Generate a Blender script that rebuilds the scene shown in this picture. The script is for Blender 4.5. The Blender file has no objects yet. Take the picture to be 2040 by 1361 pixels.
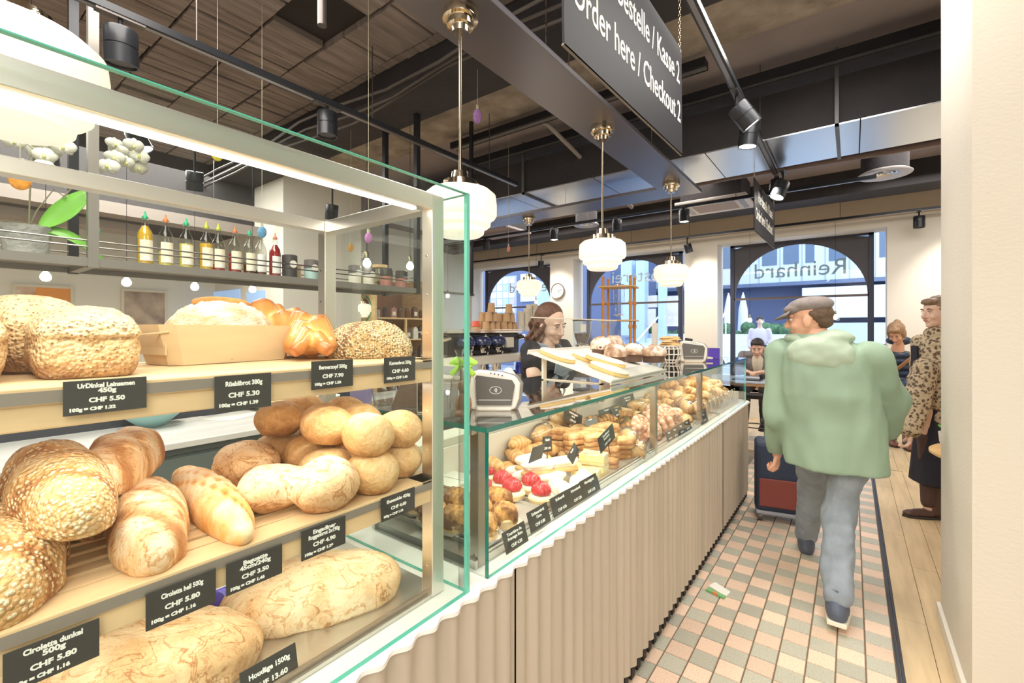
import bpy, bmesh, math, random
from mathutils import Vector, Matrix, noise, Euler
from math import sin, cos, pi, radians as R_
random.seed(7)
SC = bpy.context.scene
COL = SC.collection

# ------------------------------------------------------------------ camera
EYE = 1.45; FP = 906.7; VH = 656.0
YAW = math.atan2(677, 906.7); CY, SY = cos(YAW), sin(YAW)
cam = bpy.data.cameras.new('camera'); cam.sensor_width = 36; cam.lens = 36*FP/2040
cam.shift_y = -24.5/2040; cam.clip_start = .02; cam.clip_end = 300
camo = bpy.data.objects.new('camera', cam); COL.objects.link(camo)
camo.location = (0, 0, EYE); camo.rotation_euler = (pi/2, 0, YAW)
SC.camera = camo

# ------------------------------------------------------------------ world and light
w = bpy.data.worlds.new('sky'); SC.world = w; w.use_nodes = True
bg = w.node_tree.nodes['Background']
bg.inputs[0].default_value = (.72, .84, 1.0, 1); bg.inputs[1].default_value = 1.75
SC.view_settings.view_transform = 'Standard'; SC.view_settings.look = 'None'
SC.view_settings.exposure = 0.75; SC.view_settings.gamma = 1
SC.view_settings.use_curve_mapping = False

def light(name, kind, loc, power, color=(1, .9, .76), size=.2, rot=(0, 0, 0), size_y=None, angle=None, blend=.6):
    l = bpy.data.lights.new(name, kind); l.energy = power; l.color = color
    if kind == 'AREA':
        l.size = size
        if size_y: l.shape = 'RECTANGLE'; l.size_y = size_y
    elif kind == 'SPOT':
        l.spot_size = angle or R_(70); l.spot_blend = blend; l.shadow_soft_size = size
    else: l.shadow_soft_size = size
    o = bpy.data.objects.new(name, l); COL.objects.link(o); o.location = loc; o.rotation_euler = rot
    return o
def aim(o, target):
    o.rotation_euler = (Vector(target)-o.location).to_track_quat('-Z', 'Y').to_euler()
# unseen area lights added below the ceiling as general fill for the room
light('fill_light_near', 'AREA', (1.2, -1.6, 3.3), 115, (1, .95, .88), 3.0)
light('fill_light_aisle', 'AREA', (-2.0, .3, 3.38), 60, (1, .92, .82), 2.2, size_y=1.2)
light('fill_light_seating', 'AREA', (-5.6, 1.0, 3.3), 95, (1, .93, .84), 2.0, size_y=2.5)
light('fill_light_back', 'AREA', (-3.4, 6.4, 3.3), 70, (1, .92, .82), 4.0, size_y=1.5)
light('fill_light_right', 'AREA', (1.2, 6.2, 3.3), 46, (1, .94, .86), 2.0)
light('fill_light_passage', 'AREA', (-.05, 2.5, 3.27), 24, (1, .95, .89), .8, size_y=1.6)

# ------------------------------------------------------------------ pixel helpers
def ray(u, v): return (-SY*FP+CY*(u-1020), CY*FP+SY*(u-1020), VH-v)
def at(u, v, X=None, Y=None, Z=None, f=None):
    d = ray(u, v)
    if X is not None: t = X/d[0]
    elif Y is not None: t = Y/d[1]
    elif Z is not None: t = (Z-EYE)/d[2]
    else: t = f/FP
    return Vector((d[0]*t, d[1]*t, d[2]*t+EYE))
def Yat(u, X):                      # the Y where the plane X meets image column u
    d = ray(u, 0); return d[1]*X/d[0]

# ------------------------------------------------------------------ materials
MATS = {}
def mat(name, col, rough=.5, metal=0., emit=None, es=0., var=0., vscale=8., bump=0., bscale=40., stretch=None, trans=0., ior=1.45, spec=.5, col2=None, coat=0., detail=4.):
    if name in MATS: return MATS[name]
    m = bpy.data.materials.new(name); m.use_nodes = True; nt = m.node_tree; N = nt.nodes; L = nt.links
    b = N['Principled BSDF']
    b.inputs['Base Color'].default_value = (*col, 1); b.inputs['Roughness'].default_value = rough
    b.inputs['Metallic'].default_value = metal; b.inputs['IOR'].default_value = ior
    b.inputs['Specular IOR Level'].default_value = spec
    b.inputs['Transmission Weight'].default_value = trans
    b.inputs['Coat Weight'].default_value = coat
    if emit: b.inputs['Emission Color'].default_value = (*emit, 1); b.inputs['Emission Strength'].default_value = es
    if var or bump:
        tc = N.new('ShaderNodeTexCoord'); mp = N.new('ShaderNodeMapping'); L.new(tc.outputs['Object'], mp.inputs[0])
        if stretch: mp.inputs['Scale'].default_value = stretch
    if var:
        n = N.new('ShaderNodeTexNoise'); n.inputs['Scale'].default_value = vscale; n.inputs['Detail'].default_value = detail
        L.new(mp.outputs[0], n.inputs['Vector'])
        r = N.new('ShaderNodeValToRGB'); L.new(n.outputs[0], r.inputs[0])
        r.color_ramp.elements[0].position = .3; r.color_ramp.elements[1].position = .7
        c2 = col2 or tuple(max(0, c*(1-var)) for c in col); c1 = col if col2 else tuple(min(1, c*(1+var)) for c in col)
        r.color_ramp.elements[0].color = (*c2, 1); r.color_ramp.elements[1].color = (*c1, 1)
        L.new(r.outputs[0], b.inputs['Base Color'])
    if bump:
        n2 = N.new('ShaderNodeTexNoise'); n2.inputs['Scale'].default_value = bscale; n2.inputs['Detail'].default_value = 5
        L.new(mp.outputs[0], n2.inputs['Vector'])
        bp = N.new('ShaderNodeBump'); bp.inputs['Strength'].default_value = bump; bp.inputs['Distance'].default_value = .01
        L.new(n2.outputs[0], bp.inputs['Height']); L.new(bp.outputs[0], b.inputs['Normal'])
    MATS[name] = m; return m

def emis(name, col, s): return mat(name, col, .6, emit=col, es=s)

def glassmat(name, tint=(.97, 1, .985), refl=1.0, rough=0.0):
    if name in MATS: return MATS[name]
    m = bpy.data.materials.new(name); m.use_nodes = True; nt = m.node_tree; N = nt.nodes; L = nt.links
    N.remove(N['Principled BSDF'])
    t = N.new('ShaderNodeBsdfTransparent'); t.inputs[0].default_value = (*tint, 1)
    g = N.new('ShaderNodeBsdfGlossy'); g.inputs['Roughness'].default_value = rough
    f = N.new('ShaderNodeLayerWeight'); f.inputs[0].default_value = .5
    pw = N.new('ShaderNodeMath'); pw.operation = 'POWER'; pw.inputs[1].default_value = 4.5; L.new(f.outputs['Facing'], pw.inputs[0])
    mu = N.new('ShaderNodeMath'); mu.operation = 'MULTIPLY_ADD'; mu.inputs[1].default_value = .75*refl; mu.inputs[2].default_value = .022*refl; mu.use_clamp = True
    mx = N.new('ShaderNodeMixShader')
    L.new(pw.outputs[0], mu.inputs[0]); L.new(mu.outputs[0], mx.inputs[0]); L.new(t.outputs[0], mx.inputs[1]); L.new(g.outputs[0], mx.inputs[2])
    L.new(mx.outputs[0], N['Material Output'].inputs[0]); MATS[name] = m; return m

def breadmat(name, flour, mid, dark, scale=18., namp=.55, bump=.5, bscale=60., crack=0., seeds=None, rough=.6, gloss=0., stretch=(1, 1, 1), bias=0.):
    """crust colour follows the vertex value 'c' (0 floury, 1 browned) broken up by noise"""
    if name in MATS: return MATS[name]
    m = bpy.data.materials.new(name); m.use_nodes = True; nt = m.node_tree; N = nt.nodes; L = nt.links
    b = N['Principled BSDF']; b.inputs['Roughness'].default_value = rough; b.inputs['Coat Weight'].default_value = gloss
    b.inputs['Subsurface Weight'].default_value = 0
    tc = N.new('ShaderNodeTexCoord'); mp = N.new('ShaderNodeMapping'); mp.inputs['Scale'].default_value = stretch
    L.new(tc.outputs['Object'], mp.inputs[0])
    a = N.new('ShaderNodeAttribute'); a.attribute_name = 'c'
    n = N.new('ShaderNodeTexNoise'); n.inputs['Scale'].default_value = scale; n.inputs['Detail'].default_value = 7; n.inputs['Roughness'].default_value = .65
    n.inputs['Distortion'].default_value = .6
    L.new(mp.outputs[0], n.inputs['Vector'])
    s = N.new('ShaderNodeMath'); s.operation = 'MULTIPLY_ADD'; s.inputs[1].default_value = namp*2; s.inputs[2].default_value = -namp+bias
    L.new(n.outputs[0], s.inputs[0])
    ad = N.new('ShaderNodeMath'); ad.operation = 'ADD'; L.new(s.outputs[0], ad.inputs[0]); L.new(a.outputs['Fac'], ad.inputs[1])
    last = ad
    if crack:
        for cs_, amt in ((crack, .5), (crack*2.3, .28)):
            v = N.new('ShaderNodeTexNoise'); v.inputs['Scale'].default_value = cs_; v.inputs['Detail'].default_value = 3; v.inputs['Distortion'].default_value = 1.2; L.new(mp.outputs[0], v.inputs['Vector'])
            s1 = N.new('ShaderNodeMath'); s1.operation = 'SUBTRACT'; s1.inputs[1].default_value = .5; L.new(v.outputs[0], s1.inputs[0])
            s2 = N.new('ShaderNodeMath'); s2.operation = 'ABSOLUTE'; L.new(s1.outputs[0], s2.inputs[0])
            mr = N.new('ShaderNodeMapRange'); mr.inputs[1].default_value = 0; mr.inputs[2].default_value = .028; mr.inputs[3].default_value = amt; mr.inputs[4].default_value = 0; L.new(s2.outputs[0], mr.inputs[0])
            ma = N.new('ShaderNodeMath'); ma.operation = 'ADD'; L.new(mr.outputs[0], ma.inputs[0]); L.new(last.outputs[0], ma.inputs[1]); last = ma
    r = N.new('ShaderNodeValToRGB'); L.new(last.outputs[0], r.inputs[0])
    e = r.color_ramp.elements; e[0].position = .05; e[0].color = (*flour, 1); e[1].position = 1.0; e[1].color = (*dark, 1)
    x = e.new(.5); x.color = (*mid, 1)
    out = r.outputs[0]
    n2 = N.new('ShaderNodeTexNoise'); n2.inputs['Scale'].default_value = bscale; n2.inputs['Detail'].default_value = 6; L.new(mp.outputs[0], n2.inputs['Vector'])
    hh = n2.outputs[0]
    if seeds:
        v2 = N.new('ShaderNodeTexVoronoi'); v2.inputs['Scale'].default_value = seeds[0]; L.new(mp.outputs[0], v2.inputs['Vector'])
        lt2 = N.new('ShaderNodeMath'); lt2.operation = 'LESS_THAN'; lt2.inputs[1].default_value = seeds[2]; L.new(v2.outputs['Distance'], lt2.inputs[0])
        cr = N.new('ShaderNodeValToRGB'); cr.color_ramp.interpolation = 'CONSTANT'
        cr.color_ramp.elements[0].color = (*seeds[1][0], 1); cr.color_ramp.elements[1].color = (*seeds[1][1], 1); cr.color_ramp.elements[1].position = .62
        sp = N.new('ShaderNodeSeparateColor'); L.new(v2.outputs['Color'], sp.inputs[0]); L.new(sp.outputs[0], cr.inputs[0])
        mx = N.new('ShaderNodeMix'); mx.data_type = 'RGBA'; L.new(lt2.outputs[0], mx.inputs[0]); L.new(out, mx.inputs[6]); L.new(cr.outputs[0], mx.inputs[7]); out = mx.outputs[2]
        sb = N.new('ShaderNodeMath'); sb.operation = 'MULTIPLY_ADD'; sb.inputs[1].default_value = -1.2; L.new(v2.outputs['Distance'], sb.inputs[0]); L.new(n2.outputs[0], sb.inputs[2]); hh = sb.outputs[0]
    L.new(out, b.inputs['Base Color'])
    bp = N.new('ShaderNodeBump'); bp.inputs['Strength'].default_value = bump; bp.inputs['Distance'].default_value = .006
    L.new(hh, bp.inputs['Height']); L.new(bp.outputs[0], b.inputs['Normal'])
    MATS[name] = m; return m

# ------------------------------------------------------------------ mesh builder
class MB:
    def __init__(s): s.v = []; s.f = []; s.sm = []; s.mi = []; s.c = []
    def add(s, vs, fs, smooth=False, mi=0, c=None):
        o = len(s.v); s.v += [tuple(p) for p in vs]; s.f += [tuple(i+o for i in f) for f in fs]
        s.sm += [smooth]*len(fs); s.mi += [mi]*len(fs); s.c += (c if c else [.5]*len(vs)); return s
    def box(s, a, b, mi=0, M=None, bev=0):
        x0, y0, z0 = a; x1, y1, z1 = b
        if x0 > x1: x0, x1 = x1, x0
        if y0 > y1: y0, y1 = y1, y0
        if z0 > z1: z0, z1 = z1, z0
        vs = [(x0, y0, z0), (x1, y0, z0), (x1, y1, z0), (x0, y1, z0), (x0, y0, z1), (x1, y0, z1), (x1, y1, z1), (x0, y1, z1)]
        if M: vs = [M @ Vector(p) for p in vs]
        return s.add(vs, [(3, 2, 1, 0), (4, 5, 6, 7), (0, 1, 5, 4), (1, 2, 6, 5), (2, 3, 7, 6), (3, 0, 4, 7)], False, mi)
    def lathe(s, prof, n=24, M=None, mi=0, smooth=True, cap=True):
        vs = []; fs = []
        for (r, z) in prof:
            for i in range(n):
                a = 2*pi*i/n; vs.append(Vector((r*cos(a), r*sin(a), z)))
        for j in range(len(prof)-1):
            for i in range(n):
                k = (i+1) % n; fs.append((j*n+i, j*n+k, (j+1)*n+k, (j+1)*n+i))
        if cap:
            if prof[0][0] > 1e-5: fs.append(tuple(reversed(range(n))))
            if prof[-1][0] > 1e-5: fs.append(tuple(range((len(prof)-1)*n, len(prof)*n)))
        if M: vs = [M @ p for p in vs]
        return s.add(vs, fs, smooth, mi)
    def tube(s, pts, r, n=8, mi=0, smooth=True, cap=True, flat=1.0, c=None):
        pts = [Vector(p) for p in pts]; m = len(pts)
        rs = r if isinstance(r, (list, tuple)) else [r]*m
        vs = []; fs = []; cs = []; up = None
        for j in range(m):
            if j == 0: d = pts[1]-pts[0]
            elif j == m-1: d = pts[-1]-pts[-2]
            else: d = (pts[j+1]-pts[j]).normalized()+(pts[j]-pts[j-1]).normalized()
            d.normalize()
            if up is None:
                up = Vector((0, 0, 1)) if abs(d.z) < .9 else Vector((1, 0, 0))
            x = d.cross(up)
            if x.length < 1e-4: x = d.cross(Vector((0, 1, 0)))
            x.normalize(); y = x.cross(d).normalized(); up = y
            for i in range(n):
                a = 2*pi*i/n; vs.append(pts[j]+x*rs[j]*cos(a)+y*rs[j]*sin(a)*flat); cs.append(c[j] if c else .5)
        for j in range(m-1):
            for i in range(n):
                k = (i+1) % n; fs.append((j*n+i, j*n+k, (j+1)*n+k, (j+1)*n+i))
        if cap: fs.append(tuple(reversed(range(n)))); fs.append(tuple(range((m-1)*n, m*n)))
        return s.add(vs, fs, smooth, mi, cs)
    def ball(s, c, r, n=12, m=8, M=None, mi=0):
        if not isinstance(r, (list, tuple)): r = (r, r, r)
        vs = [Vector((0, 0, -1))]; fs = []
        for j in range(1, m):
            t = -pi/2+pi*j/m
            for i in range(n): a = 2*pi*i/n; vs.append(Vector((cos(t)*cos(a), cos(t)*sin(a), sin(t))))
        vs.append(Vector((0, 0, 1)))
        for i in range(n):
            k = (i+1) % n; fs.append((0, 1+k, 1+i)); b = 1+(m-2)*n; fs.append((b+i, b+k, len(vs)-1))
            for j in range(m-2): fs.append((1+j*n+i, 1+j*n+k, 1+(j+1)*n+k, 1+(j+1)*n+i))
        c = Vector(c); out = []
        for p in vs:
            q = Vector((p.x*r[0], p.y*r[1], p.z*r[2]))
            if M: q = M @ q
            out.append(q+c)
        return s.add(out, fs, True, mi)
    def caps(s, chain, n=12):            # chain of (point, radius): tapered capsules with balls at the joints
        for i, (p, r) in enumerate(chain):
            s.ball(p, r, n, 8)
            if i: s.tube([chain[i-1][0], p], [chain[i-1][1], r], n)
        return s
    def loft(s, rings, mi=0, smooth=True, cap=True):
        n = len(rings[0]); vs = [p for r in rings for p in r]; fs = []
        for j in range(len(rings)-1):
            for i in range(n):
                k = (i+1) % n; fs.append((j*n+i, j*n+k, (j+1)*n+k, (j+1)*n+i))
        if cap: fs.append(tuple(reversed(range(n)))); fs.append(tuple(range((len(rings)-1)*n, len(rings)*n)))
        return s.add(vs, fs, smooth, mi)
    def prism(s, poly, a, b, axis='z', mi=0, M=None):   # polygon in two axes, extruded along the third
        def pt(p, h): return {'z': (p[0], p[1], h), 'x': (h, p[0], p[1]), 'y': (p[0], h, p[1])}[axis]
        n = len(poly); vs = [pt(p, a) for p in poly]+[pt(p, b) for p in poly]
        if M: vs = [M @ Vector(p) for p in vs]
        fs = [tuple(range(n-1, -1, -1)), tuple(range(n, 2*n))]+[(i, (i+1) % n, n+(i+1) % n, n+i) for i in range(n)]
        return s.add(vs, fs, False, mi)
    def xf(s, M): s.v = [tuple(M @ Vector(p)) for p in s.v]; return s
    def mesh(s, name):
        me = bpy.data.meshes.new(name); me.from_pydata(s.v, [], s.f)
        me.polygons.foreach_set('use_smooth', s.sm); me.polygons.foreach_set('material_index', s.mi)
        a = me.attributes.new('c', 'FLOAT', 'POINT'); a.data.foreach_set('value', s.c)
        bm = bmesh.new(); bm.from_mesh(me); bmesh.ops.recalc_face_normals(bm, faces=bm.faces); bm.to_mesh(me); bm.free()
        me.update()
        if any(s.sm) and len(s.v) < 1200: me.set_sharp_from_angle(angle=R_(42))
        return me
    def build(s, name, mats, parent=None, loc=None, rot=None, bev=0):
        return obj(name, s.mesh(name), mats, parent, loc, rot, bev)

def obj(name, me, mats=None, parent=None, loc=None, rot=None, bev=0):
    o = bpy.data.objects.new(name, me); COL.objects.link(o)
    if mats is not None and len(me.materials) == 0:
        for m in (mats if isinstance(mats, (list, tuple)) else [mats]): me.materials.append(m)
    if parent: o.parent = parent
    if loc is not None: o.location = loc
    if rot is not None: o.rotation_euler = rot
    if bev:
        b = o.modifiers.new('bevel', 'BEVEL'); b.width = bev; b.segments = 2; b.limit_method = 'ANGLE'; b.angle_limit = R_(40)
    return o
def tag(o, label=None, cat=None, group=None, kind=None):
    if label: o['label'] = label
    if cat: o['category'] = cat
    if group: o['group'] = group
    if kind: o['kind'] = kind
    return o
def thing(name, label, cat, loc=(0, 0, 0), rot=(0, 0, 0), group=None):
    o = bpy.data.objects.new(name, None); COL.objects.link(o); o.empty_display_size = .05
    o.location = loc; o.rotation_euler = rot if isinstance(rot, (tuple, list, Euler)) else (0, 0, rot)
    return tag(o, label, cat, group)
def struct(o, label=None): o['kind'] = 'structure'; return tag(o, label)
def dup(root, loc, rot=None, label=None, group=None, scale=None, name=None):
    def cp(o, par):
        c = o.copy(); COL.objects.link(c); c.parent = par
        for ch in kids.get(o.name, []): cp(ch, c)
        return c
    kids = {}
    def walk(o):
        kids[o.name] = list(o.children)
        for ch in o.children: walk(ch)
    walk(root)
    c = cp(root, None); c.location = loc
    if rot is not None: c.rotation_euler = rot if isinstance(rot, (tuple, list)) else (0, 0, rot)
    if scale: c.scale = (scale, scale, scale) if not isinstance(scale, tuple) else scale
    if label: c['label'] = label
    if group: c['group'] = group
    return c
def remesh(mb, voxel, smooth=4, name='shape'):
    me = mb.mesh(name); o = bpy.data.objects.new('tmp', me); COL.objects.link(o)
    r = o.modifiers.new('r', 'REMESH'); r.mode = 'VOXEL'; r.voxel_size = voxel; r.use_smooth_shade = True
    if smooth: sm = o.modifiers.new('s', 'SMOOTH'); sm.iterations = smooth; sm.factor = .6
    dg = bpy.context.evaluated_depsgraph_get(); dg.update()
    out = bpy.data.meshes.new_from_object(o.evaluated_get(dg)); out.name = name
    bpy.data.objects.remove(o); bpy.data.meshes.remove(me); return out
def joinmesh(name, mes):
    mb = MB()
    for me in mes:
        mb.add([v.co[:] for v in me.vertices], [tuple(p.vertices) for p in me.polygons], True)
    return mb.mesh(name)
def setc(me, fn):
    a = me.attributes.get('c') or me.attributes.new('c', 'FLOAT', 'POINT')
    a.data.foreach_set('value', [fn(v.co, v.normal) for v in me.vertices]); return me

FR = Matrix(((0, 0, 1, 0), (1, 0, 0, 0), (0, 1, 0, 0), (0, 0, 0, 1)))    # local x -> +Y, y -> +Z, z -> +X
def text(body, size, m, parent, M, name='lettering', align='CENTER', ext=.0004, xs=1., off=0., space=1.):
    cu = bpy.data.curves.new(name, 'FONT'); cu.body = body; cu.size = size; cu.align_x = align; cu.align_y = 'CENTER'
    cu.extrude = ext; cu.offset = off; cu.space_character = space; cu.resolution_u = 3
    o = bpy.data.objects.new('t', cu); COL.objects.link(o)
    dg = bpy.context.evaluated_depsgraph_get(); dg.update()
    me = bpy.data.meshes.new_from_object(o.evaluated_get(dg)); me.name = name
    bpy.data.objects.remove(o); bpy.data.curves.remove(cu)
    me.transform(M @ Matrix.Diagonal((xs, 1, 1, 1))); me.materials.clear()
    return obj(name, me, m, parent)
def T(x, y, z): return Matrix.Translation((x, y, z))
def RZ(a): return Matrix.Rotation(a, 4, 'Z')
def RX(a): return Matrix.Rotation(a, 4, 'X')
def RY(a): return Matrix.Rotation(a, 4, 'Y')

# ---- shared materials
M_steel = mat('brushed_steel', (.80, .77, .73), .28, 1., bump=.05, bscale=60, stretch=(1, 1, 30))
M_steelh = mat('brushed_steel_bar', (.84, .81, .77), .33, 1., bump=.05, bscale=60, stretch=(30, 1, 30))
M_chrome = mat('chrome', (.8, .76, .7), .08, 1.)
M_nickel = mat('nickel_brass', (.72, .62, .47), .12, 1.)
M_black = mat('black_powder_coat', (.014, .014, .018), .6, spec=.3)
M_blackm = mat('black_satin_metal', (.03, .033, .04), .3, .3)
M_dark = mat('dark_grey_metal', (.12, .11, .105), .4, .7)
M_post = mat('warm_grey_metal', (.25, .235, .215), .42, .4)
M_white = mat('white_plastic', (.84, .81, .75), .35)
M_cream = mat('cream_enamel', (.83, .78, .66), .4)
M_glass = glassmat('clear_glass')
M_glasst = glassmat('thin_clear_glass', (.99, 1, 1), .8)
M_edge = mat('green_glass_edge', (.10, .48, .38), .12, emit=None, coat=1.)
M_edged = mat('dark_green_glass_edge', (.0, .16, .13), .08, coat=1.)
M_card = mat('black_card', (.045, .042, .04), .45)
M_ink = mat('white_print', (.9, .89, .85), .6)
M_wood = mat('pale_pine', (.76, .54, .31), .5, var=.12, vscale=5, stretch=(6, 1, 6), bump=.04, bscale=30)
M_wood2 = mat('maple_board', (.80, .56, .30), .45, var=.1, vscale=6, stretch=(1, 5, 5))
M_plaster = mat('cream_plaster', (.74, .69, .60), .85, bump=.12, bscale=60, stretch=(1, 1, 1.6))
M_wall = mat('warm_white_wall', (.80, .77, .71), .85)
M_wallup = mat('beige_upper_wall', (.60, .51, .40), .85)
M_opal = mat('opal_glass', (.78, .75, .66), .3, emit=(1, .92, .76), es=.40)
M_bulb = emis('lit_bulb', (1, .93, .78), 9.)
M_spot = emis('lit_spot_lens', (1, .95, .86), 14.)
M_navy = mat('navy_window_frame', (.045, .055, .095), .45)

# ================================================================== THE SHELL
def wallbox(name, a, b, m, label=None): return struct(MB().box(a, b).build(name, m), label)
M_sub = mat('screed', (.30, .25, .19), .8)
floor = struct(MB().box((-7.6, -3.2, -.12), (3.2, 8.75, -.012)).build('floor', M_sub))
# ---- granite tiles in two colours, laid as a checkerboard
def granite(name, col, dk):
    if name in MATS: return MATS[name]
    m = bpy.data.materials.new(name); m.use_nodes = True; N = m.node_tree.nodes; L = m.node_tree.links; b = N['Principled BSDF']
    b.inputs['Roughness'].default_value = .38
    g = N.new('ShaderNodeNewGeometry')
    n = N.new('ShaderNodeTexNoise'); n.inputs['Scale'].default_value = 260; n.inputs['Detail'].default_value = 3; L.new(g.outputs['Position'], n.inputs['Vector'])
    r = N.new('ShaderNodeValToRGB'); L.new(n.outputs[0], r.inputs[0]); e = r.color_ramp.elements
    e[0].position = .36; e[0].color = (*dk, 1); e[1].position = .52; e[1].color = (*col, 1)
    oi = N.new('ShaderNodeObjectInfo'); hv = N.new('ShaderNodeHueSaturation'); mr = N.new('ShaderNodeMapRange')
    L.new(oi.outputs['Random'], mr.inputs[0]); mr.inputs[3].default_value = .86; mr.inputs[4].default_value = 1.12
    L.new(mr.outputs[0], hv.inputs['Value']); L.new(r.outputs[0], hv.inputs['Color']); L.new(hv.outputs[0], b.inputs['Base Color'])
    MATS[name] = m; return m
M_tp = granite('salmon_granite', (.90, .68, .52), (.66, .44, .32)); M_tg = granite('grey_green_granite', (.56, .54, .44), (.35, .34, .27))
P = .1036; x1 = .152
def tilemesh(m, wd=P):
    mb = MB(); g = .0022; h = .004; a, b = -wd/2+g, wd/2-g; c, d = -P/2+g, P/2-g
    q = .0018
    vs = [(a, c, -h), (b, c, -h), (b, d, -h), (a, d, -h), (a+q, c+q, 0), (b-q, c+q, 0), (b-q, d-q, 0), (a+q, d-q, 0)]
    mb.add(vs, [(4, 5, 6, 7), (0, 1, 5, 4), (1, 2, 6, 5), (2, 3, 7, 6), (3, 0, 4, 7)])
    me = mb.mesh('tile'); me.materials.append(m); return me
tms = [tilemesh(M_tp), tilemesh(M_tg)]
y0 = 1.12; ntile = 0; stuff = [MB(), MB()]
for j in range(-7, 48):
    for i in range(0, 10):
        cx = x1-P*(i+.5); cyy = y0+P*(j+.5)
        if cyy > 6.05: continue
        col = (i+j) % 2
        if 0 <= j < 33 and i < 9:
            o = bpy.data.objects.new('tile', tms[col]); COL.objects.link(o); o.parent = floor; o.location = (cx, cyy, random.uniform(-.0004, .0004)); ntile += 1
        else:
            g = .0022; stuff[col].box((cx-P/2+g, cyy-P/2+g, -.005), (cx+P/2-g, cyy+P/2-g, -.0002))
for k in (0, 1): stuff[k].build('tile_field', tms[k].materials[0], floor)['kind'] = 'stuff'
M_grout = mat('brown_grout', (.20, .14, .09), .9)
MB().box((x1-P*10, .3, -.012), (x1+.004, 6.1, -.0035)).build('grout_bed', M_grout, floor)
MB().box((x1+.002, .3, -.012), (x1+.011, 6.1, .0015)).box((x1+.016, .3, -.012), (x1+.024, 6.1, .0015)).build('metal_strip', mat('dark_floor_strip', (.06, .065, .09), .3, .6), floor)
# ---- planks
M_plank = mat('pale_oak_plank', (.66, .50, .30), .42, var=.16, vscale=3.5, stretch=(5, .6, 1), bump=.03, bscale=25)
def planks(x0, x2, ya, yb, wd, ln, lim=400):
    n = 0
    k = 0; x = x0
    while x < x2-.02:
        y = ya-(k*0.43 % 1)*ln
        while y < yb:
            a, b = max(y, ya), min(y+ln, yb)
            if b-a > .03:
                o = MB().box((x+.0012, a+.0012, -.012), (min(x+wd, x2)-.0012, b-.0012, 0)).build('plank', M_plank, floor); n += 1
            y += ln
        x += wd; k += 1
    return n
planks(x1+.026, .50, .6, 6.1, .115, 1.2)
planks(.50, 3.0, 2.9, 8.33, .19, 1.4)
planks(-1.9, .50, 6.1, 8.33, .19, 1.4)
MB().box((-7.5, -2, -.012), (-1.9, 8.33, 0)).build('boarding', M_plank, floor)
# ---- pillar at the right
wallbox('wall_right', (.36, 2.39, 0), (1.6, 3.13, 3.5), M_plaster)
struct(MB().box((.343, 2.375, 0), (.36, 3.14, .07)).box((.343, 2.375, 0), (1.6, 2.39, .07)).build('baseboard_right', mat('cream_trim', (.82, .78, .69), .5), bev=.003))
# ---- window wall with three arched windows
YW = 8.33
ops = [(-7.44, -5.20), (-4.63, -2.39), (-1.84, .40)]
ZO = 2.90; ZS = .45
wb = MB(); xs = [-7.6]+[c for o_ in ops for c in o_]+[3.0]
for i in range(0, len(xs), 2): wb.box((xs[i], YW, 0), (xs[i+1], YW+.42, 3.04))
for (a, b) in ops: wb.box((a, YW, 0), (b, YW+.42, ZS)); wb.box((a, YW, ZO), (b, YW+.42, 3.04))
struct(wb.build('wall_back', M_wall))
struct(MB().box((-7.6, YW-.004, 3.04), (3.0, YW+.42, 3.6)).build('trim_1', M_wallup))
struct(MB().box((-7.5, -2.9, 2.72), (-6.25, 2.75, 3.5)).build('trim_2', mat('charcoal_soffit', (.05, .046, .05), .7)))
MBs = MB().box((-6.25, -2.9, 2.62), (-6.0, 2.70, 2.74)).box((-6.6, -2.9, 2.52), (-6.3, 1.6, 2.6)); struct(MBs.build('trim_3', mat('taupe_soffit', (.30, .26, .24), .6)))
struct(MB().box((.42, YW-.012, 0), (3.0, YW, .08)).box((-2.37, YW-.012, 0), (-1.86, YW, .08)).build('baseboard_back', M_wall))
M_pane = glassmat('window_glass', (.93, .97, 1), .7)
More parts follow.
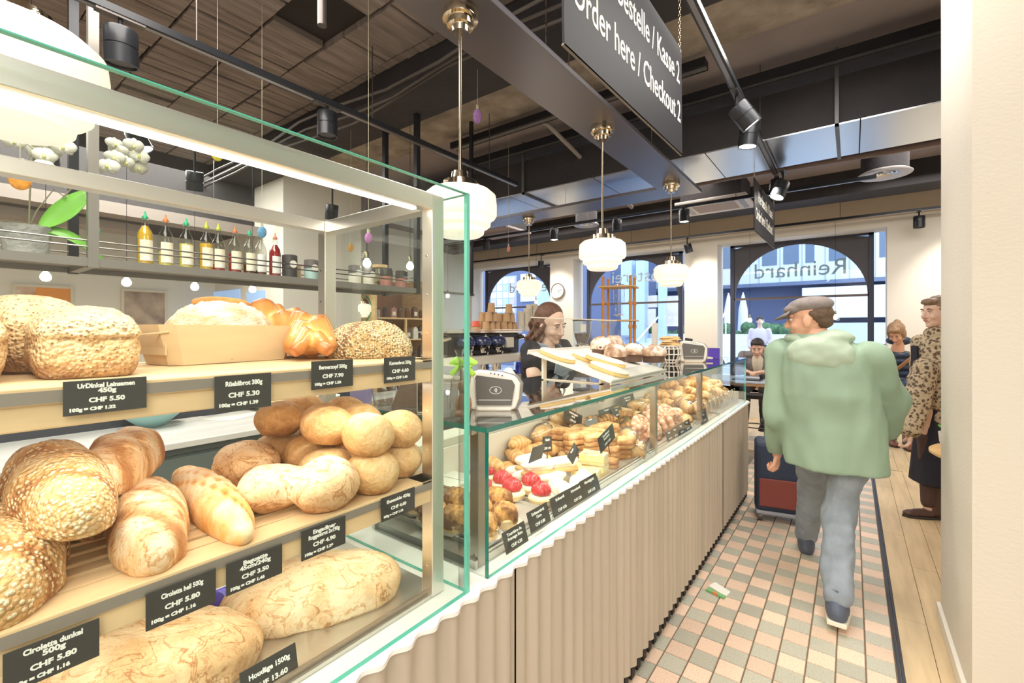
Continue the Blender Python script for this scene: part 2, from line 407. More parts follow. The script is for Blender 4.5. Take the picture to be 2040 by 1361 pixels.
def window(k, a, b, words, size, wx, wz, mmat):
    c = (a+b)/2; hw = .985; y = YW+.34; r = .91; zb = 1.985; zt = 2.93
    o = struct(MB().box((c-hw, y, ZS), (c-hw+.06, y+.07, zt)).box((c+hw-.06, y, ZS), (c+hw, y+.07, zt)).box((c-hw, y, zt-.06), (c+hw, y+.07, zt)).box((c-hw, y, ZS), (c+hw, y+.07, ZS+.06)).build('window_%d' % k, M_navy))
    # spandrel plate with the arch cut out
    n = 28; mb = MB()
    arch = [(c+r*cos(pi*i/n), zb+.845*sin(pi*i/n)) for i in range(n+1)]
    top = []
    for (x, z) in arch:
        dx = x-c; 
        t = 1e9
        if abs(dx) > 1e-6: t = min(t, (hw-.06)/abs(dx))
        if z-zb > 1e-6: t = min(t, (zt-.06-zb)/(z-zb))
        top.append((c+dx*t, zb+(z-zb)*t))
    for i in range(n):
        p, q, s_, t_ = arch[i], arch[i+1], top[i+1], top[i]
        vs = [(p[0], y+.02, p[1]), (q[0], y+.02, q[1]), (s_[0], y+.02, s_[1]), (t_[0], y+.02, t_[1]), (p[0], y+.05, p[1]), (q[0], y+.05, q[1]), (s_[0], y+.05, s_[1]), (t_[0], y+.05, t_[1])]
        mb.add(vs, [(0, 1, 2, 3), (7, 6, 5, 4), (1, 0, 4, 5), (3, 2, 6, 7)])
    # fill corners
    for sx in (-1, 1):
        xs_ = sorted([c+sx*(hw-.06), c+sx*(hw-.2)])
        cz = [tt for tt in top]
    mb.build('spandrel', mat('dark_spandrel', (.085, .082, .10), .55), o)
    MB().box((c-hw+.06, y, zb-.035), (c+hw-.06, y+.06, zb)).build('transom', mat('bronze_transom', (.16, .13, .13), .4, .4), o)
    MB().box((c-hw+.06, y, ZS+.06), (c-r, y+.05, zb)).box((c+r, y, ZS+.06), (c+hw-.06, y+.05, zb)).build('side_bar', M_navy, o)
    MB().box((c-r, y+.035, zb), (c+r, y+.04, zb+.86)).build('pane', M_pane, o)
    MB().box((c-r, y+.035, ZS+.06), (c+r, y+.04, zb-.035)).build('pane', M_pane, o)
    MB().box((a-.0, YW+.0, ZS-.03), (b, YW+.42, ZS)).build('window_sill', M_wall, o)
    # lettering on the outside of the glass, read from the street
    if words:
        Mx = T(wx, y+.06, wz) @ Matrix(((-1, 0, 0, 0), (0, 0, -1, 0), (0, 1, 0, 0), (0, 0, 0, 1)))
        text(words, size, mmat, o, Mx, ext=.003)
    return o
M_let1 = mat('pale_grey_letters', (.40, .50, .58), .5); M_let2 = mat('white_letters', (.85, .9, .97), .5)
window(1, *ops[0], 'Reinhard', .36, -5.95, 2.42, M_let2)
window(2, *ops[1], 'R\u00f6sterei', .36, -3.35, 2.50, M_let2)
window(3, *ops[2], 'Reinhard', .36, -.70, 2.42, M_let1)
# ---- left walls
wallbox('wall_left', (-7.7, -3, 0), (-7.5, 8.75, 3.6), mat('grey_white_wall', (.80, .78, .73), .85))
wallbox('wall_front', (-7.7, -3.2, 0), (3.2, -3.0, 3.6), M_wall)
wallbox('wall_side', (3.0, -3.0, 0), (3.2, 8.75, 3.6), M_wall)
wallbox('wall_column', (-7.5, 2.75, 0), (-5.5, 3.84, 3.6), M_wall)
# ---- ceiling
M_conc = mat('taupe_concrete', (0.225, 0.188, 0.173), .85, var=.3, vscale=3, bump=.5, bscale=18, stretch=(8, 1, 1))
M_conc2 = mat('mauve_concrete', (0.277, 0.24, 0.247), .8, var=.16, vscale=1.4, bump=.25, bscale=30)
M_conc3 = mat('rough_concrete', (0.285, 0.247, 0.21), .9, var=.35, vscale=5, bump=.8, bscale=22)
ceil = struct(MB().box((-7.7, 3.5, 3.5), (3.2, 8.8, 3.6)).build('ceiling', M_conc2))
MB().box((-7.7, -3, 3.5), (3.2, 2.25, 3.6)).build('backing', mat('dark_joint', (.03, .026, .025), 1), ceil)
MB().box((-7.7, 2.72, 3.47), (3.2, 3.5, 3.6)).build('bay', M_conc3, ceil)
nb = 0
for j in range(-2, 7):
    for i in range(-14, 3):
        yy = -.05+j*.37; xx = i*.5+(j % 2)*.21
        jx = [random.uniform(-.006, .006) for _ in range(4)]
        zz = 3.455+random.uniform(-.008, .008); z2 = zz+random.uniform(-.006, .006)
        a, b, c_, d = xx+.008+jx[0], xx+.492+jx[1], yy+.008+jx[2], yy+.362+jx[3]
        if d > 2.24: d = 2.24
        mb = MB()
        # ribbed board print: five shallow strips
        for q in range(4):
            xa = a+(b-a)*q/4; xb = a+(b-a)*(q+1)/4-.0015; dz = random.uniform(-.003, .003)
            mb.add([(xa, c_, zz+dz), (xb, c_, z2+dz), (xb, d, z2+dz), (xa, d, zz+dz), (xa, c_, 3.5), (xb, c_, 3.5), (xb, d, 3.5), (xa, d, 3.5)],
                   [(0, 1, 2, 3), (0, 4, 5, 1), (1, 5, 6, 2), (2, 6, 7, 3), (3, 7, 4, 0)])
        if (i, j) in ((-6, 4),): continue
        mb.build('ceiling_block', M_conc, ceil); nb += 1
M_beam = mat('charcoal_paint', (.035, .032, .036), .75, var=.25, vscale=2, bump=.4, bscale=25)
MB().box((-7.6, 2.25, 3.28), (3, 2.73, 3.6)).build('beam', M_beam, ceil)
MB().box((-7.6, 7.3, 3.2), (3, 7.75, 3.55)).build('beam', M_beam, ceil)
MB().box((-7.6, 8.2, 3.5), (3, 8.33, 3.56)).build('beam', M_beam, ceil)

# ================================================================== CEILING FIXTURES
# long lamp board over the counter (L shaped)
M_panel = mat('brushed_dark_panel', (.20, .19, .205), .3, .85, bump=.03, bscale=30, stretch=(1, 30, 1))
pn = thing('lamp_board', 'long brushed dark metal board hung over the counter, carrying the opal pendants', 'ceiling board')
MB().box((-1.475, -.9, 2.77), (-1.16, 4.62, 2.80)).box((-3.9, 4.27, 2.772), (-1.475, 4.62, 2.80)).build('board', M_panel, pn, bev=.003)
for (x, y) in ((-1.25, .8), (-1.25, 2.2), (-1.25, 3.5), (-1.4, 2.2), (-1.3, 4.5), (-2.6, 4.5), (-3.4, 4.5)):
    MB().tube([(x, y, 2.8), (x, y, 3.5)], .004, 6).build('hanger_rod', M_chrome, pn)
def pendant():
    r = thing('pendant_lamp', 'x', 'lamp')
    MB().lathe([(.075, 0), (.078, -.012), (.074, -.03), (.058, -.032), (.055, -.058), (.04, -.06), (.036, -.085), (.0, -.085)], 32).build('canopy', M_nickel, r)
    MB().tube([(0, 0, -.08), (0, 0, -.70)], .0065, 10).build('stem', mat('antique_brass', (.33, .28, .21), .25, 1.), r)
    h = MB().lathe([(.0, -.66), (.035, -.665), (.04, -.70), (.072, -.705), (.075, -.735), (.0, -.735)], 28).build('fitter', M_nickel, r)
    for k in range(3): a = 2*pi*k/3+.4; MB().ball((.078*cos(a), .078*sin(a), -.722), .008, 8, 6).build('thumb_screw', M_nickel, r)
    MB().lathe([(.0, -.733), (.08, -.735), (.125, -.745), (.148, -.765), (.152, -.80), (.152, -.845), (.145, -.857), (.128, -.862), (.126, -.888), (.118, -.895), (.102, -.90), (.098, -.922), (.085, -.932), (.0, -.936)], 48).build('globe', M_opal, r)
    return r
p0 = pendant(); pend = []
LB = ['nearest, over the bread case at the left edge', 'above the end of the glass bread case', 'third from the front, above the tart tray', 'furthest of the row, by the right arched window']
for k, (u, y) in enumerate(((None, .12), (917, 0), (1200, 0), (1337, 0))):
    yy = y if u is None else Yat(u, -1.31)
    q = p0 if k == 0 else dup(p0, (0, 0, 0)); q.location = (-1.31, yy, 2.77); q['label'] = 'opal pendant lamp on a brass stem, '+LB[k]; q['group'] = 'opal pendants along the counter'; pend.append(q)
q = dup(p0, (-3.07, 4.45, 2.77)); q['label'] = 'small looking opal pendant lamp hanging over the coffee machine'; q['group'] = 'opal pendants along the counter'; pend.append(q)
q = dup(p0, (-5.6, 3.9, 2.55)); q['label'] = 'opal pendant lamp seen through the case, in front of the wooden wall shelves'

# ducts
M_duct = mat('galvanised_steel', (.60, .62, .64), .3, 1., bump=.06, bscale=8)
du = thing('air_duct', 'wide flat galvanised air duct with black side running across the ceiling', 'duct')
MB().box((-5.2, 4.09, 2.955), (3.0, 4.86, 3.30)).build('casing', M_beam, du)
k = 0; x = -5.2
while x < 3: 
    MB().box((x+.004, 4.09, 2.945), (min(x+1.05, 3)-.004, 4.86, 2.955)).build('sheet', M_duct, du); x += 1.05
for x in (-2.9, -.1, 1.4): MB().box((x, 4.06, 2.93), (x+.025, 4.89, 2.945)).box((x, 4.06, 2.93), (x+.025, 4.085, 3.5)).build('strap', mat('zinc_strap', (.16, .16, .17), .5, .6), du)
def rail(name, a, b, label, cat='rail', m=M_blackm, w_=.034, h=.034, group=None, hang=()):
    t = thing(name, label, cat, group=group)
    a = Vector(a); b = Vector(b); d = (b-a); L = d.length; ang = math.atan2(d.y, d.x)
    mm = T(*a) @ RZ(ang)
    MB().box((0, -w_/2, 0), (L, w_/2, h), M=mm).build('rail', m, t)
    MB().box((0, -w_/4, -.004), (L, w_/4, .001), M=mm).build('conductor_slot', mat('grey_slot', (.28, .28, .3), .3, .8), t)
    for s in hang: 
        p = a+d*s; MB().tube([(p.x, p.y, p.z+h), (p.x, p.y, 3.5)], .0035, 5).build('hanger_rod', M_dark, t)
    return t
rail('lighting_track', (-2.72, -.6, 2.9), (-2.72, 3.72, 2.9), 'long black lighting track running over the staff aisle behind the bread case', 'track', hang=(.15, .35, .6, .9), w_=.05)
rail('lighting_track', (-.57, .3, 2.9), (-.57, 4.9, 2.9), 'black lighting track with steel underside between the hanging signs', 'track', hang=(.3, .8), w_=.045)
rail('lighting_track', (-7.45, 8.06, 3.02), (3, 8.06, 3.02), 'black rail running above the three arched windows', 'track', hang=(.1, .2, .3, .4, .5, .6, .7), w_=.03)
rail('lighting_track', (-6.3, 5.9, 2.98), (.2, 5.9, 2.98), 'black lighting track in front of the window wall carrying downlights', 'track', hang=(.2, .5, .8), w_=.045)
rail('lighting_track', (-4.3, -.3, 2.95), (-4.3, 3.35, 2.95), 'black track over the seating area beyond the bottle shelf', 'track', hang=(.3, .8), w_=.05)
rail('lighting_track', (-5.6, -.6, 2.75), (-5.6, 2.7, 2.75), 'second black track over the seating area near the paintings', 'track', hang=(.3, .8), w_=.05)
rail('ceiling_slot_rail', (-3.4, 3.51, 3.36), (-.85, 3.51, 3.36), 'short black slot rail fixed under the mauve ceiling before the air duct', 'rail', M_black, .10, .06)
rail('ceiling_slot_rail', (-3.6, 3.95, 3.34), (3.0, 3.95, 3.34), 'full width black slot rail just in front of the air duct', 'rail', M_black, .07, .07)
tag(MB().tube([(-2.9, 3.62, 3.42), (-2.35, 3.62, 3.42), (-2.3, 3.66, 3.38), (-2.2, 4.05, 3.2), (-2.1, 5.2, 2.9)], .022, 10).build('ceiling_pipe', mat('grey_paint', (.30, .27, .26), .5)), 'grey angled conduit pipe with an elbow under the ceiling', 'pipe')
tag(MB().tube([(-3.2, 5.15, 3.0), (-1, 5.1, 3.02), (.3, 5.12, 3.0), (3.0, 5.1, 3.02)], .035, 10).build('ceiling_pipe', mat('brown_pipe', (.17, .12, .11), .45)), 'thick brown pipe running across the ceiling beyond the air duct', 'pipe')
tag(MB().tube([(-3.2, 5.05, 3.07), (-1, 5.02, 3.07), (3.0, 5.02, 3.09)], .012, 8).build('cable_run', M_black), 'thin black cable bundled along the brown ceiling pipe', 'cable')
tag(MB().tube([(-1.86, 1.1, 3.5), (-1.86, 1.1, 2.78)], .02, 10).build('ceiling_pipe', M_dark), 'short vertical grey pipe dropping from the block ceiling', 'pipe')
for k, dy in enumerate((0, .07, .12)):
    pts = [(-7.2+i*.56, 2.08+dy+.03*sin(i*1.7+k), 3.22+.03*cos(i*1.1+k)-.02*k) for i in range(13)]
    tag(MB().tube(pts, .011, 6).build('cable_run', M_dark), ['highest grey cable looped along the charcoal beam', 'middle grey cable looped along the charcoal beam', 'lowest grey cable looped along the charcoal beam'][k], 'cable', 'cables along the charcoal beam')
def downlight(loc, tilt=(0, 0), on=True, s=1., label='', drop=.07):
    t = thing('spotlight', label, 'spotlight', loc)
    MB().box((-.02, -.09, -.012), (.02, .09, .0)).build('adapter', M_dark, t)
    MB().tube([(0, 0, 0), (0, 0, -drop)], .009, 8).build('arm', M_black, t)
    Mx = T(0, 0, -drop) @ RX(tilt[0]) @ RY(tilt[1]) @ Matrix.Scale(s, 4)
    h = MB().lathe([(.0, .0), (.058, -.002), (.062, -.01), (.062, -.075), (.059, -.077), (.059, -.081), (.062, -.083), (.062, -.155), (.055, -.155), (.053, -.147), (.0, -.147)], 28, M=Mx).build('housing', M_blackm, t)
    if on: MB().lathe([(0, -.1485), (.052, -.1485)], 24, M=Mx, cap=False).build('lens', M_spot, t)
    return t
def dl(u, v, tilt, on, label, X=None, Y=None, Z=None, s=1., top=None, pw=0):
    c = at(u, v, X=X, Y=Y, Z=Z)
    zt = top if top else c.z+.14
    d = max(.02, zt-c.z-.077*s)
    downlight((c.x, c.y, zt), tilt, on, s, label, d)
    return c
dl(240, 92, (.05, .1), False, 'large black cylinder spotlight on the track at the upper left', X=-2.72, top=2.9, s=1.05)
dl(652, 248, (0, 0), False, 'black cylinder spotlight in the middle of the aisle track', X=-2.72, top=2.9)
dl(1467, 236, (.35, -.55), True, 'lit black spotlight tilted towards the customers, nearest under the right track', X=-.57, top=2.9)
dl(1494, 270, (0, .1), True, 'lit black spotlight aimed straight down, second under the right track', X=-.57, top=2.9)
dl(1549, 355, (-.1, .1), True, 'lit black spotlight hanging beside the far hanging sign', X=-.57, top=2.9)
dl(1560, 380, (-.3, .3), True, 'lit black spotlight at the far end of the right track', X=-.5, top=2.88)
dl(1363, 430, (0, 0), True, 'lit downlight below the flat cassette air unit', Y=5.9, top=2.98)
dl(1104, 468, (0, 0), True, 'lit downlight left of the third opal pendant', Y=5.9, top=2.98)
dl(1229, 447, (0, 0), False, 'unlit downlight right behind the opal pendant stem', Y=5.9, top=2.98)
dl(967, 488, (.2, 0), False, 'small unlit spotlight above the coffee corner', Y=5.9, top=2.98)
dl(1078, 527, (.2, .2), False, 'small spotlight on the window rail above the left window', Y=8.06, top=3.02)
dl(1369, 495, (.2, -.2), False, 'small spotlight on the window rail above the white pier', Y=8.06, top=3.02)
dl(1831, 442, (0, 0), False, 'small spotlight on the window rail near the right pillar', Y=8.06, top=3.02)
dl(265, 262, (.4, -.3), True, 'round lit spotlight seen beside the white orchid', X=-4.3, top=2.95)
dl(388, 360, (.1, .3), True, 'lit black spotlight behind the steel case bar', X=-4.3, top=2.95)
dl(92, 305, (.1, .3), True, 'glaring lit spotlight under the left orchid flowers', X=-4.3, top=2.95)
dl(662, 422, (.1, .3), False, 'dark spotlight against the pale column wall', X=-4.3, top=2.95)
# wall washing spots (light only where the fixtures hang)
for (u, X) in ((1411, None), (1104, None), (1831, None)):
    pass
for x in (-5.0, -2.05, 1.2): 
    s_ = light('wall_spot', 'SPOT', (x, 7.6, 3.1), 60, (1, .93, .8), .05, angle=R_(75), blend=.8); aim(s_, (x, 8.33, 1.6))
for (x, y, tx, ty) in ((-.57, 3.1, .1, 2.6), (-.57, 4.7, 0, 5.0), (-2.72, 1.9, -1.6, 1.7), (-2.72, .6, -2.9, .7)):
    s_ = light('track_spot', 'SPOT', (x, y, 2.72), 38, (1, .93, .82), .06, angle=R_(80), blend=.9); aim(s_, (tx, ty, .9))
# round air outlets and cassette
def outlet(u, v, Z, label, s=1.):
    c = at(u, v, Z=Z); t = thing('air_outlet', label, 'vent', c)
    MB().lathe([(.13*s, .02), (.13*s, 0), (.24*s, -.012), (.245*s, 0), (.2*s, .03)], 36, cap=False).build('flange', mat('pale_grey_metal', (.5, .47, .48), .35, .5), t)
    MB().lathe([(.17*s, .03), (.21*s, .03), (.21*s, .30), (.0, .30)], 32, cap=False).build('box', M_beam, t)
    for r_ in (.11, .07, .035): MB().lathe([((r_-.012)*s, .012), ((r_+.008)*s, .0), ((r_+.01)*s, .006)], 28, cap=False).build('ring', M_duct, t)
    pts = [(0, 0, .3), (.0, .05, .36), (.0, .2, .42)]
    MB().tube([(0, 0, .28), (.02, .04, .38), (.05, .2, .43)], .07*s, 16).build('spigot', M_duct, t)
outlet(1762, 347, 3.08, 'round swirl air outlet below a silver spigot near the right pillar', .95)
outlet(1168, 448, 3.1, 'round swirl air outlet behind the third opal pendant', .8)
c = at(1425, 412, Z=3.05); t = thing('air_conditioner_cassette', 'flat cream ceiling cassette air unit before the window wall', 'air conditioner', (c.x, c.y, c.z))
MB().box((-.42, -.35, 0), (.42, .35, .04)).build('frame', mat('cassette_plastic', (.62, .58, .55), .4), t, bev=.01)
MB().box((-.25, -.22, -.006), (.25, .22, .0)).build('grille', mat('cassette_grille', (.36, .29, .26), .6), t)
for s_ in (-1, 1): MB().box((s_*.33-.03, -.26, -.005), (s_*.33+.03, .26, .0)).build('louvre', mat('louvre_grey', (.3, .32, .38), .4), t)
MB().box((-.36, -.3, .04), (.36, .3, .32)).build('housing', M_beam, t)
for x in (-.33, .33): MB().tube([(x, 0, .3), (x, 0, 3.5-c.z)], .005, 6).build('hanger_rod', M_dark, t)
c = at(1000, 455, Z=3.05); t = thing('air_conditioner_cassette', 'dark ceiling air unit with loose cables above the coffee corner', 'air conditioner', (c.x-.3, c.y+.3, c.z))
MB().box((-.42, -.35, 0), (.42, .35, .04)).build('frame', M_conc2, t, bev=.01)
MB().box((-.36, -.3, .04), (.36, .3, .32)).build('housing', M_black, t)

# signs
def sign(y0_, y1_, z00, z01, z10, label, lines, sz, ym):
    X = -.70; t = thing('hanging_sign', label, 'sign', (X, (y0_+y1_)/2, (z00+z01)/2))
    Ym = (y0_+y1_)/2; Zm = (z00+z01)/2; ang = math.atan2(z10-z00, y1_-y0_)
    L = (y1_-y0_)/cos(ang)/2; H = (z01-z00)/2; Mx = RX(ang)
    MB().box((-.004, -L, -H), (.004, L, H), M=Mx).build('board', mat('black_sign_board', (.020, .020, .026), .6, spec=.25), t, bev=.001)
    for s_ in (-1, 1): MB().box((-.005, -L*1.0-.002, -H-.006), (.005, L+.002, -H), M=Mx).build('edge_strip', mat('sign_edge', (.45, .40, .35), .4), t)
    for (bd, zz, yy) in lines: text(bd, sz, M_ink, t, Mx @ T(.0045, yy, zz) @ FR, xs=.74, off=.0012, ext=.0006, align='RIGHT')
    for s_ in (-1, 1):
        mb = MB(); zc = H-.01
        k = 0; z = zc
        while z < 3.5-Zm:
            a = k % 2; c_ = Mx @ Vector((0, s_*(L-.02), zc)); cx, cyy = c_.x, c_.y
            mb.tube([(cx+.006*cos(q)*(1-a), cyy+.006*cos(q)*a, z+.011+.011*sin(q)) for q in [i*pi/4 for i in range(9)]], .0014, 5); z += .018; k += 1
        mb.build('chain', M_nickel, t)
sign(1.19, 2.385, 2.33, 2.86, 2.36, 'large black hanging sign for order and checkout 2 near the top of the photo',
     (('Hier bestelle / Kasse 2', .12, .56), ('Order here / Checkout 2', -.07, .57)), .146, 0)
sign(4.55, 5.86, 2.35, 2.82, 2.38, 'black hanging order sign, further away behind the spotlights',
     (('Hier bestelle / Kasse 1', .10, .56), ('Order here / Checkout 1', -.07, .56)), .15, 0)

# ================================================================== COUNTER
XF = -.695; YE = 4.42
def wave(y): return .0075*cos(2*pi*y/.066)
ctr = thing('sales_counter', 'long curved sales counter with a fluted beige front below the glass cases', 'counter', (0, 0, 0))
# fluted panels, each with its own seam
M_flute = mat('beige_fluted_panel', (.49, .42, .335), .42, var=.1, vscale=4, stretch=(1, 6, .2))
for (ya, yb) in ((-.6, .965), (.969, 2.25), (2.254, 3.35), (3.354, YE)):
    n = int((yb-ya)/.0055); rings = []
    vs = []; fs = []
    for i in range(n+1):
        y = ya+(yb-ya)*i/n
        x = XF-.012+wave(y)
        if y > YE-.14: x = XF-.012-.0+wave(y)*.5-(.14-math.sqrt(max(0, .14**2-(y-YE+.14)**2)))*1.0
        vs += [(x, y, .085), (x, y, .824)]
    for i in range(n): fs.append((2*i, 2*i+2, 2*i+3, 2*i+1))
    mb = MB().add(vs, fs, True); mb.build('fluted_panel', M_flute, ctr)
MB().box((-1.40, YE-.03, .085), (XF-.15, YE, .824)).build('end_panel', M_flute, ctr)
# white stone top with the same wave
pts = []
n = 900
for i in range(n+1):
    y = -.6+(YE+.6)*i/n; x = XF-.003+wave(y)
    if y > YE-.13: x -= (.13-math.sqrt(max(0, .13**2-(y-YE+.13)**2)))
    pts.append((x, y))
vs = []; fs = []
for (x, y) in pts: vs += [(x, y, .824), (x, y, .833), (-1.25, y, .824), (-1.25, y, .833)]
for i in range(n): b = 4*i; fs += [(b, b+4, b+5, b+1), (b+1, b+5, b+7, b+3), (b+2, b, b+4, b+6), (b+3, b+7, b+6, b+2)]
MB().add(vs, fs).build('white_stone_top', mat('white_stone', (.83, .82, .78), .3), ctr)
MB().box((-1.38, -.6, .0), (-.76, YE-.05, .10)).build('plinth', mat('plinth_metal', (.06, .05, .045), .25, .8), ctr)
MB().box((-.752, -.6, .0), (-.744, YE-.02, .022)).build('kick_strip', mat('kick_steel', (.4, .38, .36), .2, 1.), ctr)
mbk = MB(); k = -.6
while k < YE-.1: mbk.box((-.745, k, .02), (-.738+.02, k+.033, .085)); k += .066
mbk.box((-.76, -.6, .02), (-.745, YE-.05, .09)).build('kick_shade_blocks', mat('kick_shade_black', (.02, .017, .016), .6), ctr)  # solid black blocks stand in for the shade of the toe-kick recess
MB().box((-1.40, -.6, .1), (-1.25, YE-.05, .833)).build('service_side', M_steelh, ctr)
MB().box((-1.25, -.6, .60), (-.76, YE-.05, .79)).build('body', M_dark, ctr)

# ---- tall bread case
XG = -.728; ZT = 1.767
case = thing('bread_case', 'tall glass bread display case with brushed steel frame and two pine shelves', 'display case', (0, 0, 0))
MB().box((XG, -.5, .833), (XG+.008, .797, ZT), 0).build('front_pane', M_glass, case)
MB().box((XG-.02, .789, .833), (XG+.0, .797, ZT), 0).box((-1.23, .789, .833), (XG, .797, ZT)).build('end_pane', M_glass, case)
MB().box((XG-.0005, -.5, ZT-.001), (XG+.0085, .797, ZT+.001)).box((XG-.0005, .788, .833), (XG+.0085, .7975, ZT)).box((XG-.0005, -.5, .833), (XG+.009, .798, .8345)).build('pane_edge', M_edge, case)
MB().box((-1.23, .7885, ZT-.001), (XG, .7975, ZT+.0005)).box((-1.23, .7885, .833), (XG, .7975, .8345)).build('pane_edge', M_edge, case)
z0, z1 = .835, 1.762; q = .036
MB().box((-.77-q, .727, z0), (-.77, .727+q, z1)).build('front_post', M_steel, case, bev=.002)
MB().box((-1.215-q, .727, z0), (-1.215, .727+q, z1)).build('back_post', M_steel, case, bev=.002)
MB().box((-.77-q, -.5, z1-.036), (-.77, .727, z1)).build('front_rail', M_steelh, case, bev=.002)
MB().box((-1.215-q, -.5, z1-.032), (-1.215, .727, z1)).build('back_rail', M_steelh, case, bev=.002)
MB().box((-1.215, .727, z1-.036), (-.77-q, .727+q, z1)).build('cross_rail', mat('brushed_steel_cross', (.82, .79, .75), .3, 1.), case, bev=.002)
for z in [.9+i*.09 for i in range(9)]:
    MB().tube([(-.79, .7272, z), (-.79, .7262, z)], .0028, 8).build('screw', M_chrome, case)
    MB().tube([(-1.235, .7272, z), (-1.235, .7262, z)], .0028, 8).build('screw', M_dark, case)
M_led = emis('led_strip', (1, .93, .80), 7.)
MB().box((-.808, -.5, z1-.038), (-.795, .70, z1-.034)).build('led_strip', M_led, case)
MB().box((-.7715, .7272, .9), (-.7705, .7278, 1.7)).build('led_edge', M_cream, case)
light('case_light_front', 'AREA', (-.80, .1, z1-.042), 1.5, (1, .90, .74), .02, size_y=1.15)
light('case_light_shelf', 'AREA', (-.84, .15, 1.325), 1.15, (1, .90, .74), .03, size_y=1.1)
light('case_light_low', 'AREA', (-.84, .15, 1.055), .8, (1, .92, .78), .03, size_y=1.1)
def slat_shelf(z, x0, x1_, zh, nm):
    sh = MB(); o = None
    sh.box((x1_-.055, -.5, z-.022), (x1_, .757, z)); sh.box((x0, -.5, z-.022), (x0+.05, .757, z)); sh.box((x0, .70, z-.022), (x1_, .757, z))
    sh.box((x1_-.022, -.5, z-zh), (x1_-.004, .757, z-.012))
    o = sh.build('shelf', M_wood, case, bev=.002)
    ns = 8; g = (x1_-.055-x0-.05)/ns
    for i in range(ns): MB().box((x0+.05+g*i+.006, -.5, z-.018), (x0+.05+g*(i+1)-.006, .70, z-.001)).build('slat', M_wood, o, bev=.0015)
    MB().box((x1_-.004, -.5, z-.020), (x1_+.001, .757, z-.005)).build('label_rail', mat('label_rail_grey', (.30, .26, .23), .4, .3), o)
    return o
slat_shelf(1.381, -1.20, -.775, .052, 'upper'); slat_shelf(1.104, -1.22, -.775, .052, 'lower')
MB().box((-1.24, -.5, .834), (-.772, .76, .842)).build('deck', mat('steel_deck', (.62, .60, .56), .28, .85), case)
MB().box((-.785, -.5, .842), (-.779, .755, .852)).build('deck_lip', mat('bronze_lip', (.34, .27, .21), .35, .6), case)

# ---- low pastry case
ZC = 1.208; Y0C = .867; Y1C = 4.27
pc = thing('pastry_case', 'long low glass pastry case with green glass edges on the counter', 'display case', (0, 0, 0))
MB().box((XG, Y0C, .833), (XG+.008, Y1C, ZC-.012)).build('front_pane', M_glass, pc)
MB().box((-1.17, Y0C-.002, .833), (XG, Y0C+.006, ZC-.012)).build('end_pane', M_glass, pc)
MB().box((-1.17, Y1C-.004, .833), (XG, Y1C+.004, ZC-.012)).build('end_pane', M_glass, pc)
M_topg = glassmat('top_glass', (.95, .97, .955), 2.2)
MB().box((-1.30, Y0C-.012, ZC-.011), (XG+.012, Y1C+.012, ZC)).build('top_pane', M_topg, pc)
MB().box((XG+.0115, Y0C-.012, ZC-.012), (XG+.013, Y1C+.012, ZC+.0005)).box((-1.30, Y0C-.0135, ZC-.012), (XG+.013, Y0C-.0118, ZC+.0005)).build('pane_edge', M_edged, pc)
MB().box((XG-.0005, Y0C-.003, .833), (XG+.0088, Y0C+.0003, ZC-.012)).build('pane_edge', M_edged, pc)
MB().box((XG-.0005, Y1C-.003, .833), (XG+.0088, Y1C+.0043, ZC-.012)).build('pane_edge', M_edge, pc)
MB().box((XG+.0005, Y0C, .833), (XG+.0088, Y1C, .8345)).build('pane_edge', M_edge, pc)
for y in (Y0C+.02, Yat(1306, -.77), Yat(1397, -.77)):
    MB().box((-.80, y, .835), (-.77, y+.03, ZC-.012)).build('post', mat('brushed_post', (.42, .37, .32), .3, .9), pc, bev=.002)
MB().box((-1.19, Y0C, ZC-.06), (-1.17, Y1C, ZC-.012)).build('back_rail', M_cream, pc)
MB().box((-.80, Y0C, ZC-.028), (-.775, Y1C, ZC-.012)).build('top_rail', mat('brushed_rail', (.55, .5, .44), .35, .8), pc)
MB().box((-1.18, Y0C+.01, .834), (-.772, Y1C-.01, .855)).build('deck', mat('steel_deck', (.62, .60, .56), .28, .85), pc)
MB().box((-.786, Y0C+.02, .862), (-.782, Y1C-.03, .867)).box((-.778, Y0C+.02, .856), (-.775, Y1C-.03, .862)).build('ticket_rail', M_steelh, pc)
MB().box((-1.185, Y0C, .835), (-1.175, Y1C, 1.02)).build('back_panel', mat('back_cream', (.72, .68, .6), .4), pc)
light('pastry_light', 'AREA', (-.83, (Y0C+Y1C)/2, ZC-.035), 5.5, (1, .91, .76), .03, size_y=3.3)

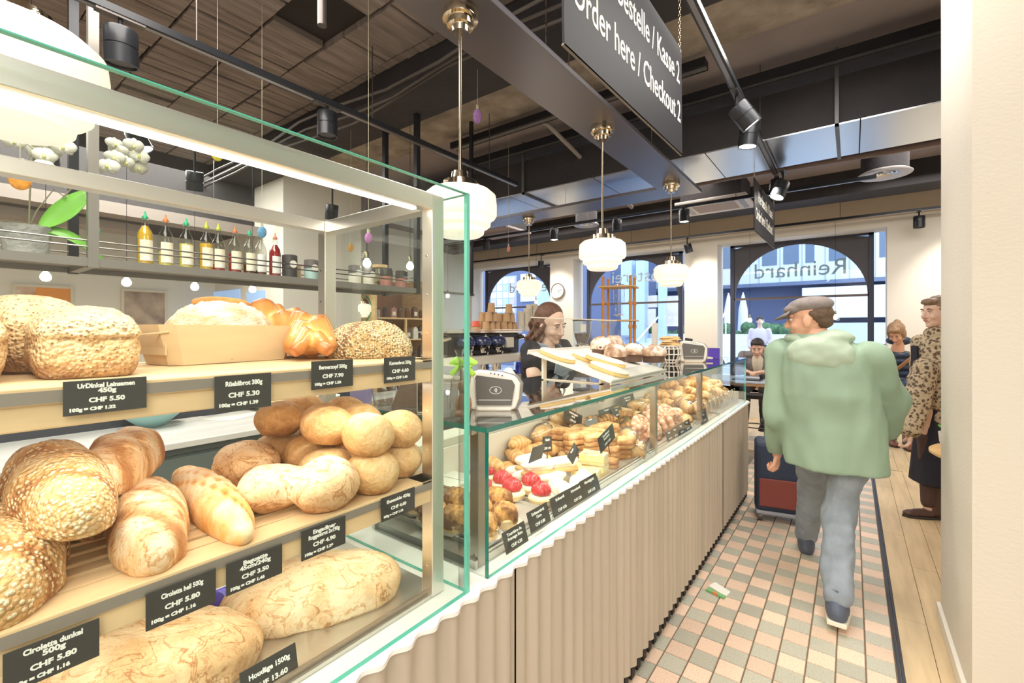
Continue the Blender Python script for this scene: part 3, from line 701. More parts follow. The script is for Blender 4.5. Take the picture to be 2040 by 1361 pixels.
# ================================================================== BREAD
def nz(p, s, seed): return noise.noise(Vector((p[0]*s+seed*7.3, p[1]*s-seed*3.1, p[2]*s+seed)))
def fb(p, s, seed, o=4):
    a = 0; k = 1.
    for i in range(o): a += k*nz(p, s, seed+i); s *= 2.05; k *= .5
    return a
def loaf(L, W, H, seed, ex=2.2, ey=2.2, folds=(), lump=.06, rough=.012, nu=56, nv=36, cbase=.45, cnoise=.5, flat=.32, taper=0., bend=0., square=0.):
    """loaf mesh: folds = [(centre along x -1..1, slant, width, depth)]; value c: 0 floury, 1 browned"""
    vs = []; fs = []; cs = []
    for i in range(nu+1):
        t = -pi/2+pi*i/nu; sx = math.copysign(abs(sin(t))**(2/ex), sin(t)); rr = abs(cos(t))**(2/ex)
        for j in range(nv):
            a = 2*pi*j/nv; ca, sa = cos(a), sin(a); e = 2/ey
            yy = math.copysign(abs(ca)**e, ca)*rr; zz = math.copysign(abs(sa)**e, sa)*rr
            p = Vector((sx, yy, zz)); w_ = 1+taper*sx
            n1 = fb((p.x*L, p.y*W, p.z*H), 9, seed, 3); n2 = fb((p.x*L, p.y*W, p.z*H), 60, seed+5, 3)
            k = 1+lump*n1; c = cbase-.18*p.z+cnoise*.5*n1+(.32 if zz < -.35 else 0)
            for (fc, sl, fw, fd) in folds:
                d = (p.x-fc-sl*p.y)*L*.5/fw
                if p.z > -.3:
                    g = math.exp(-d*d); step = 1/(1+math.exp(-d*3))*math.exp(-max(0, d)*.5) if d > -3 else 0
                    k += fd*(step-.5*g)*(.5+.5*max(0, p.z+.3)); c += .75*math.exp(-(d+.3)**2*1.4)
            k += rough*n2
            z = p.z*k
            if z < -flat: z = -flat+(z+flat)*.12
            x = sx*L/2*(1+.02*n1); y = yy*W/2*k*w_
            y += bend*(1-sx*sx)*W
            vs.append((x, y, (z+flat)*H/(1+flat)*w_)); cs.append(max(0, min(1.2, c)))
    for i in range(nu):
        for j in range(nv):
            k = (j+1) % nv; fs.append((i*nv+j, i*nv+k, (i+1)*nv+k, (i+1)*nv+j))
    return MB().add(vs, fs, True, 0, cs)

B_seed = breadmat('oat_crusted_bread', (.86, .64, .38), (.70, .40, .16), (.40, .17, .06), 16, .75, .9, 90, seeds=(150, ((.94, .80, .55), (.74, .50, .25)), .40))
B_light = breadmat('light_floured_bread', (.93, .80, .62), (.78, .50, .26), (.50, .22, .08), 11, .85, .6, 80, stretch=(2, 1, 1), crack=12)
B_bag = breadmat('baguette_crust', (.94, .80, .58), (.82, .44, .14), (.56, .22, .05), 12, .75, .4, 70)
B_rye = breadmat('cracked_rye_crust', (.95, .87, .74), (.84, .58, .33), (.50, .24, .10), 12, .6, .7, 60, crack=22, bias=.05)
B_ens = breadmat('semolina_roll_crust', (.94, .79, .53), (.80, .48, .20), (.52, .24, .08), 60, .7, .8, 170, bias=.04)
B_ens2 = breadmat('dark_semolina_crust', (.86, .64, .36), (.74, .44, .19), (.46, .22, .08), 70, .7, .7, 150, bias=.04)
B_big = breadmat('farmhouse_crust', (.92, .75, .50), (.76, .50, .26), (.44, .20, .07), 9, 1.0, .9, 34, crack=15, stretch=(1, 2.0, 1), bias=.0)
B_tin = breadmat('linseed_tin_bread', (.93, .74, .47), (.80, .52, .26), (.46, .23, .10), 20, .75, .9, 80, seeds=(170, ((.36, .20, .10), (.86, .68, .44)), .26))
B_rub = breadmat('carrot_bread_crust', (.92, .86, .74), (.72, .50, .28), (.36, .18, .09), 22, .7, .9, 60, stretch=(1, 5, 5))
B_zopf = breadmat('glossy_braid_crust', (.96, .70, .32), (.80, .38, .10), (.46, .14, .03), 9, .28, .15, 60, rough=.28, gloss=.45)
B_korn = breadmat('grain_covered_bread', (.76, .58, .34), (.60, .38, .16), (.34, .18, .08), 30, .5, 1., 90, seeds=(185, ((.88, .76, .52), (.30, .19, .10)), .47))
B_slice = breadmat('bread_crumb', (.86, .72, .5), (.72, .5, .27), (.5, .28, .12), 18, .5, .7, 80)

def place(name, mb, m, label, cat, E1=None, E2=None, loc=None, yaw=0., roll=0., pitch=None, group=None, sub=2):
    """between two end points (u, v, z) lying on planes of height z, or at loc with yaw"""
    o = mb.build(name, m); 
    if E1:
        a = at(E1[0], E1[1], Z=E1[2]); b = at(E2[0], E2[1], Z=E2[2]); d = b-a
        yaw = math.atan2(d.y, d.x); pitch = -math.atan2(d.z, math.hypot(d.x, d.y)); loc = (a+b)/2
    M = T(*loc) @ RZ(yaw) @ RY(pitch or 0) @ RX(roll)
    o.matrix_world = M
    return tag(o, label, cat, group)
S1 = 1.104; S2 = 1.381; S0 = .842
# long seeded loaves at the left of the lower shelf
F3 = [(-.55, .18, .018, .10), (.0, .2, .02, .12), (.55, .15, .018, .1)]
def L3(X, Y, Z): return (X, Y, Z)
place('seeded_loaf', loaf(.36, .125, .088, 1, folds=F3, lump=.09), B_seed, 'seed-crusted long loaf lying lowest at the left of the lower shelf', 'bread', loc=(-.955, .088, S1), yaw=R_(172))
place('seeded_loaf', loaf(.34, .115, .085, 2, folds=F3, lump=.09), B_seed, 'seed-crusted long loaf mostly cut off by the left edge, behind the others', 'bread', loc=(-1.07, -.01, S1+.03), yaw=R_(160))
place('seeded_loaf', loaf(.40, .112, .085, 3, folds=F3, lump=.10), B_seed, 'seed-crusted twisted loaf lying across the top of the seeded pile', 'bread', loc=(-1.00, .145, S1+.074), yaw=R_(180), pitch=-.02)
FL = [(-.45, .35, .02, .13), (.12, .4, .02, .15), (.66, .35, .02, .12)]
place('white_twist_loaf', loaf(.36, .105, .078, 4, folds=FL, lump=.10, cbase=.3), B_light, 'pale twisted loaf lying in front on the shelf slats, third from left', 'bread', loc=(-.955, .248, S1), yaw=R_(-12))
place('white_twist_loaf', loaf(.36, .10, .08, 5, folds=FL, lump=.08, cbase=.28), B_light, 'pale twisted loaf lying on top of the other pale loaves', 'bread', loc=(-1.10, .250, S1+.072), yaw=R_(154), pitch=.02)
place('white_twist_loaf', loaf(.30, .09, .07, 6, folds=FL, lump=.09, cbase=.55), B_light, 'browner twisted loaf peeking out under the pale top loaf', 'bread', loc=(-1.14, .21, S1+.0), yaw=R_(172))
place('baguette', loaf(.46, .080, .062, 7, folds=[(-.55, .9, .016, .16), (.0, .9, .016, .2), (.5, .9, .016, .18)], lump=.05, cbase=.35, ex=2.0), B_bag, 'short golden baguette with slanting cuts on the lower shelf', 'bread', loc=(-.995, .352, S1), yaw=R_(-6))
def lobes(specs, seed, m, lump=.05, joint=.5, cb=.35, vox=.0045, nu=0, crackamp=0.):
    mb = MB()
    for (x, y, z, rx, ry, rz, a) in specs: mb.ball((x, y, z), (rx, ry, rz), 24, 16, M=RZ(a))
    me = remesh(mb, vox, 6)
    out = []
    for p, nr in [(v.co.copy(), v.normal.copy()) for v in me.vertices]:
        p = p+nr*(lump*.06*fb(p, 14, seed, 3))
        if p.z < .006: p.z = .002+.2*(p.z-.002)
        out.extend(p)
    me.vertices.foreach_set('co', out); me.update()
    zmax = max(v.co.z for v in me.vertices)
    def cf(p, n):
        d = min(math.sqrt(((p.x-s[0])/s[3])**2+((p.y-s[1])/s[4])**2+((p.z-s[2])/s[5])**2) for s in specs)
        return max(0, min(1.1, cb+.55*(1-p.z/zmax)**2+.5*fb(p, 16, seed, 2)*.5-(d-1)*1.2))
    setc(me, cf); 
    for a in [a for a in me.attributes if a.name == 'tmp']: pass
    return me
def placem(name, me, m, label, cat, loc, yaw=0, rot=None, group=None):
    o = obj(name, me, m); o.location = loc; o.rotation_euler = rot or (0, 0, yaw); return tag(o, label, cat, group)
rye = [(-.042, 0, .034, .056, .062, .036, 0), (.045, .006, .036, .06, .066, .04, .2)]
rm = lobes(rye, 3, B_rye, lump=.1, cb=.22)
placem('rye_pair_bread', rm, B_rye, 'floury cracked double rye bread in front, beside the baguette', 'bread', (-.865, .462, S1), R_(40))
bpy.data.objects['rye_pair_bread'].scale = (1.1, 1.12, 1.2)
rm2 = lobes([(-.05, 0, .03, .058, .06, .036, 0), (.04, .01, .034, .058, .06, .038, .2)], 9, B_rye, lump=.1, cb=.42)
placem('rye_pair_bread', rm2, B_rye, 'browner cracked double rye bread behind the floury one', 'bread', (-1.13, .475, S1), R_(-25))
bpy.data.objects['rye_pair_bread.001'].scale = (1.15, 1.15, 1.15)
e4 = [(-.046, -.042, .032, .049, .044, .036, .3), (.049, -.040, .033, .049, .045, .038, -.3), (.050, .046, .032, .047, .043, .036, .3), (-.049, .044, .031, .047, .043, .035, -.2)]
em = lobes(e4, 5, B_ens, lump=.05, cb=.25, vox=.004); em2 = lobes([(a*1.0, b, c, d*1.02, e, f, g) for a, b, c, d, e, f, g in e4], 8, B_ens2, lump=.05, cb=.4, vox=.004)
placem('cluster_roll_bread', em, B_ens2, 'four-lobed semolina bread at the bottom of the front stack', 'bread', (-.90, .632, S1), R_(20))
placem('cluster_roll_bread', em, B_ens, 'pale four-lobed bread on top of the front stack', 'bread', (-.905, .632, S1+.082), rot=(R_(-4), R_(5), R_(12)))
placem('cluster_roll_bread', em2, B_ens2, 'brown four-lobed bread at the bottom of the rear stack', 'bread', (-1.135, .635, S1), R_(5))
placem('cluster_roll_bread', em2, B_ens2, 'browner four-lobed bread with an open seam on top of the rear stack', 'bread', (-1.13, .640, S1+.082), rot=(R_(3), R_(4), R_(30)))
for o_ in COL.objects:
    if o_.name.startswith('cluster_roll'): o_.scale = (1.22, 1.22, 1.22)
# huge loaves on the deck
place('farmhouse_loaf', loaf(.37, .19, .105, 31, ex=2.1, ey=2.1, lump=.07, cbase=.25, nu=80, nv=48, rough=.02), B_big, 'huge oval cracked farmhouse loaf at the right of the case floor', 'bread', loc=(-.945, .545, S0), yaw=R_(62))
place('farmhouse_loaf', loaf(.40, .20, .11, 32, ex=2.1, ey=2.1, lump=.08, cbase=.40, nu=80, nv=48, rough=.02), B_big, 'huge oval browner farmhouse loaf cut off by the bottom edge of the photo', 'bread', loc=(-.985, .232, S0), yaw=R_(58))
# purple packets behind
M_purple = mat('violet_foil', (.10, .06, .55), .25, .3, bump=.6, bscale=14)
for k, (x, y, zz, a, lb) in enumerate(((-1.13, .20, .0, .2, 'crumpled violet packet behind the browner farmhouse loaf'), (-1.12, .34, .0, -.1, 'crumpled violet packet behind the gap between the farmhouse loaves'), (-1.15, .30, .035, .4, 'violet packet lying on top of the two others'))):
    t = thing('violet_packet', lb, 'packet', (x, y, S0+zz), a)
    MB().ball((0, 0, .02), (.055, .085, .022), 20, 12).build('bag', M_purple, t)
    MB().box((-.04, .08, .015), (.04, .10, .019)).build('seam', M_purple, t)
# upper shelf
def tin(L, W, H, seed):
    mb = loaf(L, W, H, seed, ex=5, ey=3.6, folds=[], lump=.05, rough=.03, cbase=.35, flat=.75, nu=60, nv=44)
    out = []; cc = []
    for p, c in zip(mb.v, mb.c):
        x, y, z = p; t = z/H
        b = 1+.10*max(0, t-.55)
        bulge = .16*H*max(0, 1-(2*x/L)**2)*max(0, 1-(2*y/W)**2) if t > .5 else 0
        rid = .010*math.exp(-((t-.66)/.03)**2)+(-.012*math.exp(-((t-.61)/.02)**2))
        out.append((x*(1+rid*2), y*b*(1+rid*4)*(.93+.07*min(1, t*2)), z+bulge)); cc.append(c+.5*math.exp(-((t-.61)/.035)**2))
    mb.v = out; mb.c = cc; return mb
place('tin_loaf', tin(.26, .125, .092, 41), B_tin, 'large linseed tin loaf at the front left of the upper shelf', 'bread', loc=(-.995, .172, S2), yaw=R_(-4))
place('tin_loaf', tin(.24, .115, .108, 42), B_tin, 'taller linseed tin loaf standing behind the large one', 'bread', loc=(-1.13, .118, S2+.003), yaw=R_(14))
place('tin_loaf', tin(.26, .12, .088, 43), B_tin, 'linseed tin loaf cut off by the left edge of the photo', 'bread', loc=(-.985, .022, S2), yaw=R_(2))
# carrot bread in its wooden basket
M_ply = mat('thin_birch_veneer', (.70, .53, .32), .5, var=.08, vscale=8, stretch=(1, .5, 3))
bk = thing('wooden_baking_basket', 'pale veneer baking basket with folded corners holding the floury carrot bread', 'basket', (-1.095, .415, S2), R_(8))
def basket():
    a, b, h = .062, .125, .072; o = 1.13; c = .018
    lo = [(-a+c, -b), (a-c, -b), (a, -b+c), (a, b-c), (a-c, b), (-a+c, b), (-a, b-c), (-a, -b+c)]
    vs = []; fs = []
    for s_, z, k in ((.97, 0, 0), (o, h, 0), (o-.045, h, 1), (.93, .004, 1)):
        for (x, y) in lo: vs.append((x*s_, y*s_, z+(.006*abs(y/b) if z > .01 else 0)))
    for j in range(3):
        for i in range(8): k = (i+1) % 8; fs.append((8*j+i, 8*j+k, 8*j+8+k, 8*j+8+i))
    fs.append(tuple(range(7, -1, -1))); fs.append(tuple(range(24, 32)))
    return MB().add(vs, fs)
basket().build('veneer_tray', M_ply, bk)
for s_ in (-1, 1):
    MB().tube([(-.06, s_*.128, .064), (-.035, s_*.15, .06), (0, s_*.157, .058), (.035, s_*.15, .06), (.06, s_*.128, .064)], .002, 6).box((-.05, s_*.127, .02), (.05, s_*.13, .07)).build('folded_end', M_ply, bk)
place('carrot_bread', loaf(.225, .122, .125, 51, ex=2.3, ey=2.2, folds=[], lump=.07, cbase=.42, nu=70, nv=44, rough=.05, cnoise=.9), B_rub, 'floury domed carrot bread split along the top, sitting in the wooden basket', 'bread', loc=(-1.095, .415, S2+.006), yaw=R_(98))
cr = tag(loaf(.12, .022, .018, 52, folds=[], cbase=1.0).build('split_crust', B_bag), None)
cr.parent = bpy.data.objects.get('carrot_bread'); cr.location = (0.0, 0, .115)
# braided butter loaves
def braid(L, W, H, seed):
    mb = MB()
    n = 5
    for k in range(n):
        t = -1+2*k/(n-1); x = t*L*.40; s_ = (1-.38*abs(t)**1.5)
        for sd in (-1, 1):
            a = .75*sd
            p0_ = Vector((x-.022*s_, sd*W*.27*s_, H*.26)); p1_ = Vector((x+.008, sd*W*.14*s_, H*.66*s_)); p2_ = Vector((x+.038*s_, -sd*W*.12*s_, H*.60*s_))
            if (k+(sd > 0)) % 2: p1_.z += .008
            mb.tube([p0_+Vector((-.01, sd*.012, -.01)), p0_, p1_, p2_, p2_+Vector((.012, -sd*.012, -.02))], [.012, W*.21*s_, W*.235*s_, W*.19*s_, .012], 16)
    mb.ball((0, 0, H*.3), (L*.42, W*.34, H*.28), 20, 12)
    me = remesh(mb, .0042, 3)
    for v in me.vertices:
        if v.co.z < .004: v.co.z = .001
    crv = []
    me.update()
    zm = max(v.co.z for v in me.vertices)
    # value: browned crowns, pale seams (curvature from smoothed copy)
    bm = bmesh.new(); bm.from_mesh(me); bm.verts.ensure_lookup_table()
    cv = []
    for v in bm.verts:
        s_ = Vector()
        for e in v.link_edges: s_ += e.other_vert(v).co
        s_ /= max(1, len(v.link_edges)); cv.append((v.co-s_).dot(v.normal))
    for it in range(5):
        cv = [sum([cv[e.other_vert(v).index] for e in v.link_edges]+[cv[v.index]])/(len(v.link_edges)+1) for v in bm.verts]
    bm.free()
    a = me.attributes.get('c') or me.attributes.new('c', 'FLOAT', 'POINT')
    a.data.foreach_set('value', [max(0, min(1.1, .48+c*1500+.18*(v.co.z/zm-.5))) for c, v in zip(cv, me.vertices)])
    return me
zb = braid(.25, .125, .105, 1)
placem('braided_loaf', zb, B_zopf, 'glossy braided butter loaf, end towards the camera, nearest of three', 'bread', (-1.065, .598, S2), R_(152))
placem('braided_loaf', zb, B_zopf, 'glossy braided butter loaf directly behind the nearest braid', 'bread', (-1.20, .565, S2+.018), rot=(0, R_(-4), R_(205)))
bpy.data.objects['braided_loaf'].scale = (1.15, 1.15, 1.12); bpy.data.objects['braided_loaf.001'].scale = (1.2, 1.2, 1.25)
placem('braided_loaf', zb, B_zopf, 'small visible part of a braided loaf behind the carrot bread', 'bread', (-1.30, .50, S2), R_(185))
place('grain_loaf', loaf(.215, .125, .088, 61, ex=2.1, ey=2.1, lump=.09, rough=.05, folds=[(.2, .6, .02, .08)], cbase=.4, nu=70, nv=44), B_korn, 'grain-covered oval loaf at the right end of the upper shelf', 'bread', loc=(-.955, .688, S2), yaw=R_(38))
# ------------------------------------------------------------------ price tickets
def ticket(px, lines, label, X=-.7705, tilt=0., group=None, name='price_ticket', szs=None, roll=0.):
    """px = (u0, v0 top at left, u1, v1 top at right, height in pixels at the middle)"""
    u0, va, u1, vb, h = px
    a = at(u0, va, X=X); b = at(u1, vb, X=X); m_ = at((u0+u1)/2, (va+vb)/2+h, X=X)
    zt = (a.z+b.z)/2; H = zt-m_.z; W = b.y-a.y
    t = thing(name, label, 'price tag', (X, (a.y+b.y)/2, zt-H/2), (0, tilt, 0), group)
    if roll: t.rotation_euler = (roll, tilt, 0)
    MB().box((-.0008, -W/2, -H/2), (.0008, W/2, H/2)).build('card', M_card, t, bev=.0006)
    n = len(lines)
    for (bd, sz, fy, al) in lines:
        fx = -.44*W if al == 'LEFT' else 0
        wd = len(bd)*sz*H*.60; xs = min(1.15, .9*W/max(wd, 1e-4))
        text(bd, sz*H, M_ink, t, T(.0011, fx, fy*H) @ FR, align=al, ext=.0002, off=.0004 if sz > .11 else .0001, xs=xs)
    return t
def big(n1, n2, p, q): 
    if n2: return [(n1, .185, .33, 'CENTER'), (n2, .185, .17, 'CENTER'), (p, .185, -.10, 'CENTER'), (q, .13, -.35, 'LEFT')]
    return [(n1, .185, .26, 'CENTER'), (p, .185, -.06, 'CENTER'), (q, .13, -.32, 'LEFT')]
ticket((125, 764, 292, 747, 66), big('UrDinkel Leinsamen', '450g', 'CHF 5.50', '100g = CHF 1.22'), 'black price ticket for the linseed loaf on the upper shelf edge')
ticket((427, 752, 540, 741, 70), big('R\u00fceblibrot 380g', None, 'CHF 5.30', '100g = CHF 1.39'), 'black price ticket for the carrot bread under the wooden basket')
ticket((620, 721, 703, 715, 55), big('Bernerzopf 500g', None, 'CHF 7.90', '100g = CHF 1.58'), 'black price ticket for the braided loaf')
ticket((765, 713, 827, 709, 50), big('Kernenbrot 330g', None, 'CHF 4.60', '100g = CHF 1.40'), 'black price ticket for the grain loaf at the right end of the upper shelf')
ticket((5, 1308, 198, 1228, 80), big('Ciroletta dunkel', '500g', 'CHF 5.80', '100g = CHF 1.16'), 'black price ticket for the dark long loaf at the lower left')
ticket((290, 1178, 430, 1137, 72), big('Ciroletta hell 500g', None, 'CHF 5.80', '100g = CHF 1.16'), 'black price ticket for the pale twisted loaf')
ticket((450, 1120, 562, 1087, 62), big('Baguette', '45cm/240g', 'CHF 3.50', '100g = CHF 1.46'), 'black price ticket for the baguette')
ticket((600, 1056, 688, 1030, 58), big('Engadiner', 'Roggenbrot 2x190g', 'CHF 4.90', '100g = CHF 1.29'), 'black price ticket for the double rye bread')
ticket((759, 993, 826, 971, 46), big('Ensemble 420g', None, 'CHF 4.60', '100g = CHF 1.10'), 'black price ticket for the four-lobed bread')
ticket((480, 1338, 592, 1288, 66), [('Houd\u00e4ge 1500g', .2, .22, 'CENTER'), ('CHF 13.60', .2, -.12, 'CENTER')], 'black price ticket for the huge farmhouse loaf on the case floor', X=-.79, tilt=-.25)

# ================================================================== PASTRIES
PB = dict(
 gold=breadmat('golden_pastry', (.93, .72, .40), (.82, .50, .20), (.52, .24, .07), 40, .35, .4, 120, rough=.4, gloss=.2),
 brown=breadmat('gratin_pastry', (.93, .70, .34), (.74, .36, .09), (.22, .08, .02), 30, 1.1, .9, 60, rough=.55, gloss=.05, bias=.18),
 sugar=breadmat('sugar_dusted', (.95, .92, .86), (.88, .72, .50), (.72, .42, .17), 30, .5, .3, 90),
 savoury=breadmat('toasted_flat_bread', (.90, .68, .40), (.74, .43, .18), (.42, .18, .06), 22, .9, .6, 70, bias=.22),
 swirl=breadmat('striped_swirl', (.95, .84, .68), (.78, .40, .26), (.48, .17, .10), 24, .6, .4, 70))
M_cream2 = mat('custard', (.93, .86, .68), .5, var=.05); M_berry = mat('strawberry', (.62, .03, .035), .2, var=.3, vscale=90, bump=.5, bscale=160, coat=.6)
M_shell = mat('tart_shell', (.80, .58, .32), .6, var=.15, vscale=40); M_yel = mat('egg_filling', (.93, .70, .22), .5, var=.2, vscale=50, col2=(.85, .78, .5))
M_paper = mat('baking_paper', (.90, .88, .82), .6)
def croissant(seed, L=.12):
    mb = MB(); n = 22; pts = []; rs = []; cs = []
    for i in range(n+1):
        t = -1+2*i/n; a = t*1.15; pts.append((sin(a)*L*.5, -cos(a)*L*.32+L*.2, .022)); r = .024*(1-abs(t)**1.7)*(1+.16*abs(sin(t*9)))+.004; rs.append(r); cs.append(.35+.5*abs(sin(t*9)))
    return mb.tube(pts, rs, 14, c=cs)
def roll(L, W, H, seed, **k): return loaf(L, W, H, seed, nu=22, nv=16, **k)
def swirlbun(seed, r=.045):
    mb = MB(); pts = []; n = 46
    rs = []; cs = []
    for i in range(n+1):
        t = i/n; a = t*2*pi*2.6; q = r*(1-t*.86); pts.append((q*cos(a), q*sin(a), .018+.020*t)); rs.append(.0155-.003*t); cs.append(.2+.6*(i % 2))
    return mb.tube(pts, rs, 8, c=cs)
def group_of(kind, mk, m, lab, cat, grp):
    return dict(kind=kind, mk=mk, m=m, lab=lab, cat=cat, grp=grp, me=[])
def gratin(): 
    t = thing('gratin_tart', 'x', 'tart')
    mb = MB().lathe([(.030, 0), (.041, .006), (.045, .03), (.040, .033)], 18); mb.build('shell', M_shell, t)
    loaf(.088, .086, .05, random.randint(1, 99), nu=24, nv=20, lump=.5, rough=.22, cbase=.55, cnoise=1.6).build('browned_top', PB['brown'], t, loc=(0, 0, .018))
    MB().lathe([(.030, -.001), (.052, .004), (.058, .014)], 10, cap=False).build('paper_cup', M_paper, t); return t
def berry():
    t = thing('strawberry_tart', 'x', 'tart')
    MB().lathe([(.028, 0), (.040, .004), (.047, .022), (.044, .026), (.0, .022)], 20).build('shell', M_shell, t)
    MB().lathe([(.044, .020), (.040, .031), (.0, .036)], 18, cap=False).build('custard', M_cream2, t)
    for k in range(5):
        a = k*2*pi/5; Mx = T(.024*cos(a), .024*sin(a), .030) @ RZ(a) @ RY(-.55) @ Matrix.Scale(1.35, 4)
        MB().lathe([(0, .0), (.013, .003), (.0165, .012), (.012, .028), (.004, .038), (0, .039)], 12, M=Mx).build('strawberry_half', M_berry, t)
    return t
def sandwich():
    t = thing('filled_flat_bread', 'x', 'sandwich')
    a = roll(.15, .07, .022, random.randint(1, 99), ex=6, ey=5, lump=.2, cbase=.45); a.build('lower_bread', PB['savoury'], t)
    MB().box((-.068, -.034, .017), (.068, .034, .024)).build('filling', mat('ham_filling', (.62, .25, .18), .6, var=.4, vscale=40), t)
    roll(.15, .072, .024, random.randint(1, 99), ex=6, ey=5, lump=.3, cbase=.5).build('upper_bread', PB['savoury'], t, loc=(0, 0, .022)); return t
def quiche():
    t = thing('quiche_slice', 'x', 'quiche')
    MB().box((-.055, -.04, 0), (.055, .04, .012)).build('crust', M_shell, t)
    MB().box((-.053, -.038, .012), (.053, .038, .042)).build('filling', M_yel, t, bev=.003)
    for k in range(6): MB().box((-.01, -.008, 0), (.01, .008, .006)).build('cheese_cube', mat('cheese', (.96, .84, .5), .4), t, loc=(random.uniform(-.04, .04), random.uniform(-.025, .025), .042), rot=(0, random.uniform(-.4, .4), random.uniform(0, 3)))
    return t
def cake():
    t = thing('cream_slice', 'x', 'cake')
    for k in range(4):
        MB().box((-.055, -.032, k*.020), (.055, .032, k*.020+.005)).build('pastry_layer', M_shell, t)
        if k < 3: MB().box((-.054, -.031, k*.020+.005), (.054, .031, k*.020+.020)).build('cream_layer', M_cream2, t)
    MB().box((-.056, -.033, .065), (.056, .033, .070)).build('icing', mat('white_icing', (.93, .89, .8), .25), t); return t
def wrapped():
    t = thing('wrapped_sandwich', 'x', 'sandwich')
    roll(.15, .075, .055, random.randint(1, 99), lump=.2, cbase=.4).build('bread', PB['savoury'], t)
    MB().ball((0, 0, .03), (.088, .045, .036), 12, 8).build('clear_wrapper', glassmat('cellophane', (.97, .97, .95), 3., .12), t); return t
def eclair():
    t = thing('sugared_cream_roll', 'x', 'pastry')
    roll(.125, .045, .022, 5, cbase=.55, lump=.1).build('lower_half', PB['gold'], t)
    MB().tube([(-.055+i*.011, .0, .022+.003*(i % 2)) for i in range(11)], [.006]+[.019]*9+[.006], 10, flat=.6).build('cream', M_cream2, t)
    roll(.128, .048, .024, 8, cbase=.1, lump=.1).build('upper_half', PB['sugar'], t, loc=(0, 0, .027)); return t
def simple(name, cat, mbf, m):
    def f(): return tag(mbf().build(name, m), 'x', cat)
    return f
KINDS = {
 'gratin': (gratin, 'browned gratin tart in a paper cup', 'gratin tarts at the near end of the pastry case'),
 'berry': (berry, 'strawberry tart with halved berries on custard', 'strawberry tarts in the pastry case'),
 'cake': (cake, 'layered cream slice with white icing behind the tarts', 'layered cream slices'),
 'eclair': (eclair, 'sugar-dusted split cream roll behind the strawberry tarts', 'sugar-dusted cream rolls'),
 'sugarbun': (simple('sugared_crescent', 'pastry', lambda: roll(.085, .06, .042, random.randint(1, 50), cbase=.12, lump=.25, bend=.2), PB['sugar']), 'sugar-dusted crescent beside the ticket rail', 'sugar-dusted crescents'),
 'sand': (sandwich, 'toasted flat bread sandwich stacked in the middle of the case', 'stacked flat bread sandwiches'),
 'quiche': (quiche, 'yellow vegetable quiche slice near the front glass', 'quiche slices'),
 'croi': (simple('croissant', 'croissant', lambda: croissant(1), PB['gold']), 'golden croissant piled at the back of the pastry case', 'croissants at the back'),
 'ham': (simple('ham_croissant', 'croissant', lambda: croissant(2, .125), PB['brown']), 'dark baked filled croissant in the middle of the case', 'filled croissants'),
 'wrap': (wrapped, 'sandwich in a clear wrapper in the middle of the case', 'wrapped sandwiches'),
 'swirl': (simple('swirl_bun', 'bun', lambda: swirlbun(1, .05), PB['swirl']), 'iced swirl bun leaning beyond the sandwiches', 'iced swirl buns'),
 'bun': (simple('butter_bun', 'bun', lambda: roll(.085, .075, .05, random.randint(1, 50), cbase=.35, lump=.12, ex=2, ey=2), PB['gold']), 'round butter bun in the far half of the pastry case', 'round butter buns'),
 'gip': (simple('crescent_roll', 'roll', lambda: croissant(3, .13), PB['gold']), 'golden crescent roll in the tall heap at the far end', 'crescent rolls in the far heap'),
}
protos = {}; PUTS = []
def put(kind, x, y, z, yaw=0., rx=0., ry=0., s=1., label=None):
    f, lab, grp = KINDS[kind]
    v = random.randint(0, 1); key = (kind, v)
    if key not in protos: o = f(); protos[key] = o; 
    else: o = dup(protos[key], (0, 0, 0))
    o.location = (x, y, z); o.rotation_euler = (rx, ry, yaw); o.scale = (s, s, s); o['label'] = label or lab; o['group'] = grp; PUTS.append((o, kind))
    return o
rj = lambda a: random.uniform(-a, a)
ZD = .857
# trays under the goods
tr_m = mat('grey_tray', (.66, .64, .60), .35, .6)
for k, (a, b) in enumerate(((.93, 1.26), (1.29, 1.62), (1.65, 2.16), (2.22, 2.62), (2.66, 3.02), (3.06, 4.18))):
    tag(MB().box((-1.15, a, .8555), (-.80, b, .8575)).box((-1.15, a, .8575), (-.80, a+.004, .868)).box((-1.15, b-.004, .8575), (-.80, b, .868)).build('display_tray', tr_m), 'flat grey tray, number %d counted from the near end, under the pastries' % (k+1) if 0 else ['flat grey tray under the gratin tarts', 'flat grey tray under the strawberry tarts', 'flat grey tray under the sandwiches', 'flat grey tray under the filled croissants', 'flat grey tray under the swirl buns', 'flat grey tray under the crescent roll heap'][k], 'tray')
for (x, y) in ((-.84, .985), (-.93, .97), (-1.02, .975), (-.835, 1.08), (-.93, 1.07), (-1.03, 1.08), (-.93, 1.165), (-1.12, 1.0)): put('gratin', x+rj(.005), y+rj(.005), ZD+.001, rj(3))
for (x, y) in ((-.845, 1.30), (-.945, 1.27), (-.93, 1.365), (-1.03, 1.32), (-1.04, 1.22), (-1.12, 1.26), (-1.13, 1.36)): put('berry', x+rj(.004), y+rj(.004), ZD+.001, rj(3))
for (x, y) in ((-1.11, 1.12), (-1.12, 1.19)): put('cake', x, y, ZD, R_(4))
for (x, y, z, a) in ((-.99, 1.44, 0, .9), (-.92, 1.47, .0, 1.0), (-1.05, 1.47, .0, .9), (-.95, 1.44, .045, .9), (-1.02, 1.49, .045, 1.1), (-.90, 1.53, .045, 1.0)): put('eclair', x, y, ZD+z, a, s=1.1)
for (x, y) in ((-.83, 1.41), (-.825, 1.50), (-.87, 1.43), (-.83, 1.57)): put('sugarbun', x, y, ZD, rj(1), s=1.1)
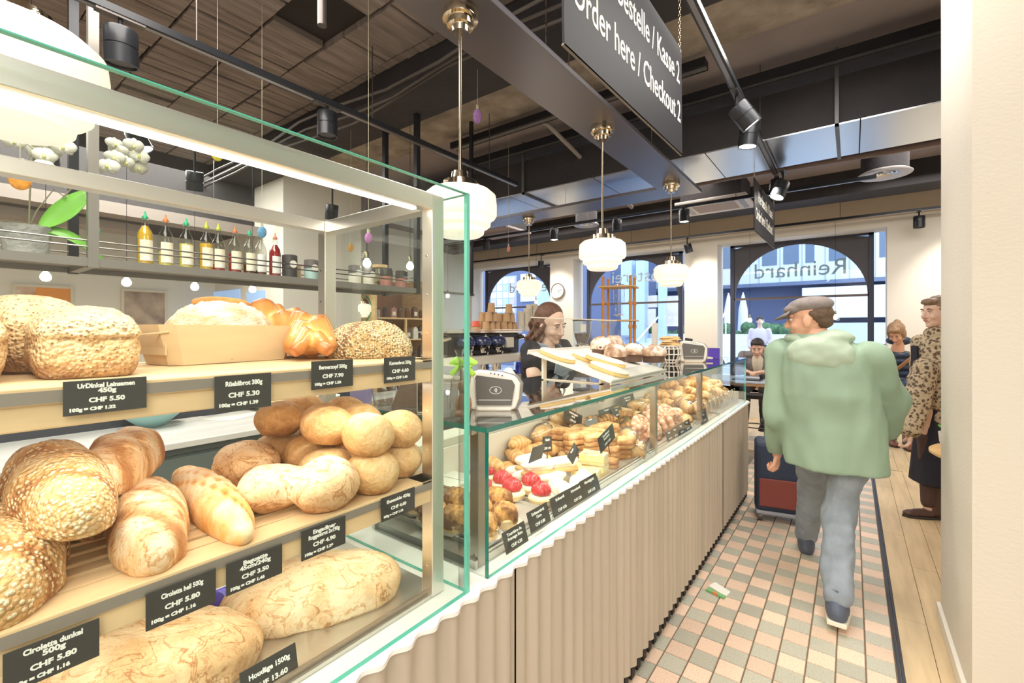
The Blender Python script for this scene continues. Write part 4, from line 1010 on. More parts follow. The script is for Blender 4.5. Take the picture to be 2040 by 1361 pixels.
for (x, y, z) in ((-.85, 1.70, 0), (-.93, 1.66, 0), (-.85, 1.70, .044), (-.84, 1.61, .0)): put('quiche', x, y, ZD+z, .3+rj(.2), s=.98)
for (x, y, z) in ((-1.12, 1.45, 0), (-1.10, 1.54, 0), (-1.13, 1.62, 0), (-1.06, 1.60, 0), (-1.12, 1.50, .045), (-1.10, 1.60, .045), (-1.03, 1.56, .03), (-1.12, 1.56, .085), (-1.08, 1.68, .05), (-1.13, 1.36, .04)): put('croi', x, y, ZD+z, rj(3), rj(.2), rj(.2), 1.1)
for lay in range(4):
    for (x, y) in ((-1.05, 1.80), (-.97, 1.78), (-1.03, 1.93), (-.93, 1.90), (-1.10, 2.02), (-.88, 1.82), (-.86, 1.97), (-.96, 2.06)):
        if lay == 3: continue
        if lay == 2 and x > -.87: continue
        put('sand', x+rj(.012), y+rj(.015), ZD+.047*lay, R_(35)+rj(.5), rj(.09), rj(.09), random.uniform(.88, 1.05))
for (x, y, z) in ((-.84, 2.04, 0), (-.83, 2.12, 0), (-.86, 2.08, .055), (-1.13, 1.83, .10), (-1.13, 1.73, .10), (-1.12, 1.92, .15), (-1.12, 2.6, .07), (-1.10, 2.75, .09), (-1.12, 2.92, .08), (-1.02, 2.68, .0), (-.87, 3.06, .07), (-.84, 3.15, .05), (-.92, 3.12, .08)): put('wrap', x, y, ZD+z, rj(1.5), rj(.2), rj(.3))
for lay, z in ((0, 0), (1, .04), (2, .08)):
    for (x, y) in ((-1.1, 2.18), (-1.04, 2.26), (-1.1, 2.36), (-.98, 2.2), (-.97, 2.34), (-1.08, 2.46), (-.94, 2.45)):
        if lay == 2 and x > -1.0: continue
        put('ham', x+rj(.01), y+rj(.01), ZD+z, rj(3), rj(.15), rj(.2), 1.05)
for (x, y, z) in ((-.86, 2.25, 0), (-.85, 2.33, 0), (-.86, 2.42, 0), (-.87, 2.51, 0), (-.9, 2.3, .04), (-.9, 2.4, .04), (-.9, 2.5, .04), (-.86, 2.62, 0), (-.84, 2.72, 0), (-.87, 2.8, 0), (-.88, 2.66, .045), (-.95, 2.7, .05)):
    put('swirl', x, y, ZD+.045+z, rj(3), R_(75), rj(.2))
for (x, y, z) in ((-.96, 2.55, .0), (-1.04, 2.60, .0), (-1.1, 2.68, .0), (-.98, 2.64, .04), (-1.06, 2.7, .04), (-1.1, 2.8, .03), (-1.0, 2.8, .0), (-.93, 2.83, .0), (-.86, 2.9, 0), (-.94, 2.92, .0), (-1.04, 2.9, .02), (-.98, 2.85, .05), (-.9, 2.96, .04), (-.99, 2.98, .05), (-1.08, 2.97, .06), (-.85, 3.0, .0), (-1.02, 2.75, .08)): put('bun', x, y, ZD+z, rj(3), rj(.2), rj(.2), 1.08)
# far heap
for i in range(96):
    t = random.random(); y = 3.10+.98*t; x = -1.13+.30*random.random(); hmax = .19*(1-abs(2*(x+1.0)/.36)**2*.5)*(1-abs(2*(y-3.62)/1.1)**4*.7)
    put('gip' if random.random() < .8 else 'bun', x, y, ZD+max(0, hmax)*random.random()**.6, rj(3), rj(.4), rj(.4), 1.1)
ORD = 'first second third fourth fifth sixth seventh eighth ninth tenth eleventh twelfth thirteenth fourteenth fifteenth sixteenth seventeenth eighteenth nineteenth twentieth'.split()
SHORT = dict(gratin='browned gratin tart', berry='strawberry tart', cake='iced cream slice', eclair='sugared split cream roll', sugarbun='sugar-dusted crescent', sand='toasted flat sandwich', quiche='yellow quiche slice', croi='golden croissant', ham='dark filled croissant', wrap='clear wrapped sandwich', swirl='iced swirl bun', bun='round butter bun', gip='golden crescent roll')
bk_ = {}
for o, kd in PUTS:
    x, y, z = o.location
    row = 'at front' if x > -.91 else ('at back' if x < -1.045 else 'in middle row')
    lay = 'bottom layer' if z-ZD < .03 else ('top layer' if z-ZD > .085 else 'second layer')
    half = 'far heap' if (y > 3.06 and kd in ('gip', 'bun')) else ''
    bk_.setdefault((kd, row, lay, half), []).append(o)
for (kd, row, lay, half), os_ in bk_.items():
    os_.sort(key=lambda o: o.location.y)
    for k, o in enumerate(os_):
        o['label'] = SHORT[kd]+' '+row+(', ' if not half else ' of far heap, ')+lay+(', '+ORD[k]+' from near end' if len(os_) > 1 and k < 20 else '')
# wire basket in front of the heap
wbk = thing('wire_basket', 'low crossed wire basket edge holding back the crescent rolls', 'basket')
k = 0; y = 3.1
while y < 4.1:
    MB().tube([(-.79, y, .862), (-.785, y+.09, .95)], .0022, 5).build('wire', M_chrome, wbk); MB().tube([(-.79, y+.09, .862), (-.785, y, .95)], .0022, 5).build('wire', M_chrome, wbk)
    for q in (0, .09): MB().ball((-.785, y+q, .952), .006, 8, 6).build('wire_tip', M_chrome, wbk)
    y += .12
MB().tube([(-.79, 3.06, .862), (-.79, 4.15, .862)], .003, 6).build('wire', M_chrome, wbk)
# small tickets: on the rail, then on picks among the goods
def small(u, v, wpx, hpx, l1, l2, pr, label, X=-.777, slope=-.35, tilt=-.3, roll=0., pick=False):
    d = slope*wpx/2
    t = ticket((u-wpx/2, v-hpx/2-d, u+wpx/2, v-hpx/2+d, hpx), [(l1, .2, .28, 'CENTER')]+([(l2, .2, .07, 'CENTER')] if l2 else [])+[(pr, .2, -.27, 'CENTER')], label, X=X, tilt=tilt, roll=roll)
    if pick: MB().tube([(0, 0, -.02), (0, 0, -.075)], .0015, 6).build('pick', M_black, t)
small(1026, 1071, 44, 40, 'Tourti\u00e8re de', 'fromage 8cm', 'CHF 4.20', 'small black ticket in front of the gratin tarts', slope=-.6, X=-.752)
small(1073, 1031, 40, 38, 'Erdbeert\u00f6rtli', '13cm', 'CHF 5.80', 'small black ticket in front of the strawberry tarts', slope=-.6, X=-.765)
small(1117, 1003, 36, 36, 'Erdbeertli', None, 'CHF 4.50', 'small black ticket between the strawberry tarts and the sugared crescents', slope=-.55)
small(1148, 985, 34, 34, 'Schwedentli', None, 'CHF 3.20', 'small black ticket, left one of the touching pair on the rail', slope=-.55)
small(1175, 968, 34, 34, 'Mandelgipfel', None, 'CHF 3.20', 'small black ticket, right one of the touching pair on the rail', slope=-.55)
small(1208, 873, 32, 32, 'Rindfleisch', 'Sandwich', 'CHF 7.20', 'black ticket on a pick in the sandwich stack', X=-.80, slope=-.1, tilt=-.1, roll=.25, pick=True)
small(1090, 885, 18, 30, 'Gipfel', None, 'CHF 1.90', 'pale lit ticket on a pick at the left of the sandwiches', X=-1.0, slope=.2, tilt=-.1, roll=-.15, pick=True)
small(1070, 903, 26, 34, '', None, '', 'blank dark ticket back turned to the camera', X=-.90, slope=-.6, tilt=.3)
small(1142, 903, 24, 20, 'Focaccia', None, '', 'tiny tilted ticket above the quiche', X=-.80, slope=-.5, tilt=-.5, roll=.4)
small(1141, 832, 36, 26, 'Schinkengipfel', 'gross', 'CHF 4.20', 'dark ticket tilted on top of the filled croissants', X=-1.06, slope=.3, tilt=-.1, roll=-.4, pick=True)
small(1209, 822, 30, 18, 'Buttergipfel', None, 'CHF 1.90', 'dark ticket in front of the yellow buns at the back', X=-1.08, slope=.0, pick=True)
small(1229, 822, 20, 18, 'Br\u00f6tli', None, 'CHF 1.40', 'second dark ticket touching the one by the yellow buns', X=-1.07, slope=.0, pick=True)
small(1251, 799, 26, 24, 'Fleisch Panino', 'Mozzarella', 'CHF 7.20', 'dark ticket standing highest at the back of the case', X=-1.12, slope=.1, pick=True)
small(1285, 832, 26, 26, 'Zimtschnecke', None, 'CHF 3.60', 'dark ticket left of the second case post', X=-.92, slope=.15, pick=True)
small(1177, 840, 24, 14, 'Laugenecke', None, '', 'greyish ticket lying back among the filled croissants', X=-1.0, slope=.3, tilt=-.6)
for k, (u, v) in enumerate(((1334, 868), (1345, 862), (1357, 855), (1369, 848), (1402, 832))):
    small(u, v, 13, 20, 'Weggli', None, 'CHF 1.20', ['nearest of the row of small tickets beyond the second post', 'second of the row of small tickets beyond the second post', 'third of the row of small tickets beyond the second post', 'fourth of the row of small tickets beyond the second post', 'small ticket just beyond the third case post'][k], slope=-.5)
for (y, lb) in ((.96, 'tiny clear ticket clip at the near end of the ticket rail'),):
    tag(MB().box((-.78, y, .853), (-.765, y+.008, .875)).build('ticket_clip', M_glasst), lb, 'clip')

# ================================================================== STAFF SIDE, LEFT BACKGROUND
M_marble = mat('grey_veined_stone', (.70, .69, .67), .3, var=.12, vscale=3, stretch=(4, .6, 1))
M_teal = mat('dark_teal_front', (.13, .17, .165), .5)
bc = thing('back_counter', 'long back counter with grey stone top and dark teal front behind the bread case', 'counter')
MB().box((-3.15, -1.2, .895), (-2.5, 4.9, .925)).build('stone_top', M_marble, bc, bev=.003)
MB().box((-3.12, -1.2, .08), (-2.53, 4.58, .86)).build('front', M_teal, bc); MB().box((-3.12, -1.2, .865), (-2.515, 4.58, .893)).build('dark_rail', mat('teal_rail', (.07, .09, .09), .5), bc)  # rail under the stone top is a darker teal than the front
for k in range(7): MB().box((-2.53, -1.1+k*.8, .1), (-2.518, -1.1+k*.8+.79, .85)).build('drawer_front', M_teal, bc)
MB().box((-3.2, -1.2, .925), (-3.14, 2.3, 1.08)).build('rear_ledge', mat('ink_ledge', (.04, .045, .06), .4), bc)
for k, (u, v, a, lb) in enumerate(((345, 838, .3, 'white paper sheet lying on the stone back counter, left one'), (470, 827, .5, 'white paper sheet on the stone back counter beside the carrot bread ticket'))):
    c = at(u, v, Z=.926); tag(MB().box((-.105, -.148, 0), (.105, .148, .0015)).build('paper_sheet', M_paper, loc=(c.x, c.y, .9255), rot=(0, 0, a)), lb, 'paper')
for k, (u, v, dz, lb) in enumerate(((560, 812, 0, 'silver tray of small sweets on the back counter behind the stacked rolls'),)):
    c = at(u, v, Z=.926); t = thing('sweets_tray', lb, 'tray', (c.x, c.y, .9265))
    MB().lathe([(.0, 0), (.14, 0), (.19, .03), (.195, .032), (.14, .004)], 28).build('silver_tray', M_chrome, t)
    for q in range(14):
        a = q*2.4; r = .03+.008*q
        loaf(.07, .035, .03, q, nu=12, nv=10).build('sweet', [M_cream, mat('pink_sweet', (.85, .5, .45), .5), mat('yellow_sweet', (.9, .75, .4), .5)][q % 3], t, loc=(r*cos(a), r*sin(a), .012+.012*(q % 3)), rot=(0, 0, a))
c = at(345, 790, X=-2.9); tag(MB().lathe([(.0, 0), (.05, 0), (.13, .07), (.135, .075), (.125, .07), (.045, .008), (0, .008)], 28).build('serving_bowl', mat('turquoise_bowl', (.28, .50, .49), .4), loc=(-3.02, c.y-.06, .926)), 'turquoise bowl on the back counter seen below the upper shelf', 'bowl')

# suspended bottle shelf
sh = thing('suspended_shelf', 'dark metal shelf hung from the ceiling over the back counter, carrying bottles', 'shelf')
XS0, XS1 = -3.38, -2.98; ZSH = 1.795
for (ya, yb) in ((-.6, .535), (.575, 2.62)):
    MB().box((XS0, ya, ZSH-.012), (XS1, yb, ZSH-.002)).build('shelf_board', M_post, sh)
    MB().box((XS1, ya, ZSH-.04), (XS1+.03, yb, ZSH)).box((XS0-.03, ya, ZSH-.04), (XS0, yb, ZSH)).build('edge_beam', M_post, sh)
    for z in (.055, .085): MB().tube([(XS1+.015, ya, ZSH+z), (XS1+.015, yb, ZSH+z)], .004, 8).build('guard_rail', mat('rail_steel', (.3, .28, .26), .3, .9), sh)
    MB().tube([(XS0, ya, ZSH+.07), (XS0, yb, ZSH+.07)], .004, 8).build('guard_rail', M_post, sh)
for y in (.535, 2.60):
    MB().box((XS1-.005, y, ZSH-.045), (XS1+.035, y+.04, 3.5)).build('post', M_post if y < 1 else M_blackm, sh)
    MB().box((XS0-.03, y, ZSH-.045), (XS0+.01, y+.04, 3.5)).build('post', M_blackm, sh)
    MB().box((XS0, y, ZSH-.04), (XS1, y+.04, ZSH)).build('cross_beam', M_post, sh)
for (ya, yb) in ((2.64, 3.35),):
    MB().box((XS0, ya, ZSH-.012), (XS1, yb, ZSH-.002)).build('shelf_board', M_glasst, sh)
    MB().box((XS1, ya, ZSH-.02), (XS1+.02, yb, ZSH)).build('edge_beam', M_post, sh)
MB().box((XS0-.03, 2.6, 2.62), (XS0+.01, 3.35, 2.66)).box((XS1-.005, 2.6, 2.62), (XS1+.035, 3.35, 2.66)).box((XS0, 3.31, 2.62), (XS1, 3.35, 2.66)).box((XS0, 3.2, 2.3), (XS1, 3.23, 2.33)).build('upper_frame', M_blackm, sh)
for y in (3.3,): MB().box((XS1-.005, y, ZSH-.02), (XS1+.025, y+.03, 3.5)).build('post', M_blackm, sh)
def bottle(u, hpx, liq, cap, fill, lab, X=-3.12, label='', kind=0):
    y = Yat(u, X); s = hpx/105*1.0
    t = thing('syrup_bottle', label, 'bottle', (X, y, ZSH-.001), group='syrup bottles on the hanging shelf')
    r = .036; H = .30
    prof = [(.0, .002), (r, .003), (r, .17), (r*.85, .195), (.015, .225), (.0135, .262), (.017, .264), (.017, .272), (.0, .272)]
    MB().lathe(prof, 20).build('glass', glassmat('bottle_glass', (.90, .92, .90), 2.4), t)
    fz = .17*fill
    f = [(0, .004), (r-.002, .005), (r-.002, fz)]
    if fill > 1.0: f = [(0, .004), (r-.002, .005), (r-.002, .168), (r*.85-.002, .193), (.012, .225)]
    MB().lathe(f+[(0, f[-1][1])], 20).build('syrup', liq, t)
    MB().lathe([(.0125, .262), (.0135, .275), (.006, .285), (.0035, .305), (0, .306)], 12).build('pourer', cap, t)
    a0 = -.9
    vs = []; n = 12
    for i in range(n+1):
        a = a0+1.8*i/n; vs += [((r+.0008)*cos(a), (r+.0008)*sin(a), .03), ((r+.0008)*cos(a), (r+.0008)*sin(a), .145)]
    MB().add(vs, [(2*i, 2*i+2, 2*i+3, 2*i+1) for i in range(n)], True).build('paper_label', lab, t)
    vs = [((r+.0014)*cos(a), (r+.0014)*sin(a), z) for a in [-.5+i*.1 for i in range(11)] for z in (.035, .035+.022*math.sqrt(max(0, 1-(a/.5)**2))+.002)]
    MB().add(vs, [(2*i, 2*i+2, 2*i+3, 2*i+1) for i in range(10)], True).build('label_emblem', M_ink if kind == 0 else M_navy, t)
amber = mat('amber_syrup', (.80, .48, .04), .1, spec=.8); pale = mat('pale_yellow_syrup', (.78, .66, .16), .1, spec=.8); red = mat('red_syrup', (.36, .02, .02), .1, spec=.8); brn = mat('brown_syrup', (.13, .04, .02), .1)
cg = mat('green_pourer', (.02, .48, .22), .35); co = mat('orange_pourer', (.85, .22, .06), .35); cl = mat('lime_pourer', (.55, .62, .06), .35); cp = mat('coral_pourer', (.85, .28, .2), .35)
lb1 = mat('cream_label', (.86, .80, .62), .6); lb2 = mat('white_label', (.86, .86, .84), .6)
for (u, hp, lq, cp_, fl, lab, lb, kd) in ((289, 105, amber, cg, 1.2, lb1, 'amber syrup bottle with a green pourer, first from the left', 0), (330, 105, pale, co, .55, lb1, 'half full pale yellow syrup bottle with an orange pourer', 0), (371, 100, pale, cg, .9, lb1, 'pale yellow syrup bottle with a green pourer, third from the left', 0), (411, 98, amber, cl, 1.0, lb1, 'amber syrup bottle with a lime pourer', 0), (435, 95, red, cl, .3, lb1, 'nearly empty red syrup bottle with a lime pourer', 0), (468, 92, red, co, .75, lb1, 'red syrup bottle with cream label and orange pourer', 0), (497, 90, brn, cg, .5, lb1, 'dark syrup bottle with a green pourer behind the guard rail', 0), (519, 88, brn, cg, .2, lb2, 'clear slim bottle with a white label beside the blue egg', 0), (548, 87, red, cp, 1.1, lb2, 'full deep red syrup bottle with a coral pourer, last in the row', 0)):
    bottle(u, hp, lq, cp_, fl, lab, label=lb, kind=kd)
def canister(u, r, h, body, band, label, X=-3.12, z=None, disc=True):
    y = Yat(u, X); t = thing('tea_canister', label, 'canister', (X, y, (z or ZSH)-.001))
    MB().lathe([(0, 0), (r, 0), (r, h*.62), (0, h*.62)], 24).build('body', band, t)
    MB().lathe([(0, h*.60), (r+.002, h*.60), (r+.002, h), (r-.003, h+.003), (0, h+.003)], 24).build('lid', body, t)
    if disc:
        Mx = T(r+.003, 0, h*.62) @ RY(pi/2); MB().lathe([(0, 0), (r*.55, 0), (r*.55, .0008), (0, .0008)], 20, M=Mx).build('round_label', M_white, t)
kb = mat('black_tin', (.07, .065, .065), .4); mint = mat('mint_tin', (.45, .66, .62), .4); greyc = mat('grey_lid', (.17, .15, .15), .45); blu = mat('pale_blue_tin', (.62, .70, .78), .4)
canister(577, .047, .165, kb, kb, 'black tea tin with a round white label beside the red bottle')
canister(620, .047, .15, greyc, mint, 'mint green tin with a grey lid, left one of two')
canister(647, .045, .145, greyc, blu, 'pale blue tin with a grey lid, right one of two', disc=False)
canister(707, .047, .15, greyc, M_cream, 'cream tin with grey lid just right of the steel back post')
canister(735, .047, .15, greyc, M_cream, 'second cream tin with grey lid behind a bulb')
canister(770, .05, .16, kb, mat('rose_tin', (.55, .25, .2), .4), 'rose tin with dark lid, left one of the rose pair', disc=False)
canister(800, .05, .155, kb, mat('rose_tin', (.55, .25, .2), .4), 'rose tin with dark lid, right one of the rose pair', disc=False)
c = Yat(592, -3.2); tag(MB().box((-3.24, c-.02, ZSH-.001), (-3.18, c+.02, ZSH+.12)).build('paper_packet', mat('tan_packet', (.72, .50, .30), .6), bev=.004), 'small tan packet between the black tin and the mint tin', 'packet')
yb_ = Yat(757, -3.3); t = thing('storage_jar', 'glass jar with a pale wooden lid behind the tins', 'jar', (-3.3, yb_, ZSH-.001))
MB().lathe([(0, 0), (.06, 0), (.06, .19), (.055, .19), (.055, .004), (0, .004)], 24).build('glass', M_glass, t); MB().lathe([(0, .19), (.066, .19), (.066, .215), (0, .215)], 24).build('lid', M_wood2, t)
# orchid in a stone pot
xp = -3.15; yp = Yat(52, xp)
t = thing('potted_orchid', 'white orchid in a rough grey stone pot at the left end of the hanging shelf', 'plant', (xp, yp, ZSH-.001))
pm = loaf(.01, .01, .01, 1) 
mb = MB(); rings = []
for j, (r, z) in enumerate(((.070, 0), (.078, .02), (.08, .07), (.088, .11), (.097, .135), (.100, .142), (.088, .142), (.08, .10), (.0, .10))):
    ring = []
    for i in range(28):
        a = 2*pi*i/28; q = r*(1+.035*noise.noise(Vector((cos(a)*2, sin(a)*2, z*20)))); ring.append(Vector((q*cos(a), q*sin(a), z+.006*noise.noise(Vector((cos(a)*3, sin(a)*3, 5)))*(z > .1))))
    rings.append(ring)
mb.loft(rings).build('stone_pot', mat('rough_grey_stone', (.42, .43, .41), .9, var=.25, vscale=18, bump=.6, bscale=60), t)
M_leaf = mat('orchid_leaf', (.16, .42, .06), .35, var=.15, vscale=6); M_stem = mat('orchid_stem', (.20, .19, .12), .5); M_petal = mat('orchid_petal', (.66, .67, .58), .5, emit=None); M_lip = mat('orchid_lip', (.62, .66, .25), .5)
def leaf(p, d, L, W, droop, par, m=M_leaf, name='leaf', face=None):
    d = Vector(d).normalized(); side = d.cross(Vector(face or (0, 0, 1))).normalized(); vs = []; n = 12
    for i in range(n+1):
        t_ = i/n; w_ = W*math.sin(pi*min(1, t_*.93+.04))**.75/2; c_ = Vector(p)+d*L*t_+Vector((0, 0, -droop*t_*t_)); nn = Vector((0, 0, .12*W))
        vs += [c_-side*w_+nn*2, c_-side*w_*.45+nn*.5, c_-nn, c_+side*w_*.45+nn*.5, c_+side*w_+nn*2]
    fs = [(5*i+j, 5*i+j+1, 5*i+j+6, 5*i+j+5) for i in range(n) for j in range(4)]
    o = MB().add(vs, fs, True).build(name, m, par); sm = o.modifiers.new('thickness', 'SOLIDIFY'); sm.thickness = .0015; return o
leaf((.05, .04, .12), (.1, .75, .85), .26, .10, -.02, t, face=(.8, -.3, .35)); leaf((.05, .04, .12), (.15, .9, .1), .24, .07, .17, t, face=(.8, -.2, .6)); leaf((-.02, -.04, .11), (.1, -.8, .3), .18, .07, .06, t)
def orchid_flower(p, s, yaw_, par, pitch_=0.):
    o = bpy.data.objects.new('flower', None)
    mb = MB(); Mx = T(*p) @ RZ(yaw_) @ RY(pitch_) @ Matrix.Scale(s, 4)
    # petals in the local YZ plane facing +X
    for a, L, W in ((pi/2, .04, .034), (pi/2+2.3, .04, .032), (pi/2-2.3, .04, .032), (.25, .046, .055), (pi-.25, .046, .055)):
        vs = []; n = 8
        for i in range(n+1):
            q = i/n; w_ = W*math.sin(pi*min(1, q*.9+.08))**.6/2
            for k in (-1, 0, 1): 
                yy = L*q*cos(a)-k*w_*sin(a); zz = L*q*sin(a)+k*w_*cos(a); vs.append(Mx @ Vector((.004-.012*q*q+(.004 if k == 0 else 0), yy, zz)))
        mb.add(vs, [(3*i+j, 3*i+j+1, 3*i+j+4, 3*i+j+3) for i in range(n) for j in range(2)], True)
    o = mb.build('flower', M_petal, par); so = o.modifiers.new('thickness', 'SOLIDIFY'); so.thickness = .001
    MB().ball(Mx @ Vector((.008, 0, -.004)), (.006*s, .007*s, .010*s), 8, 6).build('lip', M_lip, o)
for (tip, n, sd) in (((.04, .03, .50), 8, 1), ((.03, .34, .58), 10, 2)):
    base = Vector((0, .01*sd, .11)); tip = Vector(tip)
    mid = base.lerp(tip, .55)+Vector((-.03, (.02 if sd == 2 else -.01), .14))
    pts = [(1-q)**2*base+2*q*(1-q)*mid+q*q*tip for q in [i/14 for i in range(15)]]
    MB().tube(pts, .0035, 8).build('flower_stem', M_stem, t)
    random.seed(11*sd)
    for k in range(n):
        q = tip+Vector((random.uniform(-.02, .05), random.uniform(-.085, .085), random.uniform(-.09, .06)))
        MB().tube([tip.lerp(q, 0), tip.lerp(q, .5)+Vector((0, 0, .02)), q], .002, 5).build('flower_stalk', M_stem, t)
        orchid_flower(q+Vector((.006, 0, 0)), random.uniform(.85, 1.15), random.uniform(-.7, .2), t, random.uniform(-.2, .5))
MB().tube([(.01, .0, .11), (.05, .03, .22), (.03, .09, .34), (.06, .13, .3)], .003, 6).build('flower_stem', M_stem, t)

# paintings on the left wall
def painting(y0, y1, za, zb, c1, c2, c3, label, sc):
    t = thing('framed_picture', label, 'picture', (-7.5, (y0+y1)/2, (za+zb)/2))
    W, H = (y1-y0)/2, (zb-za)/2
    MB().box((0, -W-.03, -H-.03), (.03, -W, H+.03)).box((0, W, -H-.03), (.03, W+.03, H+.03)).box((0, -W, H), (.03, W, H+.03)).box((0, -W, -H-.03), (.03, W, -H)).build('frame', mat('pale_frame', (.72, .66, .56), .5), t)
    nm = 'picture_'+label[:6]; m = mat(nm, c1, .4, var=.3, vscale=sc, col2=c2, detail=8)
    MB().box((.0, -W, -H), (.018, W, H)).build('canvas', m, t)
    if c3: MB().box((.018, -W*.3, 0), (.0195, W, H)).build('orange_field', mat('orange_paint', c3, .5), t)
painting(.76, 1.20, 1.32, 1.93, (.80, .68, .60), (.55, .30, .16), (.85, .33, .06), 'picture with a bright orange field on the left wall behind the tin loaves', 6)
painting(1.70, 2.13, 1.40, 1.94, (.62, .50, .40), (.28, .20, .17), None, 'brown and ochre picture on the left wall beside the carrot bread', 5)
# glass door with blue light on the column face
tt = thing('glazed_hatch', 'pair of small bluish panes in the pale wall behind the carrot bread', 'window', (-6.6, 2.745, 1.66))
for k, (a, b) in enumerate(((425, 478), (492, 527))):
    xa = at(a, 590, Y=2.74).x; xb = at(b, 590, Y=2.74).x; za = at(a, 582, Y=2.74).z
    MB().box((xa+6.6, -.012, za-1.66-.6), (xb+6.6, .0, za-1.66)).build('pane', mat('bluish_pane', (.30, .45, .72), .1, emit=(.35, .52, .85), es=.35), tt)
# cabinet with products
cb = thing('wall_cabinet', 'tall pale wooden cabinet with a ring emblem and open product shelves', 'cabinet')
XC = -5.4
MB().box((-6.2, 4.0, 0), (XC, 4.03, 2.24)).build('side_panel', M_wood2, cb)
MB().box((-6.2, 4.03, 0), (-6.17, 5.15, 2.24)).build('back_panel', mat('rosewood_back', (.38, .20, .15), .5), cb)
MB().box((-6.2, 5.12, 0), (XC, 5.15, 2.24)).build('side_panel', M_wood2, cb)
for z in (.3, .65, .96, 1.28, 1.60): MB().box((-6.17, 4.03, z), (XC-.01, 5.12, z+.022)).build('shelf_board', M_wood2, cb)
MB().box((XC-.03, 4.55, .96), (XC, 4.575, 1.6)).build('divider', M_wood2, cb)
Mx = T(XC-.28, 3.998, 1.75) @ RX(pi/2)
def ring_(r0, r1, a0, a1, m): 
    n = 30; vs = []
    for i in range(n+1): a = a0+(a1-a0)*i/n; vs += [Mx @ Vector((r0*cos(a), r0*sin(a), 0)), Mx @ Vector((r1*cos(a), r1*sin(a), 0))]
    MB().add(vs, [(2*i, 2*i+1, 2*i+3, 2*i+2) for i in range(n)]).build('emblem_arc', m, cb)
ring_(.10, .155, -1.2, 1.5, mat('dark_red_print', (.18, .04, .04), .5)); ring_(.17, .20, -1.2, 1.2, mat('green_print', (.08, .35, .2), .5)); ring_(.05, .09, 1.2, 4.4, mat('dark_red_print', (.18, .04, .04), .5))
random.seed(5)
pk = [mat('dark_coffee_bag', (.10, .05, .045), .4), mat('rosy_bag', (.42, .20, .17), .4), M_white, mat('grey_jar', (.45, .43, .42), .2), mat('green_bag', (.35, .5, .12), .4)]
for zi, z in enumerate((.65, .96, 1.28, 1.60)):
    for k in range(7):
        y = 4.1+k*.14; h = random.uniform(.12, .22); m = pk[random.choice((0, 1, 0, 3) if z > 1.4 else (2, 3, 0) if z > 1.2 else (0, 0, 2, 3))]
        q = thing('product_bag' if h > .16 else 'product_jar', 'small product, %s from the left, on the %s shelf of the wooden cabinet' % (('first', 'second', 'third', 'fourth', 'fifth', 'sixth', 'last')[k], ('second', 'third', 'fourth', 'top')[zi]), 'product', (XC-.09, y, z+.022), group='products on the cabinet shelves')
        if h > .16:
            MB().prism([(-.05, 0), (.05, 0), (.045, h*.8), (.01, h), (-.01, h), (-.045, h*.8)], -.03, .03, 'x').build('bag', m, q); MB().box((.031, -.03, h*.2), (.032, .03, h*.55)).build('label', M_cream, q)
        else:
            MB().lathe([(0, 0), (.04, 0), (.042, h*.75), (.03, h*.8), (0, h*.8)], 14).build('jar', m, q); MB().lathe([(0, h*.8), (.034, h*.8), (.034, h), (0, h)], 14).build('lid', M_dark, q)
# little hanging bulbs
BL = [(91, 545, 'over the orange picture'), (252, 556, 'between the two pictures'), (388, 565, 'above the wooden basket'), (503, 570, 'above the rear braided loaf')]
def bulb(loc, label, top=3.5, s=1., grp=None):
    t = thing('pendant_bulb', label, 'lamp', loc, group=grp)
    MB().tube([(0, 0, .09*s), (0, 0, top-loc[2])], .0022, 5).build('cord', M_black, t)
    MB().lathe([(0, .045*s), (.018*s, .045*s), (.018*s, .10*s), (.008*s, .115*s), (0, .115*s)], 14).build('socket', mat('brass_socket', (.32, .28, .18), .35, .8), t)
    MB().lathe([(0, -.045*s), (.02*s, -.041*s), (.036*s, -.025*s), (.040*s, -.005*s), (.034*s, .018*s), (.018*s, .04*s), (.016*s, .05*s)], 20, cap=False).build('bulb', M_bulb, t)
for (u, v, l) in BL: c = at(u, v+6, X=-5.0); bulb((c.x, c.y, c.z), 'small bare pendant bulb '+l, s=.85, grp='bare bulbs over the seating area')
for (u, v, f, l) in ((731, 524, 3.6, 'in front of the cream tins'), (817, 530, 4.0, 'hanging between the steel case posts'), (892, 589, 7.5, 'against the beige side wall'), (1494, 638, 7.8, 'at the left of the right arched window'), (1664, 632, 7.3, 'beside the capped head'), (1068, 602, 8.5, 'in the left arched window')):
    c = at(u, v, f=f) if f < 7.2 or f == 7.5 else at(u, v, Y=8.06); bulb((c.x, c.y, c.z), 'lit bare pendant bulb '+l, top=3.0 if c.y > 7.3 else 3.5, s=.8)
# paper easter eggs on threads
for (u, v, f, col, w_, l) in ((40, 357, 1.9, (.85, .36, .05), .036, 'orange'), (433, 307, 2.6, (.62, .55, .05), .032, 'yellow'), (188, 461, 3.4, (.05, .48, .25), .036, 'green'), (522, 463, 2.8, (.15, .38, .62), .028, 'blue'), (734, 474, 2.6, (.62, .25, .60), .024, 'lilac'), (699, 494, 4.2, (.8, .42, .1), .03, 'small orange'), (1013, 496, 4.5, (.8, .3, .28), .024, 'small pink'), (951, 232, 3.2, (.35, .18, .45), .04, 'violet')):
    c = at(u, v, f=f); t = thing('hanging_egg', l+' paper egg decoration hanging on a thread from the ceiling', 'decoration', c)
    MB().ball((0, 0, 0), (w_*.35, w_, w_*1.25), 16, 10).build('egg', mat(l+'_paper', col, .6, var=.2, vscale=60), t, rot=(0, .2, 0))
    MB().tube([(0, 0, w_*1.2), (0, 0, 3.46-c.z)], .0012, 4).box((-.003, -.008, w_*1.1), (.003, .008, w_*2.0)).build('thread', mat('thread', (.55, .55, .4), .6), t)

